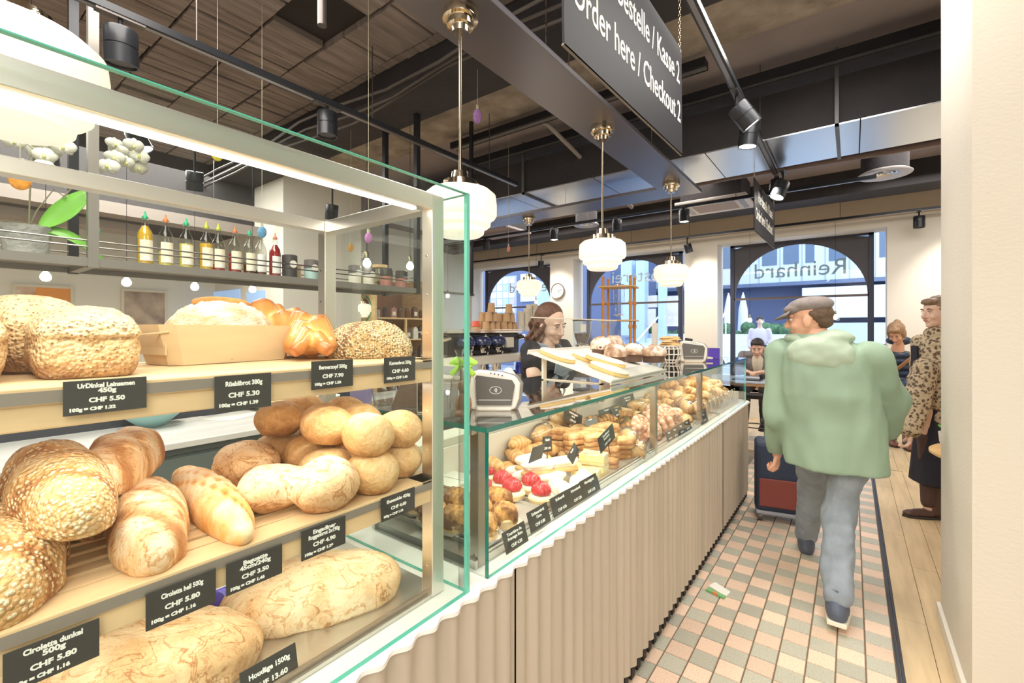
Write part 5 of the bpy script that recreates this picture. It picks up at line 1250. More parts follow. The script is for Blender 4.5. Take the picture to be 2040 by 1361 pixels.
# ================================================================== THINGS ON THE GLASS TOP AND SERVICE SIDE
GT = ZC+.001
scab = thing('service_cabinet', 'cream cabinet behind the pastry case carrying the grinder and drip tower', 'cabinet')
MB().box((-2.2, 3.45, 0), (-1.56, 4.40, 1.20)).build('body', M_cream, scab, bev=.004)
MB().box((-2.22, 3.43, 1.20), (-1.54, 4.42, 1.225)).build('top', M_marble, scab, bev=.003)
ws = thing('staff_worktop', 'pale worktop on the staff side below the glass top', 'counter')
MB().box((-1.42, Y0C, .98), (-1.30, 3.42, 1.01)).box((-1.42, Y0C, .84), (-1.405, 3.42, .98)).build('top', M_cream, ws)
def arcsym(par, M, s, m):
    for k, r in enumerate((.25, .45, .65)):
        mb = MB(); n = 10; vs = []
        for i in range(n+1): a = -.8+1.6*i/n; vs += [M @ Vector((-.4*s+r*s*cos(a), r*s*sin(a), 0)), M @ Vector((-.4*s+(r+.09)*s*cos(a), (r+.09)*s*sin(a), 0))]
        mb.add(vs, [(2*i, 2*i+1, 2*i+3, 2*i+2) for i in range(n)]); mb.build('contactless_mark', m, par)
    mb = MB(); n = 28; vs = []
    for i in range(n+1): a = 2*pi*i/n; vs += [M @ Vector((1.25*s*cos(a), .8*s*sin(a), 0)), M @ Vector((1.16*s*cos(a), .72*s*sin(a), 0))]
    mb.add(vs, [(2*i, 2*i+1, 2*i+3, 2*i+2) for i in range(n)]).build('contactless_ring', m, par)
def terminal(loc, yaw_, s, label, sw=1.):
    t = thing('card_terminal', label, 'card reader', loc, yaw_)
    t.scale = (s, s, s)
    poly = [(-.068, .0), (.060, .0), (.072, .03), (.076, .075), (.062, .097), (.02, .109), (-.045, .115), (-.066, .108), (-.074, .06)]
    K = T(0, 0, .004) @ RX(-.16)
    MB().prism(poly, -.0, .055, 'y', M=K).build('body', M_white, t, bev=.008)
    MB().prism([(x*1.07+.004, z*1.04-.001) for x, z in poly], .018, .04, 'y', M=K).build('rear_shell', mat('terminal_grey', (.26, .24, .22), .4), t, bev=.006)
    sc_ = [(-.050, .012), (.050, .012), (.060, .070), (.052, .084), (-.052, .098), (-.056, .09)]
    MB().prism(sc_, -.0095, -.004, 'y', M=K).build('screen', mat('dark_screen', (.115, .105, .095), .3), t)
    arcsym(t, K @ T(.004, -.0100, .055) @ RX(pi/2), .014, M_ink)
    MB().prism([(-.045, .026), (.05, .026), (.05, .0275), (-.045, .0275)], -.0102, -.0098, 'y', M=K).build('screen_line', M_ink, t)
    for k in range(4): MB().ball(K @ Vector((-.01+.011*k, -.0095, .104-.0022*k)), .0022, 8, 6).build('status_dot', M_card, t)
    MB().box((-.05, .0, 0), (.05, .09, .012)).build('foot', M_white, t, bev=.004)
terminal((-.846, 1.045, GT), R_(36), 1.02, 'large cream card terminal facing the customer, nearest on the glass top')
terminal((-.93, 3.47, GT), R_(28), 1.35, 'cream card terminal further along, beside the violet gift box')
c = at(1080, 790, X=-1.15)
t = thing('plush_lid_dispenser', 'cream rounded pot with a peaked lid behind the near card terminal', 'pot', (-.965, 1.23, GT))
MB().lathe([(0, 0), (.052, 0), (.058, .03), (.055, .06), (.04, .078), (0, .08)], 24).build('pot', M_cream, t); MB().lathe([(0, .078), (.028, .08), (.026, .095), (.010, .118), (0, .12)], 20).build('lid', M_white, t, loc=(.01, .03, -.012))
for k, (x, y, n, lb) in enumerate(((-1.16, 1.42, 2, 'left stack of small paper cups behind the terminal'), (-1.13, 1.47, 2, 'right stack of small paper cups behind the terminal'))):
    t = thing('paper_cup_stack', lb, 'cups', (x, y, GT))
    for q in range(n): MB().lathe([(.020, 0+.009*q), (.027, .05+.009*q), (.0285, .052+.009*q), (.0285, .055+.009*q), (.026, .055+.009*q)], 18, cap=False).build('cup', M_cream, t)
# chocolate bunny in cellophane
t = thing('chocolate_bunny', 'milk chocolate bunny in a clear bag tied with a lime green bow', 'chocolate', (-.848, .915, GT), R_(20))
mb = MB(); mb.ball((0, 0, .035), (.024, .02, .036)); mb.ball((0, 0, .083), (.018, .016, .02)); mb.ball((-.006, 0, .115), (.006, .004, .024)); mb.ball((.009, 0, .113), (.006, .004, .022)); mb.ball((.018, -.006, .04), (.008, .012, .01)); mb.ball((.0, -.016, .012), (.02, .014, .010))
obj('bunny', remesh(mb, .0025, 2), mat('milk_chocolate', (.34, .17, .10), .35), t)
MB().lathe([(.034, 0), (.038, .03), (.034, .10), (.012, .142), (.010, .150), (.026, .185)], 20, cap=False).build('clear_bag', glassmat('cellophane', (.97, .97, .95), 3., .12), t)
Mb = mat('lime_ribbon', (.42, .72, .10), .4)
for s_ in (-1, 1):
    MB().tube([(0, 0, .146), (s_*.02, -.004, .158), (s_*.037, -.002, .15), (s_*.02, .004, .142), (0, 0, .146)], .0045, 8, flat=2.2).build('bow_loop', Mb, t); MB().tube([(0, 0, .146), (s_*.022, -.006, .128), (s_*.034, -.008, .118)], .004, 6, flat=2).build('bow_tail', Mb, t)
# stand card with an orange seven
t = thing('offer_card', 'orange and blue upright offer card with a big 7 behind the bunny', 'sign', (-.985, .93, GT), R_(40))
MB().box((-.03, -.001, 0), (.03, .001, .16)).build('card', mat('slate_card', (.20, .19, .19), .5), t); MB().box((-.03, -.0016, .085), (-.0, -.001, .16)).build('orange_field', mat('orange_print', (.85, .26, .10), .5), t); MB().box((-.03, -.0018, .148), (.006, -.0012, .16)).box((.0, -.0018, .10), (.004, -.0012, .15)).build('blue_field', mat('blue_print', (.12, .16, .45), .5), t)
text('7', .055, M_cream, t, T(-.015, -.002, .122) @ RX(pi/2))
# bags behind the grain loaf
c = at(829, 824, Z=GT); t = thing('chocolate_box', 'clear box filled with dark broken chocolate and a cream label', 'box', (-.99, .925, GT), R_(38))
MB().box((-.032, -.025, 0), (.032, .025, .098)).build('clear_box', M_glass, t)
MB().box((-.028, -.021, .006), (.028, .021, .09)).build('broken_chocolate', mat('chocolate_pieces', (.16, .07, .04), .5, var=.5, vscale=120, bump=.8, bscale=90), t); MB().box((-.010, -.0262, .028), (.014, -.0252, .07)).build('cream_label', M_cream, t)
MB().box((-.034, -.027, .0), (-.032, .027, .1)).box((-.034, -.027, -.0), (.034, .027, .003)).build('box_edge', M_white, t)
t = thing('coffee_bag', 'tapered brown paper bag with an orange mark behind the braided loaves', 'bag', (-1.11, .965, GT), R_(38))
MB().loft([[Vector((sx*(.062-.35*z), sy*(.03-.25*z*.9), z)) for sx, sy in ((-1, -1), (1, -1), (1, 1), (-1, 1))] for z in (0, .05, .09, .105)], smooth=False).build('bag', mat('dark_brown_paper', (.17, .11, .085), .55, bump=.3), t)
MB().tube([(.028, -.031, .012), (.040, -.031, .03), (.028, -.024, .055), (.03, -.027, .02)], .004, 6).build('orange_mark', mat('orange_print', (.85, .26, .10), .5), t)
t = thing('pudding_dome', 'clear ribbed plastic dome pot behind the braided loaf', 'pot', (-1.22, .94, GT)); MB().lathe([(.034, 0), (.040, .035), (.042, .036), (.038, .06), (.022, .078), (0, .082)], 14).build('dome', glassmat('ribbed_plastic', (.93, .94, .94), 6., .15), t)
tag(MB().box((-.03, -.022, 0), (.03, .022, .058)).build('small_box', mat('lilac_box', (.36, .31, .62), .5), loc=(-1.29, .90, GT), rot=(0, 0, .7), bev=.002), 'small lilac box behind the upper shelf ticket of the braid', 'box')
t = thing('plate_stack', 'stack of white plates behind the ticket of the braided loaf', 'plates', (-2.7, 1.60, .926))
for k in range(7): MB().lathe([(0, .014*k), (.06, .014*k), (.105, .014*k+.014), (.106, .014*k+.017), (.06, .014*k+.005), (0, .014*k+.005)], 28).build('plate', M_white, t)
# tart tray
A = at(1055, 703, X=-1.24); B = at(1222, 758, X=-.83)
ang = math.atan2(A.z-B.z, B.x-A.x); ytr = 1.83
tray = thing('tart_tray', 'sloping white tray with oval iced tarts on an acrylic stand above the glass top', 'tray', (-1.035, ytr+.33, (A.z+B.z)/2), (0, ang, 0))
MB().box((-.225, -.36, -.006), (.225, .36, .002)).box((-.225, -.36, -.012), (-.220, .36, .012)).box((.220, -.36, -.014), (.225, .36, .008)).build('board', M_white, tray, bev=.002)
MB().box((.226, -.36, -.012), (.230, .36, .055)).build('acrylic_front', M_glass, tray)
st = thing('acrylic_stand', 'bent clear acrylic stand under the white tart tray', 'stand', (-1.03, ytr+.33, GT))
for y in (-.33, .30): MB().box((.14, y, 0), (.15, y+.03, .03)).box((-.16, y, 0), (-.15, y+.03, .10)).box((-.16, y, 0), (.15, y+.03, .003)).build('leg', M_cream, st)
ctp = mat('iced_top', (.92, .86, .74), .4, var=.08, vscale=30); cyl_ = mat('sponge_yellow', (.80, .56, .22), .7)
MT = T(-1.035, ytr+.33, (A.z+B.z)/2) @ RY(ang)
for (x, y, z, yw, lb) in ((-.11, -.27, .003, -.1, 'oval iced tart lying alone at the left end of the white tray'), (-.02, -.09, .003, .15, 'oval iced tart in the middle of the white tray'), (.13, -.19, .003, -.05, 'oval iced tart at the front right corner of the white tray'), (.07, -.12, .026, .2, 'oval iced tart lying on top of the two others')):
    t = thing('iced_tart', lb, 'tart'); t.matrix_world = MT @ T(x, y, z) @ RZ(yw)
    loaf(.20, .115, .026, 3, nu=30, nv=20, lump=.05, ex=2.4).build('sponge', cyl_, t)
    loaf(.195, .11, .014, 4, nu=30, nv=20, lump=.05, ex=2.4).build('icing', ctp, t, loc=(0, 0, .016))
Bp = breadmat('panettone_top', (.90, .84, .72), (.50, .30, .18), (.20, .09, .05), 34, .9, .9, 60)
for (u, v, f, s_, lb) in ((1198, 693, 2.33, 1., 'sugared panettone in a dark paper case, left one on the tray'), (1222, 686, 2.62, 1., 'sugared panettone behind the others on the tray'), (1226, 708, 2.25, 1., 'sugared panettone in front centre of the tray'), (1262, 702, 2.50, 1., 'sugared panettone, third from the left on the tray'), (1302, 704, 2.72, 1.35, 'large pale stollen loaf at the right end of the tray')):
    c = at(u, v+14, f=f); t = thing('panettone', lb, 'cake', (c.x, c.y, c.z-.012))
    MB().lathe([(0, 0), (.046*s_, 0), (.049*s_, .055), (.045*s_, .057), (0, .055)], 22).build('paper_case', mat('brown_case', (.13, .075, .05), .5), t)
    loaf(.112*s_, .112*s_, .06, int(u), nu=30, nv=24, lump=.35, rough=.1, cbase=.4, cnoise=1.2).build('sugared_top', Bp, t, loc=(0, 0, .04))
# acrylic guard behind the tray
t = thing('glass_guard', 'upright clear glass guard with a white post behind the tarts', 'screen')
MB().box((-1.33, 1.95, 1.20), (-1.322, 3.0, 1.51)).build('pane', M_glass, t); MB().box((-1.333, 1.95, 1.508), (-1.319, 3.0, 1.514)).build('pane_edge', M_cream, t)
c = at(1304, 692, X=-1.32); MB().box((-1.335, c.y-.025, 1.19), (-1.30, c.y+.025, 1.50)).build('post', M_white, t)
t = thing('kraft_box', 'brown kraft gift box standing in front of the drip tower', 'box', (-1.30, 3.05, 1.209), R_(20))
MB().box((-.13, -.08, 0), (.13, .08, .30)).xf(Matrix.Diagonal((1, 1, .45, 1))).build('box', mat('kraft_paper', (.58, .42, .28), .7), t, bev=.003)
t = thing('lattice_pot', 'white lattice pot with holes, holding flat pastries', 'pot', (-1.06, 3.34, GT))
mb = MB().lathe([(.045, 0), (.062, .02), (.078, .06), (.074, .10), (.062, .118)], 14, cap=False); o = mb.build('lattice', M_white, t)
wf = o.modifiers.new('lattice', 'WIREFRAME'); wf.thickness = .013; wf.use_even_offset = False
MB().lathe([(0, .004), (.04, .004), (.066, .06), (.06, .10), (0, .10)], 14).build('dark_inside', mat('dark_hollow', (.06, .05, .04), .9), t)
for k in range(5): roll(.17, .05, .018, k, cbase=.3).build('flat_pastry', PB['gold'], t, loc=(.0, .0, .118+.014*k), rot=(0, 0, .7+.25*(k % 3)))
t = thing('violet_gift_box', 'long violet gift box with an orange band by the far terminal', 'box', (-1.07, 3.95, GT), R_(25))
MB().box((-.20, -.07, 0), (.20, .07, .09)).build('box', mat('violet_box', (.11, .06, .50), .35), t, bev=.002); MB().box((-.20, -.071, .088), (.20, .071, .094)).build('lid_edge', M_cream, t); MB().box((.06, -.0725, 0), (.075, .0725, .096)).build('orange_band', mat('orange_print', (.85, .26, .10), .5), t)
t = thing('counter_sign', 'tiny dark card on a stand on top of the violet gift box', 'sign', (-1.10, 3.93, GT+.095)); MB().box((-.03, -.002, .02), (.03, .002, .07)).build('card', M_card, t, rot=(0, .15, .4)); MB().box((-.02, -.015, 0), (.02, .015, .004)).tube([(0, 0, 0), (0, 0, .022)], .002, 6).build('stand', M_dark, t)
for k, (lb) in enumerate(('lower folded leaflet pile beside the far terminal', 'upper folded leaflet pile beside the far terminal')):
    tag(MB().box((-.06, -.05, 0), (.06, .05, .012)).build('leaflet_pile', M_cream if k else mat('violet_box', (.11, .06, .5), .35), loc=(-.93, 3.72, GT+.013*k), rot=(0, 0, .5+.1*k)), lb, 'leaflets')

# ---- coffee corner
pl = tag(MB().box((-3.12, 2.55, .925), (-2.5, 4.55, 1.03)).build('machine_plinth', M_steelh, bev=.003), 'low steel plinth on the back counter under the coffee machine', 'plinth')
em_ = thing('espresso_machine', 'black and chrome three group espresso machine with cups stacked on top', 'coffee machine', (-2.84, 3.28, 1.031))
MB().box((-.24, -.50, .10), (.20, .50, .18)).build('base', M_cream, em_, bev=.01)
MB().box((-.24, -.52, .18), (.10, .52, .385)).build('body', mat('espresso_black', (.03, .03, .035), .25), em_, bev=.02)
MB().box((-.26, -.54, .385), (.12, .54, .40)).box((.10, -.54, .41), (.108, .54, .418)).build('cup_tray', M_chrome, em_)
MB().box((-.1, -.5, .0), (.26, .5, .03)).build('drip_tray', M_chrome, em_)
for y in (-.45, .45): MB().box((-.2, y-.02, 0), (-.16, y+.02, .1)).build('foot', M_chrome, em_)
dm = mat('blue_black_dome', (.03, .04, .10), .15)
for y in (-.36, -.14, .08):
    MB().lathe([(.0, .36), (.06, .35), (.085, .31), (.085, .28), (.05, .26), (0, .26)], 20).build('group_head', dm, em_, loc=(.16, y, 0))
    MB().lathe([(0, .20), (.034, .205), (.036, .25), (.045, .255), (0, .258)], 18).build('portafilter', M_chrome, em_, loc=(.16, y, 0))
    MB().tube([(.19, y, .235), (.30, y+.03, .215)], [.012, .016], 10).build('handle', M_black, em_)
    MB().tube([(.12, y+.09, .37), (.16, y+.10, .31), (.15, y+.09, .20), (.12, y+.09, .14)], .010, 8).build('steam_pipe', M_chrome, em_)
    MB().lathe([(0, .19), (.018, .19), (.03, .11), (.03, .10), (0, .10)], 14).build('milk_jug', M_chrome, em_, loc=(.17, y+.0, -.06))
MB().lathe([(0, 0), (.035, 0), (.035, .01), (0, .01)], 20, M=T(.2, .40, .14) @ RY(pi/2)).build('gauge', M_chrome, em_)
MB().box((.10, .26, .24), (.13, .38, .34)).build('display', M_cream, em_)
MB().tube([(.12, .46, .36), (.2, .47, .36), (.22, .47, .28), (.2, .46, .2)], .012, 8).build('steam_wand', M_chrome, em_)
for y in (-.56, .5): MB().tube([(.1, y, .33), (.2, y-.03, .34)], [.02, .012], 8).build('steam_knob', M_chrome, em_)
kr = mat('kraft_cup', (.60, .38, .20), .6); 
def cup_up(par, loc, m=kr, s=1.):
    MB().lathe([(.043*s, 0), (.041*s, .004), (.032*s, .09*s), (.030*s, .092*s), (0, .090*s)], 16).build('cup', m, par, loc=loc)
def cups(u0, n, rows, lb, z0=1.031+.402):
    t = thing('paper_cup_pyramid', lb, 'cups', (-2.9, Yat(u0, -2.9), z0))
    for r in range(rows):
        for k in range(n-r):
            cup_up(t, (0, (k-(n-r-1)/2)*.085, .094*r)); 
            if r < rows-1: cup_up(t, (-.085, (k-(n-r-1)/2)*.085, .094*r))
cups(979, 3, 3, 'pyramid of upturned kraft paper cups, left one on the coffee machine'); cups(1014, 3, 3, 'pyramid of upturned kraft paper cups, right one on the coffee machine')
t = thing('red_bowl_stack', 'red and tan upturned bowls at the left end of the coffee machine', 'bowls', (-2.86, Yat(948, -2.86), 1.433))
MB().lathe([(.05, 0), (.03, .05), (0, .05)], 18).build('bowl', mat('red_bowl', (.75, .14, .08), .3), t, loc=(0, 0, .045)); MB().lathe([(.055, 0), (.035, .045), (0, .045)], 18).build('bowl', kr, t)
for k, (u, n) in enumerate(((1038, 18), (1046, 21), (1054, 25), (1062, 26))):
    t = thing('white_cup_stack', 'tall stack of cream paper cups on the coffee machine, %s of four' % ('leftmost', 'second', 'third', 'rightmost')[k], 'cups', (-2.84+.02*(k % 2), Yat(u, -2.84)-.0, 1.433), group='cream cup stacks')
    for q in range(n): MB().lathe([(.031, .0115*q), (.033, .0115*q+.001), (.034, .0115*q+.0095), (.031, .0115*q+.0105)], 14).build('cup', M_cream, t)
def mug(u, m, lb):
    y = Yat(u, -2.56); t = thing('mug', lb, 'mug', (-2.56, y, 1.031)); MB().lathe([(0, 0), (.042, 0), (.044, .004), (.044, .10), (.040, .10), (.039, .008), (0, .008)], 24).build('body', m, t)
    MB().tube([(.0, -.04, .08), (.0, -.07, .075), (.0, -.075, .05), (.0, -.068, .028), (.0, -.04, .022)], .006, 8).build('handle', m, t)
mug(1051, mat('red_enamel', (.72, .03, .03), .2), 'red enamel mug beside the coffee machine'); mug(1037, mat('blue_enamel', (.03, .05, .35), .2), 'blue enamel mug left of the red one')
t = thing('coffee_grinder', 'coffee grinder with clear hopper half full of beans behind the tarts', 'grinder', (-2.02, 3.80, 1.226))
MB().lathe([(0, 0), (.07, 0), (.075, .01), (.06, .05), (.06, .08), (.065, .085), (0, .09)], 22).build('body', M_chrome, t)
MB().lathe([(.045, .088), (.07, .15), (.083, .22), (.084, .30)], 24, cap=False).build('hopper', glassmat('hopper_glass', (.86, .88, .9), 4.), t); MB().lathe([(0, .09), (.043, .09), (.066, .15), (.072, .185), (0, .19)], 20).build('coffee_beans', mat('beans', (.13, .07, .045), .4, var=.3, vscale=80, bump=.6, bscale=120), t)
MB().lathe([(0, .30), (.088, .30), (.088, .312), (0, .312)], 24).build('lid', M_black, t); MB().box((.083, -.03, .2), (.086, .02, .27)).build('label', M_cream, t, rot=(0, 0, -.9))
# cold drip tower
t = thing('cold_drip_tower', 'turned wooden cold drip coffee tower with glass vessels before the middle window', 'drip tower', (-1.82, 4.18, 1.226), R_(12))
tw = mat('orange_turned_wood', (.62, .27, .07), .35)
for (x, y) in ((-.13, -.11), (.13, -.11), (.13, .11), (-.13, .11)):
    prof = [(0, 0), (.014, 0)]+[((.0135 if int(z*26) % 6 else .019), z) for z in [i*.0125 for i in range(1, 56)]]+[(.012, .70), (.016, .712), (.014, .728), (0, .738)]
    MB().lathe(prof, 12).build('turned_post', tw, t, loc=(x, y, 0))
for z in (.30, .625): MB().box((-.17, -.14, z), (.17, .14, z+.014)).build('wood_shelf', mat('honey_wood', (.72, .45, .18), .4), t, bev=.003)
MB().box((-.17, -.14, .0), (.17, .14, .014)).build('wood_base', tw, t)
MB().lathe([(.055, .48), (.058, .62), (.052, .66), (0, .67)], 20, cap=False).build('glass_vessel', glassmat('lab_glass', (.93, .95, .97), 4.), t); MB().lathe([(.035, .36), (.035, .47), (.012, .475), (.012, .48)], 18, cap=False).lathe([(.01, .34), (.035, .36)], 18, cap=False).build('glass_tube', glassmat('lab_glass', (.93, .95, .97), 4.), t)
MB().lathe([(.0, .02), (.06, .022), (.07, .06), (.03, .15), (.015, .2), (.022, .22)], 20).build('glass_flask', glassmat('lab_glass', (.93, .95, .97), 4.), t); MB().box((-.05, -.006, .36), (.05, .006, .368)).build('tap', M_white, t)
# clock
t = thing('wall_clock', 'round wall clock on the white pier between the left and middle windows', 'clock', (-4.99, 8.325, 2.26))
MB().lathe([(0, .0), (.15, 0), (.17, .03), (.16, .045), (.14, .03), (0, .028)], 36, M=RX(pi/2)).build('rim', mat('clock_rim', (.33, .31, .29), .35, .6), t); MB().lathe([(0, .031), (.14, .031)], 32, M=RX(pi/2), cap=False).build('dial', M_white, t)
for a, L in ((2.2, .09), (1.4, .12)): MB().box((-.004, -.034, 0), (.004, -.032, L)).build('hand', M_card, t, rot=(0, a, 0))

# ---- seating by the window and at the right
tb = thing('window_table', 'pale topped table with oak edge and legs in front of the right window', 'table', (-1.1, 6.15, 0))
MB().box((-.62, -.42, .835), (.50, .25, .855)).build('top', mat('blue_grey_laminate', (.50, .56, .66), .3), tb, bev=.004); MB().box((-.62, -.425, .805), (.50, -.40, .833)).box((-.62, .22, .805), (.5, .25, .833)).build('oak_edge', mat('oak_edge', (.45, .26, .13), .5), tb)
for (x, y) in ((-.56, -.36), (.44, -.36), (.44, .2), (-.56, .2)): MB().box((x-.025, y-.025, 0), (x+.025, y+.025, .805)).build('leg', mat('oak_leg', (.66, .38, .16), .5), tb)
tag(MB().box((-.15, -.1, 0), (.15, .1, .012)).build('tablet', M_card, loc=(-.98, 5.93, .856), bev=.003), 'dark tablet lying on the window table before the seated man', 'tablet')
t = thing('coffee_cup', 'small dark coffee cup on the window table', 'cup', (-.83, 5.98, .869)); MB().lathe([(0, 0), (.03, 0), (.038, .05), (.034, .05), (.028, .006), (0, .006)], 18).build('cup', M_card, t)
def stool(x, y, lb, h=.62):
    t = thing('bar_stool', lb, 'stool', (x, y, 0)); MB().lathe([(0, h-.04), (.17, h-.04), (.18, h-.02), (.17, h), (0, h)], 24).build('seat', M_card, t)
    for k in range(4): a = pi/4+k*pi/2; MB().tube([(.19*cos(a), .19*sin(a), 0), (.11*cos(a), .11*sin(a), h-.04)], .011, 8).build('leg', M_dark, t)
    MB().tube([(.165*cos(a), .165*sin(a), .22) for a in [i*pi/8 for i in range(17)]], .008, 6).build('foot_ring', M_dark, t)
stool(-.98, 6.50, 'round black stool under the seated man'); stool(-1.45, 5.45, 'round black stool at the left front of the window table', .5); stool(-.62, 5.62, 'round dark stool before the window table on the right', .48)
# lower wall by the windows: dark bench
t = thing('window_bench', 'long dark bench seat under the arched windows', 'bench', (0, 0, 0)); MB().box((-4.6, 7.75, .40), (-1.95, 8.3, .46)).build('seat', M_dark, t, bev=.01); MB().box((-4.6, 7.8, .0), (-1.95, 8.3, .40)).build('base', M_black, t)
t = thing('round_table', 'small round oak table cut off by the right pillar', 'table', (.79, 4.13, 0)); MB().lathe([(0, .62), (.36, .62), (.375, .63), (.375, .645), (.36, .655), (0, .655)], 48).build('top', mat('oak_top', (.80, .52, .24), .4, var=.1, vscale=4, stretch=(1, 6, 1)), t); MB().lathe([(.22, 0), (.22, .01), (.03, .03), (.025, .62), (0, .62)], 24).build('foot', M_black, t)
t = thing('potted_plant', 'small green plant in a white pot on the round oak table', 'plant', (.52, 4.08, .656)); MB().lathe([(0, 0), (.04, 0), (.06, .06), (.065, .12), (.058, .12), (.05, .1), (0, .1)], 24).build('pot', M_white, t)
for k in range(9): a = k*.7; leaf((.0, 0, .1), (cos(a)*.7, sin(a)*.7, .9), .11, .03, .03, t)
t = thing('paper_litter', 'crumpled white and green wrapper lying on the tiles', 'litter', (-.585, 2.70, .0), R_(-20)); 
mb = MB().loft([[Vector((x*.05, y*.03, z)) for x, y in ((-1, -1), (1, -.8), (.9, 1), (-.95, .9))] for z in (0.001, .02)], smooth=False); mb.build('wrapper', M_white, t, rot=(.1, .15, 0), bev=.004)
MB().box((-.05, -.055, .001), (.05, -.03, .012)).build('green_strip', mat('green_print2', (.2, .5, .2), .5), t, rot=(0, 0, .1)); MB().box((-.01, -.056, .002), (.02, -.045, .014)).build('orange_spot', mat('orange_print', (.85, .26, .10), .5), t)

# ================================================================== OUTSIDE
def ob(name, u0, v0, u1, v1, Y, dep, m, par=None, label=None, cat=None):
    a = at(u0, v0, Y=Y); b = at(u1, v1, Y=Y); zt, zb = (a.z+at(u1, v0, Y=Y).z)/2, (b.z+at(u0, v1, Y=Y).z)/2
    o = MB().box((a.x, Y, zb), (b.x, Y+dep, zt)).build(name, m, par)
    if cat: tag(o, label, cat)
    return o
struct(MB().box((-40, 8.8, -.2), (20, 45, -.15)).build('ground', mat('grey_asphalt', (.42, .44, .48), .8)))
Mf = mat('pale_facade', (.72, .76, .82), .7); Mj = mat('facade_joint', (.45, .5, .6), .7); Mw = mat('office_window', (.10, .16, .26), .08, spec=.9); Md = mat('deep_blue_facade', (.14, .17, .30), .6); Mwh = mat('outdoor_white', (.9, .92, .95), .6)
bl = thing('office_building', 'pale blue panelled office building across the street behind the right window', 'building', (0, 22, 0))
MB().box((-11, 0, 3.35), (6, 6, 14)).build('wall', Mf, bl)
for k in range(22): MB().box((-11+k*.78, -.03, 3.35), (-11+k*.78+.03, 0, 14)).build('panel_joint', Mj, bl)
for fl in range(3):
    for k in range(21):
        x = -10.95+k*.78+.08; MB().box((x, -.02, 4.15+fl*3), (x+(.55 if k % 3 else .3), -.005, 5.15+fl*3)).build('window', Mw, bl)
MB().box((-11, .8, -.1), (6, 6, 3.35)).build('ground_floor', Md, bl); MB().box((-11, -.2, 3.25), (6, .8, 3.4)).build('canopy', mat('canopy_slate_blue', (.16, .2, .32), .6), bl)  # canopy slab has its own slate blue colour
MB().box((-1.6, -.4, 1.9), (3, .3, 3.1)).build('shop_sign_band', Mwh, bl); MB().box((-1.6, -.3, .9), (3, .3, 1.7)).build('parapet', Mf, bl)
for k, x in enumerate((-4.9, -4.1, -3.55)):
    t = thing('closed_parasol', 'closed white parasol across the street, %s of three' % ('left', 'middle', 'right')[k], 'parasol', (x, 20.5, -.15)); MB().lathe([(0, 0), (.25, 0), (.25, .06), (.03, .08), (.03, 3.1), (0, 3.1)], 12).build('pole', Mwh, t); MB().lathe([(.10, 1.2), (.22, 1.3), (.17, 2.4), (.05, 3.0), (0, 3.05)], 14).build('canopy', Mwh, t)
st_ = thing('outdoor_stairs', 'wide pale outdoor stairs across the street behind the seated man', 'stairs', (-4.2, 13.5, -.15))
for k in range(9): MB().box((-1.8, k*.32, 0), (4.2, k*.32+.34, .16*(k+1))).build('step', mat('pale_stone_step', (.74, .78, .84), .6), st_)
MB().tube([(-1.2, -.4, .95), (-1.2, 2.9, 2.3)], .03, 8).tube([(.9, -.4, .95), (.9, 2.9, 2.3)], .03, 8).build('handrail', Mwh, st_)
for k in range(5): MB().tube([(.9, .2+k*.6, .2*k), (.9, .2+k*.6, 1.2+.24*k)], .02, 6).build('baluster', Mwh, st_)
hd = thing('green_hedge', 'low green hedge beside the outdoor stairs', 'hedge', (-4.6, 18.6, .5)); 
hm = MB()
for k in range(26): hm.ball((-2.2+k*.2+random.uniform(-.1, .1), random.uniform(-.3, .3), random.uniform(.5, 1.0)), random.uniform(.2, .32), 9, 7)
hm.build('foliage', mat('hedge_green', (.10, .20, .10), .8, var=.5, vscale=9, bump=1., bscale=14), hd); MB().box((-2.4, -.4, -.65), (3.2, .4, .5)).build('planter', Mf, hd)
# dark facade behind the middle and left windows
b2 = thing('dark_blue_building', 'deep blue building with pale columns behind the middle window', 'building', (0, 16, 0))
MB().box((-22, 0, -.15), (-7.3, 5, 9)).build('wall', Md, b2)
for (u0, v0, u1, v1, nm) in ((1237, 520, 1258, 700, 'column'), (1267, 520, 1284, 700, 'column'), (1311, 540, 1322, 665, 'column')):
    a = at(u0, v0, Y=15.6); b = at(u1, v1, Y=15.6); MB().box((a.x, -.4, -.15), (b.x, 0, a.z)).build(nm, mat('column_blue', (.55, .68, .82), .5), b2)
for (u0, v0, u1, v1) in ((1272, 590, 1308, 612), (1325, 590, 1350, 650), (1270, 616, 1305, 650)):
    a = at(u0, v0, Y=15.9); b = at(u1, v1, Y=15.9); MB().box((a.x, -.1, b.z), (b.x, 0, a.z)).build('shop_window', mat('lit_shop_window', (.4, .42, .45), .3, emit=(.9, .8, .65), es=.35, var=.5, vscale=1.2), b2)
a = at(1040, 560, Y=15.9); b = at(1062, 600, Y=15.9); MB().box((a.x-.1, -.08, b.z), (b.x+.1, 0, a.z+.3)).build('pale_panel', Mf, b2)
a = at(1068, 562, Y=15.9); b = at(1095, 640, Y=15.9); MB().box((a.x, -.08, b.z), (b.x+1, 0, a.z)).build('pale_panel', mat('sky_blue_panel', (.5, .64, .82), .5), b2)
bo = thing('poster_board', 'white notice board divided into a grid outside the left window', 'sign', (0, 11.5, 0))
a = at(978, 555, Y=11.5); b = at(1026, 622, Y=11.5); W_ = (b.x-a.x)/4; H_ = (a.z-b.z)/5
MB().box((a.x-.03, .01, b.z-.03), (b.x+.03, .05, a.z+.03)).build('backing', Mj, bo)
MB().box((a.x, .02, -.15), (a.x+.06, .06, b.z)).box((b.x-.06, .02, -.15), (b.x, .06, b.z)).build('leg', Mj, bo)
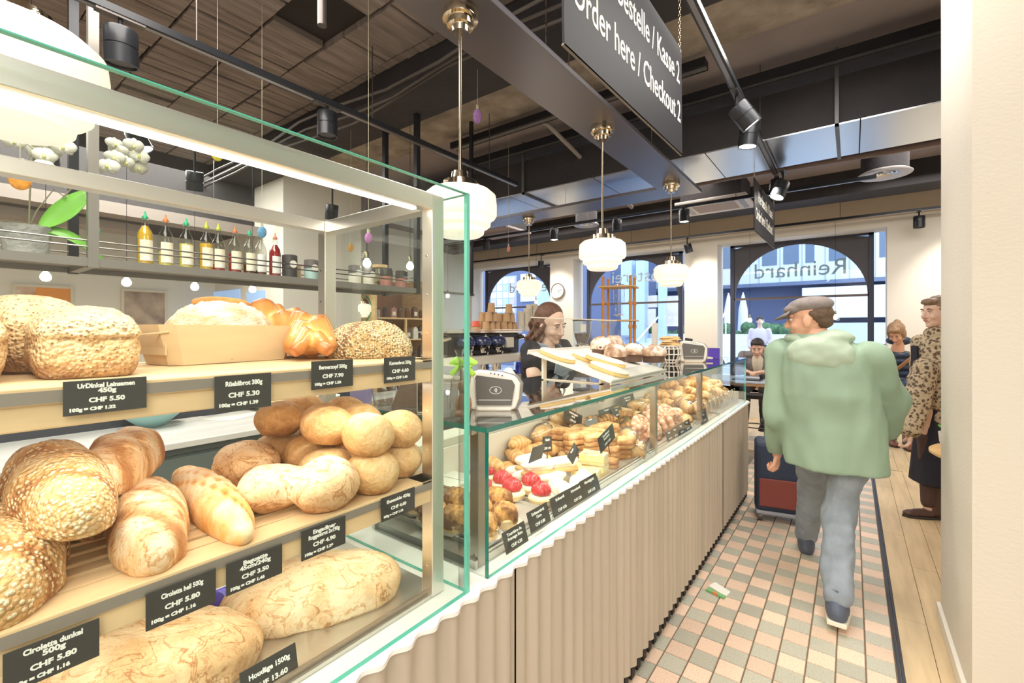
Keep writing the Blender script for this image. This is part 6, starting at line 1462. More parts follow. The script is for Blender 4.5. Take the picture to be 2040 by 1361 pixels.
for i in range(4):
    for j in range(5): MB().box((a.x+W_*i+.02, -.005, b.z+H_*j+.02), (a.x+W_*(i+1)-.02, .01, b.z+H_*(j+1)-.02)).build('notice', [Mwh, mat('mint_notice', (.5, .78, .72), .6), Mwh, mat('violet_notice', (.6, .5, .8), .6), Mwh, Mwh][(i*2+j*3) % 6], bo)
t = thing('parked_car', 'dark blue parked car outside the middle window', 'car', at(1190, 700, Y=12.2).x and (at(1195, 700, Y=12.2).x, 12.2, -.15), R_(90))
car = [(-2.1, .25), (-2.1, .75), (-1.9, .85), (-1.2, .95), (-.6, 1.42), (.7, 1.45), (1.5, 1.0), (2.0, .9), (2.15, .6), (2.1, .25)]
MB().prism(car, -.85, .85, 'y', M=RZ(pi/2)).build('body', mat('car_blue', (.04, .08, .22), .2, coat=1.), t, bev=.08)
for y in (-1.3, 1.35):
    for x in (-.86, .86): MB().lathe([(0, -.1), (.32, -.1), (.33, .1), (0, .1)], 20, M=T(x, y, .33) @ RY(pi/2)).build('wheel', M_black, t)
MB().prism([(-.58, 1.0), (-.45, 1.36), (.6, 1.38), (1.2, 1.02)], -.87, .87, 'y', M=RZ(pi/2)).build('glasshouse', Mw, t)

# ================================================================== PEOPLE
SK = mat('skin', (.78, .50, .38), .5); LIPS = mat('lips', (.62, .28, .25), .45); EYEW = mat('eye_white', (.85, .83, .8), .3); IRIS = mat('dark_iris', (.05, .035, .03), .2)
def V(*a): return Vector(a)
def frame(fwd, up=(0, 0, 1)):
    y = Vector(fwd).normalized(); x = y.cross(Vector(up)).normalized(); z = x.cross(y).normalized()
    return Matrix(((x.x, y.x, z.x, 0), (x.y, y.y, z.y, 0), (x.z, y.z, z.z, 0), (0, 0, 0, 1)))
def fabric(me, amp, sc, seed, flo=1.):
    out = []
    for v, nr in [(v.co.copy(), v.normal.copy()) for v in me.vertices]:
        p = Vector((v.x*sc, v.y*sc, v.z*sc*flo)); n = noise.noise(p+Vector((seed, 0, 0)))+.5*noise.noise(p*2.3+Vector((0, seed, 0)))
        out.extend(v+nr*(amp*n))
    me.vertices.foreach_set('co', out); me.update(); return me
def head(M, s=1.):
    mb = MB()
    mb.ball((0, -.012, .035), (.076, .094, .084), 24, 16); mb.ball((0, .018, -.02), (.064, .076, .078), 24, 16); mb.ball((0, .03, -.068), (.048, .052, .045), 20, 12)
    mb.ball((0, .064, -.096), (.024, .022, .018), 14, 10)
    mb.tube([(0, .086, .022), (0, .102, -.006), (0, .112, -.030)], [.009, .011, .0145], 10); mb.ball((0, .108, -.032), (.015, .013, .010), 10, 8)
    for s_ in (-1, 1):
        mb.ball((s_*.012, .098, -.034), (.008, .009, .007), 8, 6); mb.ball((s_*.034, .058, -.03), (.026, .028, .024), 12, 8); mb.ball((s_*.030, .078, .028), (.022, .012, .008), 10, 6)
        mb.ball((s_*.077, -.004, -.012), (.011, .022, .033), 12, 8, M=RZ(-s_*.25))
    mb.ball((0, .084, -.058), (.024, .012, .012), 12, 8)
    mb.tube([(0, -.022, -.06), (0, -.035, -.15)], [.052, .058], 18)
    me = remesh(mb, .0045, 3); me.transform(M @ Matrix.Scale(s, 4)); return me
def face(par, M, s=1., closed=False, hair=None):
    Ms = M @ Matrix.Scale(s, 4)
    for s_ in (-1, 1):
        MB().ball((s_*.031, .0765, .006), (.0125, .0125, .0085 if not closed else .004), 12, 8).xf(Ms).build('eye', EYEW, par)
        MB().ball((s_*.031, .0865, .004), (.0055, .004, .0055 if not closed else .002), 10, 6).xf(Ms).build('iris', IRIS, par)
        MB().tube([(s_*.016, .092, .028), (s_*.032, .092, .034), (s_*.050, .080, .027)], [.003, .004, .002], 6).xf(Ms).build('eyebrow', hair or IRIS, par)
        MB().tube([(s_*.019, .087, .010), (s_*.031, .090, .0155), (s_*.044, .083, .010)], [.0015, .0022, .0015], 6).xf(Ms).build('eyelid', hair or IRIS, par)
    MB().ball((0, .0935, -.054), (.021, .006, .0045), 14, 6).ball((0, .093, -.062), (.017, .006, .0050), 14, 6).xf(Ms).build('lips', LIPS, par)
def handm(wrist, d, palm_n, side, curl=.5, s=1.):
    x = Vector(d).normalized(); z = (Vector(palm_n)-x*x.dot(Vector(palm_n))).normalized(); y = z.cross(x)*side
    M = Matrix(((x.x, y.x, z.x, wrist[0]), (x.y, y.y, z.y, wrist[1]), (x.z, y.z, z.z, wrist[2]), (0, 0, 0, 1))) @ Matrix.Scale(s, 4)
    mb = MB(); mb.ball((.045, 0, 0), (.050, .040, .015), 16, 10); mb.tube([(-.03, 0, 0), (.02, 0, 0)], [.026, .030], 12, flat=.7)
    for yy, L in ((.029, .072), (.010, .080), (-.010, .075), (-.028, .058)):
        p = V(.078, yy, 0); a = 0; ch = [(V(.05, yy*.9, 0), .0095), (p, .0095)]
        for k, f_ in enumerate((.45, .30, .25)):
            a += curl*(.7 if k == 0 else 1.); p = p+V(cos(a), 0, -sin(a))*L*f_; ch.append((p, .0088-.0010*k))
        mb.caps(ch, 8)
    mb.caps([(V(.02, .028, -.004), .013), (V(.048, .052, -.012), .0105), (V(.072, .058, -.022-.01*curl), .009)], 8)
    me = remesh(mb, .0038, 2); me.transform(M); return me
def shoe(par, ank, toe, m, sole, s=1., h=.06, name='shoe'):
    ank = Vector(ank); toe = Vector(toe); d = (toe-ank); M = T(*ank) @ frame(d)
    L = .21*s; mb = MB(); mb.ball((0, -.035*s, -.035*s), (.038*s, .05*s, .045*s)); mb.ball((0, .06*s, -.042*s), (.044*s, .10*s, .034*s)); mb.ball((0, .135*s, -.048*s), (.042*s, .065*s, .026*s)); mb.tube([(0, -.02*s, -.04*s), (0, -.012*s, h)], [.042*s, .043*s], 14)
    me = remesh(mb, .006, 2); me.transform(M); o = obj(name, me, m, par)
    so = MB()
    outline = [(-.032, -.08), (.032, -.08), (.04, 0), (.047, .1), (.040, .17), (.0, .205), (-.040, .17), (-.047, .1), (-.04, 0)]
    so.prism([(x*s, y*s) for x, y in outline], -.078*s, -.060*s, 'z', M=M).build('sole', sole, o, bev=.004)
    for k in range(4): MB().tube([M @ V(-.018*s, (.03+.022*k)*s, (-.004-.006*k)*s), M @ V(.018*s, (.03+.022*k)*s, (-.004-.006*k)*s)], .0022, 5).build('lace', M_card, o)
    return o
def legs(par, hips, knees, anks, m, r=(.085, .062, .048), name='trousers', crotch=True, hem=.0):
    mb = MB(); c = (hips[0]+hips[1])/2
    mb.ball(c+V(0, 0, .04), (.165, .115, .12), 16, 10)
    for h, k, a in zip(hips, knees, anks): mb.caps([(h, r[0]), (h.lerp(k, .5), (r[0]+r[1])/2), (k, r[1]), (k.lerp(a, .5), (r[1]+r[2])/2+.004), (a, r[2])], 14)
    return obj(name, fabric(remesh(mb, .011, 5), .007, 14, 3, .6), m, par)
def hairmesh(M, blobs, vox=.006, sm=3, amp=.004):
    mb = MB()
    for c, r in blobs: mb.ball(c, r, 16, 10)
    me = remesh(mb, vox, sm); fabric(me, amp, 60, 2); me.transform(M); return me

# ---- barista
P_ = thing('person', 'person with curly tied back hair, black T-shirt and grey apron, looking down behind the counter', 'person', (0, 0, 0))
base = V(-1.99, 2.46, 0)
hd_ = at(1098, 646, f=3.02); fd = V(.93, -.22, -.34); MH = T(*hd_) @ frame(fd, (0, 0, 1)) @ RY(.12)
nk = hd_+V(-.03, 0, -.15); ch = V(nk.x-.04, nk.y, 1.20); pv = V(nk.x-.10, nk.y, .92)
sr = V(nk.x+.0, nk.y-.20, 1.315); sl = V(nk.x+.0, nk.y+.20, 1.315)      # right arm towards the camera
er = at(1062, 748, f=2.78); wr = at(1108, 764, f=2.90)
el = V(nk.x+.12, nk.y+.26, 1.05); wl = V(nk.x+.34, nk.y+.15, 1.02)
mb = MB(); mb.caps([(nk+V(0, 0, .03), .052), (ch, .11), (pv, .12)]); mb.caps([(sr, .05), (er, .042), (wr, .026)]); mb.caps([(sl, .05), (el, .042), (wl, .026)])
for s_ in (-1, 1): mb.caps([(pv+V(0, s_*.09, -.05), .08), (V(pv.x, pv.y+s_*.1, .48), .055), (V(pv.x, pv.y+s_*.1, .08), .04)])
bodym = [remesh(mb, .010, 3), head(MH, 1.04), handm(wr, (wr-er)+V(.05, .1, 0), (0, 0, 1), 1, .5), handm(wl, V(.6, -.5, -.2), (0, 0, 1), -1, .5)]
obj('body', joinmesh('body', bodym), mat('light_skin', (.80, .54, .43), .5), P_)
MH = MH @ Matrix.Scale(1.04, 4)
face(P_, MH, 1., True, mat('brown_brow', (.12, .06, .04), .7))
mb = MB(); mb.ball(ch+V(0, 0, -.03), (.125, .185, .15), 18, 12); mb.ball(ch+V(-.0, 0, .08), (.10, .17, .075), 18, 12); mb.ball(pv+V(0, 0, .03), (.13, .17, .16), 18, 12); mb.ball(ch+V(.05, 0, -.02), (.095, .14, .08), 16, 10)
for a_, b_ in ((sr, er), (sl, el)): mb.caps([(a_, .068), (a_.lerp(b_, .55), .066)], 14)
obj('t_shirt', fabric(remesh(mb, .008, 4), .005, 16, 4), mat('black_cotton', (.025, .025, .03), .8), P_)
mb = MB(); mb.loft([[ch+V(.152, y, .075-abs(y)*.3) for y in (-.07, 0, .07)]+[ch+V(.162, y, .075-abs(y)*.3) for y in (.07, 0, -.07)], [ch+V(.165, y, -.05) for y in (-.13, 0, .13)]+[ch+V(.175, y, -.05) for y in (.13, 0, -.13)], [pv+V(.16, y, -.12) for y in (-.19, 0, .19)]+[pv+V(.17, y, -.12) for y in (.19, 0, -.19)], [pv+V(.16, y, -.42) for y in (-.2, 0, .2)]+[pv+V(.17, y, -.42) for y in (.2, 0, -.2)]])
ap = mb.build('apron', mat('grey_apron', (.25, .29, .36), .75), P_)
for s_ in (-1, 1): MB().tube([ch+V(.158, s_*.068, .065), ch+V(.085, s_*.085, .135), ch+V(.0, s_*.075, .155)], .009, 8, flat=1.6).build('apron_strap', mat('grey_apron', (.25, .29, .36), .75), ap)
hm_ = mat('brown_hair', (.15, .075, .05), .5, var=.35, vscale=60, bump=.6, bscale=90)
mb = MB(); random.seed(3)
blobs = [((0, -.03, .055), (.084, .094, .082)), ((0, -.10, .03), (.05, .045, .05)), ((-.055, -.03, .01), (.035, .055, .05)), ((.055, -.03, .01), (.035, .055, .05))]
for b_, r_ in blobs: mb.ball(b_, r_, 18, 12)
for k in range(46):
    s_ = random.choice((-1, 1)); x = s_*random.uniform(.045, .088); y = random.uniform(-.10, .012); zt = random.uniform(-.02, .03); n = 9; ph = random.uniform(0, 6); rr_ = random.uniform(.007, .013)
    pts = [V(x+s_*.004*i*.5+rr_*sin(i*1.5+ph), y+rr_*cos(i*1.5+ph), zt-.024*i) for i in range(n)]; mb.tube(pts, [.011]*(n-1)+[.004], 7)
me = remesh(mb, .0045, 1); me.transform(MH); obj('hair', me, hm_, P_)
legs(P_, [pv+V(0, -.09, -.05), pv+V(0, .09, -.05)], [V(pv.x, pv.y-.1, .48), V(pv.x, pv.y+.1, .48)], [V(pv.x, pv.y-.1, .1), V(pv.x, pv.y+.1, .1)], mat('dark_trousers', (.04, .04, .05), .8))
for s_ in (-1, 1): shoe(P_, (pv.x, pv.y+s_*.1, .08), (pv.x+.2, pv.y+s_*.1, .08), M_black, M_card)

# ---- walking man in green
P_ = thing('person', 'person in pale green hooded jacket, grey jeans and flat cap walking away down the aisle', 'person', (0, 0, 0))
pv = V(-.085, 3.04, .86); ch = V(-.12, 3.0, 1.20); nk = V(-.165, 2.99, 1.41)
hd_ = at(1612, 636, f=2.52); fd = V(-.97, .12, -.10); MH = T(*hd_) @ frame(fd)
sr = V(.075, 2.98, 1.31); sl = V(-.325, 3.02, 1.31); er = at(1780, 795, f=2.38); wr = at(1766, 856, f=2.46); el = at(1548, 826, f=2.6); wl = at(1548, 905, f=2.75)
kr_ = at(1672, 1010, f=2.45); ar = V(*at(1668, 1196, f=2.24)); kl = at(1618, 965, f=2.82); al = at(1606, 1075, f=3.0)
mb = MB(); mb.caps([(nk, .055), (ch, .11), (pv, .12)]); mb.caps([(sr, .05), (er, .04), (wr, .028)]); mb.caps([(sl, .05), (el, .04), (wl, .028)])
mb.caps([(pv+V(.08, 0, -.05), .08), (kr_, .055), (ar, .038)]); mb.caps([(pv+V(-.08, 0, -.05), .08), (kl, .055), (al, .038)])
obj('body', joinmesh('body', [remesh(mb, .011, 3), head(MH, 1.02), handm(wr, (wr-er)+V(-.1, 0, -.02), (1, 0, 0), 1, .6), handm(wl, V(.0, .25, -.9), (1, 0, 0), -1, 1.1)]), mat('ruddy_skin', (.78, .44, .30), .5), P_)
face(P_, MH, 1.02, False, mat('short_dark_hair', (.07, .045, .035), .7))
mb = MB()
rings = []
for (z, x, y, rx, ry) in ((.700, pv.x+.01, pv.y, .232, .185), (.80, pv.x+.005, pv.y, .236, .19), (.95, pv.x, pv.y-.01, .235, .19), (1.10, ch.x+.01, ch.y, .228, .18), (1.22, ch.x, ch.y, .218, .168), (1.32, ch.x-.005, ch.y, .195, .14), (1.38, ch.x-.02, ch.y, .13, .11), (1.42, nk.x, nk.y, .08, .08)):
    rings.append([V(x+rx*math.copysign(abs(cos(a))**.85, cos(a))*(1+.025*sin(7*a+z*4)*(1.5-z)), y+ry*math.copysign(abs(sin(a))**.85, sin(a))*(1+.03*cos(6*a+z*5)*(1.5-z)), z) for a in [2*pi*i/48 for i in range(48)]])
mb.loft(rings)
mb.caps([(sr, .082), (er, .072), (wr, .056)], 16); mb.caps([(sl, .082), (el, .068), (wl+V(0, 0, .03), .052)], 16)
jk = remesh(mb, .011, 6); fabric(jk, .018, 7.5, 9, .45)
for v in jk.vertices:
    if v.co.z < .705: v.co.z = .705
gj = mat('sage_green_shell', (.31, .44, .33), .6, var=.10, vscale=3, bump=.15, bscale=10); jo = obj('jacket', jk, gj, P_)
mb = MB(); mb.ball(nk+V(.03, -.09, -.09), (.16, .075, .10), 18, 12); mb.ball(nk+V(.07, -.03, -.01), (.12, .10, .045), 18, 12); mb.ball(nk+V(-.04, .02, -.01), (.11, .095, .04), 18, 12)
obj('hood', fabric(remesh(mb, .009, 4), .014, 9, 3), mat('pale_sage_lining', (.43, .54, .42), .6), jo)
jn = mat('grey_blue_denim', (.30, .35, .41), .8, var=.15, vscale=12, bump=.2, bscale=120)
mb = MB(); mb.ball(pv+V(0, 0, -.02), (.17, .13, .13), 16, 10)
mb.caps([(pv+V(.085, 0, -.06), .095), (kr_, .078), (kr_.lerp(ar, .6), .070), (ar+V(0, 0, .03), .068)], 16); mb.caps([(pv+V(-.085, 0, -.06), .095), (kl, .076), (al+V(0, 0, .03), .064)], 16)
obj('jeans', fabric(remesh(mb, .010, 4), .012, 12, 5, .8), jn, P_)
shoe(P_, ar, ar+V(.0, .20, -.035), mat('slate_sneaker', (.10, .12, .17), .5), M_cream, 1.2); shoe(P_, al+V(0, 0, 0), al+V(-.02, .2, 0), mat('slate_sneaker', (.10, .12, .17), .5), M_cream, 1.15)
cm = mat('grey_brown_wool', (.27, .235, .225), .85, var=.12, vscale=30, bump=.3, bscale=150)
mb = MB(); mb.ball((0, -.012, .075), (.092, .112, .050), 22, 12); mb.ball((0, .045, .062), (.082, .075, .035), 18, 10)
me = remesh(mb, .006, 3); me.transform(MH); co_ = obj('flat_cap', me, cm, P_)
mb = MB(); n = 12; vs = []
for i in range(n+1):
    a = pi*i/n; vs += [V(.082*cos(a), .07+.02*sin(a), .052), V(.078*cos(a), .085+.085*sin(a), .030-.012*sin(a))]
o = MB().add(vs, [(2*i, 2*i+1, 2*i+3, 2*i+2) for i in range(n)], True).xf(MH).build('cap_peak', cm, co_); q_ = o.modifiers.new('thickness', 'SOLIDIFY'); q_.thickness = .006
obj('hair', hairmesh(MH, [((0, -.035, .025), (.081, .084, .062)), ((0, -.07, -.01), (.06, .042, .05))]), mat('short_brown_hair', (.13, .085, .055), .6), P_)
# suitcase
t = thing('rolling_suitcase', 'dark blue and red upright rolling suitcase in front of the walking person', 'suitcase', (-.44, 4.02, 0), R_(12))
MB().box((-.17, -.12, .07), (.17, .12, .60)).build('body', mat('dark_navy_fabric', (.04, .055, .10), .6), t, bev=.03); MB().box((-.15, -.135, .12), (.15, -.12, .33)).build('front_pocket', mat('dark_red_fabric', (.28, .07, .06), .6), t, bev=.012)
MB().tube([(-.09, .1, .6), (-.09, .1, .74), (.09, .1, .74), (.09, .1, .6)], .010, 8).build('pull_handle', M_dark, t)
for x in (-.14, .14):
    for y in (-.09, .09): MB().lathe([(0, -.015), (.033, -.015), (.033, .015), (0, .015)], 16, M=T(x, y, .034) @ RY(pi/2)).build('wheel', M_dark, t)
MB().box((-.17, -.13, .055), (.17, .13, .085)).build('base_rim', mat('grey_rim', (.35, .37, .42), .5), t, bev=.01)

# ---- woman in leopard coat
P_ = thing('person', 'person in a leopard pattern fur jacket, long dark skirt and laced boots beside the pillar', 'person', (0, 0, 0))
c0 = at(1876, 800, f=3.5); X0, Y0_ = c0.x, c0.y
hd_ = at(1866, 623, f=3.5); fd = V(-.80, -.62, -.05); MH = T(*hd_) @ frame(fd); fr = V(-.80, -.60, 0).normalized(); sd = V(.60, -.80, 0)
nk = V(hd_.x+.02, hd_.y+.02, hd_.z-.15); ch = V(X0+.02, Y0_+.01, 1.22); pv = V(X0+.02, Y0_, .90)
sA = ch+sd*.19+V(0, 0, .11); sB = ch-sd*.19+V(0, 0, .11); eA = sA+V(-.10, -.08, -.27)+sd*.05; wA = at(1815, 862, f=3.38); eB = sB+V(.0, .02, -.30); wB = at(1868, 865, f=3.6)
sA = at(1842, 735, f=3.45); eA = at(1826, 800, f=3.42)
aA = at(1850, 1012, f=3.50); aB = aA+V(.15, .05, 0)
mb = MB(); mb.caps([(nk, .05), (ch, .10), (pv, .11)]); mb.caps([(sA, .045), (eA, .038), (wA, .025)]); mb.caps([(sB, .045), (eB, .038), (wB, .025)])
for a_ in (aA, aB): mb.caps([(V(a_.x, a_.y, .82), .075), (V(a_.x, a_.y, .45), .055), (a_, .036)])
obj('body', joinmesh('body', [remesh(mb, .011, 3), head(MH, .98), handm(wA, V(-.1, -.1, -.8), (1, 0, 0), 1, .7)]), mat('fair_skin', (.82, .56, .44), .5), P_)
face(P_, MH, .98, True, mat('brown_brow', (.12, .06, .04), .7))
obj('hair', hairmesh(MH, [((0, -.025, .05), (.087, .095, .085)), ((0, .055, .085), (.062, .04, .028)), ((0, -.085, .0), (.06, .045, .07))]), mat('light_brown_hair', (.26, .17, .11), .5, var=.25, vscale=50), P_)
lm = bpy.data.materials.new('leopard_fur'); lm.use_nodes = True; N = lm.node_tree.nodes; L = lm.node_tree.links
tc = N.new('ShaderNodeTexCoord'); vo = N.new('ShaderNodeTexVoronoi'); vo.inputs['Scale'].default_value = 42; nn_ = N.new('ShaderNodeTexNoise'); nn_.inputs['Scale'].default_value = 30
ad_ = N.new('ShaderNodeVectorMath'); ad_.operation = 'MULTIPLY_ADD'; ad_.inputs[1].default_value = (.03, .03, .03); L.new(tc.outputs['Object'], nn_.inputs[0]); L.new(nn_.outputs['Color'], ad_.inputs[0]); L.new(tc.outputs['Object'], ad_.inputs[2]); L.new(ad_.outputs[0], vo.inputs['Vector'])
rp = N.new('ShaderNodeValToRGB'); L.new(vo.outputs['Distance'], rp.inputs[0]); e = rp.color_ramp.elements; e[0].position = .30; e[0].color = (.05, .035, .03, 1); e[1].position = .55; e[1].color = (.55, .44, .30, 1); x_ = e.new(.12); x_.color = (.22, .14, .08, 1)
L.new(rp.outputs[0], N['Principled BSDF'].inputs['Base Color']); N['Principled BSDF'].inputs['Roughness'].default_value = .9
bp_ = N.new('ShaderNodeBump'); n3 = N.new('ShaderNodeTexNoise'); n3.inputs['Scale'].default_value = 150; L.new(tc.outputs['Object'], n3.inputs[0]); L.new(n3.outputs[0], bp_.inputs['Height']); bp_.inputs['Strength'].default_value = .8; L.new(bp_.outputs[0], N['Principled BSDF'].inputs['Normal'])
mb = MB(); mb.ball(ch+V(0, 0, .0), (.19, .18, .20), 18, 12); mb.ball(ch+V(0, 0, .11), (.16, .17, .08), 18, 12); mb.ball(V(pv.x, pv.y, .95), (.19, .18, .20), 18, 12); mb.ball(V(pv.x, pv.y, .78), (.17, .16, .10), 16, 10); mb.ball(nk+V(0, 0, -.015), (.095, .095, .07), 16, 10)
mb.caps([(sA, .082), (eA, .082), (wA+V(0, 0, .03), .068)], 14); mb.caps([(sB, .08), (eB, .08), (wB+V(0, 0, .03), .066)], 14)
obj('fur_jacket', fabric(remesh(mb, .010, 3), .010, 20, 2), lm, P_)
sk = mat('black_cloth', (.022, .022, .035), .75); rings = []
for (z, rx, ry) in ((.92, .15, .13), (.75, .165, .145), (.5, .17, .15), (.27, .19, .16), (.255, .17, .145)):
    rings.append([V((pv.x*.45+(aA.x+.07)*.55 if z < .6 else pv.x)+(rx+.012*sin(5*a))*cos(a), pv.y+(ry+.012*cos(6*a))*sin(a), z) for a in [2*pi*i/40 for i in range(40)]])
MB().loft(rings).build('long_skirt', sk, P_)
mb = MB()
for a_ in (aA, aB): mb.caps([(V(a_.x, a_.y, .62), .072), (V(a_.x, a_.y, .3), .056), (V(a_.x, a_.y, .12), .050)], 14)
obj('leggings', remesh(mb, .010, 2), mat('dark_brown_tights', (.09, .05, .045), .6), P_)
MB().loft([[ch+V(x*1.0, y, z) for (x, y) in ((-.16, -.10), (-.19, -.04), (-.16, .02))]+[ch+V(x-.012, y-.012, z) for (x, y) in ((-.16, .02), (-.19, -.04), (-.16, -.10))] for z in (.10, -.3, -.44)]).build('dress_front', sk, P_)
bm_ = mat('brown_leather', (.10, .055, .045), .3)
shoe(P_, (aA.x+.02, aA.y, .077), (aA.x-.2, aA.y-.10, .077), bm_, M_card, .98, .22, 'laced_boot'); shoe(P_, (aB.x, aB.y, .077), (aB.x-.2, aB.y-.02, .077), bm_, M_card, .98, .22, 'laced_boot')

# ---- person in puffer jacket bending forward
P_ = thing('person', 'person in dark blue puffer jacket and ripped grey jeans, head bowed, by the wall', 'person', (0, 0, 0))
hd_ = at(1786, 664, f=5.45); fd = V(-.25, -.72, -.62); MH = T(*hd_) @ frame(fd)
ch = at(1782, 728, f=5.6); pv = V(ch.x+.02, ch.y+.04, .93); nk = hd_+V(.03, .08, -.09)
sA = ch+V(-.20, 0, .10); sB = ch+V(.20, 0, .10); eA = ch+V(-.25, -.10, -.14); eB = ch+V(.25, -.10, -.14); wA = ch+V(-.05, -.25, -.20); wB = ch+V(.08, -.25, -.22)
aA = at(1777, 872, f=5.75); aB = at(1808, 880, f=5.55); aA.z = aB.z = .085
kA = V(aA.x, aA.y-.04, .5); kB = V(aB.x, aB.y-.04, .5)
mb = MB(); mb.caps([(nk, .05), (ch, .10), (pv, .11)])
mb.caps([(pv+V(-.08, 0, -.05), .08), (kA, .055), (aA, .038)]); mb.caps([(pv+V(.08, 0, -.05), .08), (kB, .055), (aB, .038)]); mb.caps([(sA, .045), (eA, .04), (wA, .028)]); mb.caps([(sB, .045), (eB, .04), (wB, .028)])
obj('body', joinmesh('body', [remesh(mb, .012, 3), head(MH, 1.0), handm(wA, V(.4, -.4, -.2), (0, 0, 1), 1, .8), handm(wB, V(-.4, -.4, -.2), (0, 0, 1), -1, .8)]), mat('ruddy_skin', (.78, .44, .30), .5), P_)
face(P_, MH, 1., True)
obj('hair', hairmesh(MH, [((0, -.02, .05), (.087, .1, .085)), ((0, .05, .09), (.06, .05, .03)), ((0, -.10, .09), (.035, .035, .035)), ((-.07, .0, .0), (.02, .05, .07)), ((.07, .0, .0), (.02, .05, .07))]), mat('dark_blond_hair', (.34, .21, .12), .5, var=.3, vscale=50), P_)
mb = MB()
for k in range(7): mb.ball(V(ch.x+.004*k, ch.y+.01*k, ch.z+.13-.075*k), (.215-.02*abs(k-3)*.5, .155, .068), 18, 8)
for a_, b_, c_ in ((sA, eA, wA), (sB, eB, wB)):
    for q in range(6): mb.ball(a_.lerp(b_, q/5), .088, 12, 8)
    for q in range(1, 6): mb.ball(b_.lerp(c_, q/5.4), .074, 12, 8)
mb.ball(nk+V(0, .05, -.0), (.13, .09, .06), 14, 8)
obj('puffer_jacket', remesh(mb, .010, 2), mat('navy_nylon', (.035, .055, .10), .35), P_)
MB().tube([sB+V(-.03, -.16, .03), ch+V(.0, -.18, -.05), pv+V(-.17, -.14, .05), pv+V(-.2, -.05, -.05)], .012, 8, flat=1.8).build('bag_strap', mat('tan_strap', (.35, .17, .08), .5), P_)
MB().box((-.06, -.05, -.13), (.06, .05, .02)).xf(T(*(pv+V(-.15, -.15, -.12)))).build('shoulder_bag', mat('cognac_leather', (.26, .11, .06), .4), P_, bev=.02)
legs(P_, [pv+V(-.08, 0, -.05), pv+V(.08, 0, -.05)], [kA, kB], [aA, aB], mat('washed_grey_denim', (.22, .21, .21), .8, var=.4, vscale=9), (.095, .07, .055), 'jeans')
for a_ in (aA, aB): shoe(P_, a_, a_+V(.02, -.2, 0), mat('brown_boot', (.20, .08, .05), .25), M_card, 1.15, .14, 'boot')

# ---- man sitting at the window table
P_ = thing('person', 'person in a grey blazer and cream sweater sitting at the window table looking down', 'person', (0, 0, 0))
hd_ = at(1509, 694, f=6.3); fd = V(.05, -.93, -.30); MH = T(*hd_) @ frame(fd); X0, Y0_ = hd_.x, hd_.y+.06
ch = V(X0, Y0_+.03, 1.0); pv = V(X0, Y0_+.05, .70); nk = V(X0, Y0_, 1.16)
sA = ch+V(-.19, 0, .08); sB = ch+V(.19, 0, .08); eA = ch+V(-.25, -.12, -.14); eB = ch+V(.25, -.12, -.14); wA = V(X0-.08, Y0_-.36, .885); wB = V(X0+.08, Y0_-.36, .885)
kA = V(X0-.12, Y0_-.36, .62); kB = V(X0+.12, Y0_-.36, .62); aA = V(X0-.12, Y0_-.34, .22); aB = V(X0+.12, Y0_-.34, .22)
mb = MB(); mb.caps([(nk, .05), (ch, .10), (pv, .11)]); mb.caps([(sA, .045), (eA, .04), (wA, .026)]); mb.caps([(sB, .045), (eB, .04), (wB, .026)])
mb.caps([(pv+V(-.08, 0, .0), .08), (kA, .055), (aA, .038)]); mb.caps([(pv+V(.08, 0, .0), .08), (kB, .055), (aB, .038)])
obj('body', joinmesh('body', [remesh(mb, .012, 3), head(MH, 1.05), handm(wA, V(.5, -.5, -.05), (0, 0, 1), 1, .5), handm(wB, V(-.5, -.5, -.05), (0, 0, 1), -1, .5)]), SK, P_)
face(P_, MH, 1.05, True)
obj('hair', hairmesh(MH, [((0, -.02, .055), (.087, .1, .085)), ((0, .05, .095), (.065, .05, .028)), ((0, -.06, .0), (.078, .06, .07))]), mat('dark_hair', (.045, .035, .035), .5), P_)
mb = MB(); mb.ball(ch+V(0, .02, -.03), (.20, .12, .19), 16, 10); mb.ball(ch+V(0, .0, .09), (.19, .11, .07), 16, 10); mb.ball(pv+V(0, 0, .05), (.2, .14, .13), 16, 10)
for a_, b_, c_ in ((sA, eA, wA), (sB, eB, wB)): mb.caps([(a_, .068), (b_, .062), (c_.lerp(b_, .25), .045)], 12)
obj('blazer', fabric(remesh(mb, .010, 3), .006, 12, 3), mat('grey_tweed', (.26, .245, .26), .85, var=.15, vscale=40), P_)
mb = MB(); mb.ball(ch+V(0, -.065, .0), (.075, .07, .17), 14, 10); mb.ball(nk+V(0, 0, -.02), (.062, .065, .04), 14, 8); obj('sweater', remesh(mb, .008, 2), mat('cream_knit', (.78, .70, .55), .8), P_)
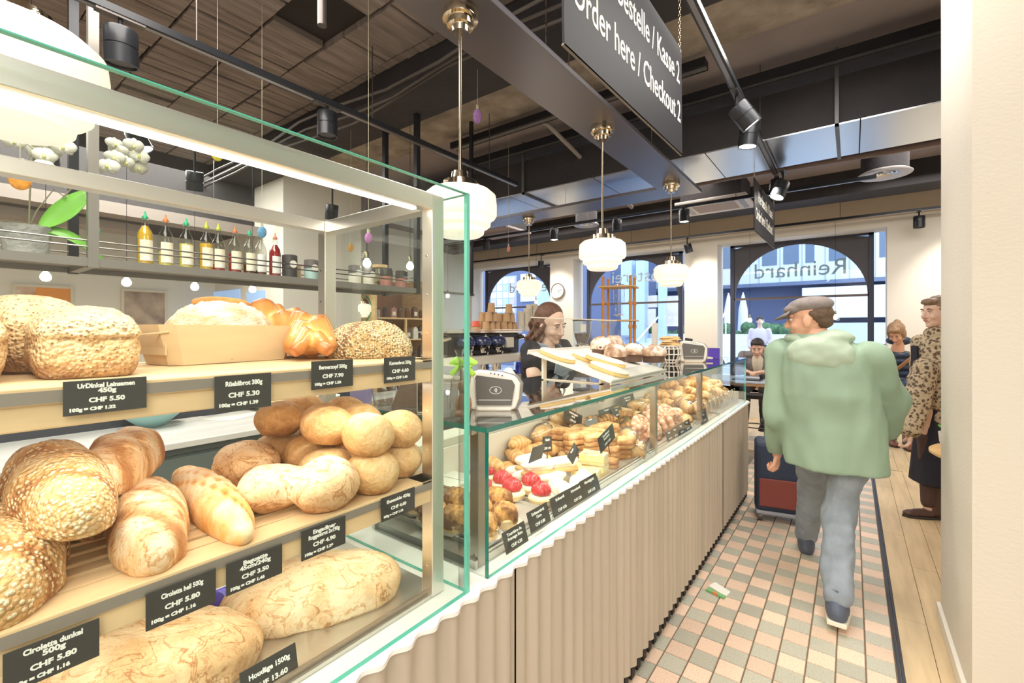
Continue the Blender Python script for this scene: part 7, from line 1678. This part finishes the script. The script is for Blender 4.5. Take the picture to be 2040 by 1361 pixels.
legs(P_, [pv+V(-.08, 0, .0), pv+V(.08, 0, .0)], [kA, kB], [aA, aB], mat('dark_trousers', (.04, .04, .05), .8), (.085, .065, .05))
for a_ in (aA, aB): shoe(P_, a_, a_+V(0, -.2, 0), M_black, M_card, 1.1)

# ---- passer-by outside
P_ = thing('person', 'tiny blurred person in pale clothes on the outdoor stairs across the street', 'person', (0, 0, 0))
hd_ = at(1514, 640, f=12.2); X0, Y0_, Z0 = hd_.x, hd_.y, hd_.z; MH = T(*hd_) @ frame(V(.2, -1, -.1))
mb = MB(); mb.caps([(V(X0, Y0_, Z0-.15), .06), (V(X0, Y0_, Z0-.45), .13), (V(X0, Y0_, Z0-.65), .13)])
for s_ in (-1, 1): mb.caps([(V(X0+s_*.08, Y0_, Z0-.7), .09), (V(X0+s_*.1, Y0_-.05, Z0-1.1), .06), (V(X0+s_*.1, Y0_+.1*s_, Z0-1.52), .045)]); mb.caps([(V(X0+s_*.2, Y0_, Z0-.25), .05), (V(X0+s_*.26, Y0_, Z0-.5), .04), (V(X0+s_*.24, Y0_-.1, Z0-.72), .03)])
obj('body', joinmesh('body', [remesh(mb, .02, 2), head(MH, 1.)]), SK, P_)
mb = MB(); mb.ball((X0, Y0_, Z0-.45), (.2, .14, .3), 14, 10)
for s_ in (-1, 1): mb.caps([(V(X0+s_*.2, Y0_, Z0-.25), .07), (V(X0+s_*.26, Y0_, Z0-.5), .06), (V(X0+s_*.24, Y0_-.1, Z0-.68), .05)])
obj('coat', remesh(mb, .02, 2), mat('pale_pink_coat', (.70, .60, .62), .7), P_)
legs(P_, [V(X0-.08, Y0_, Z0-.7), V(X0+.08, Y0_, Z0-.7)], [V(X0-.1, Y0_-.05, Z0-1.1), V(X0+.1, Y0_-.05, Z0-1.1)], [V(X0-.1, Y0_-.1, Z0-1.5), V(X0+.1, Y0_+.1, Z0-1.5)], mat('navy_trousers', (.05, .06, .12), .8))
obj('hair', hairmesh(MH, [((0, -.02, .05), (.09, .1, .09))], .012), mat('dark_hair', (.045, .035, .035), .5), P_)
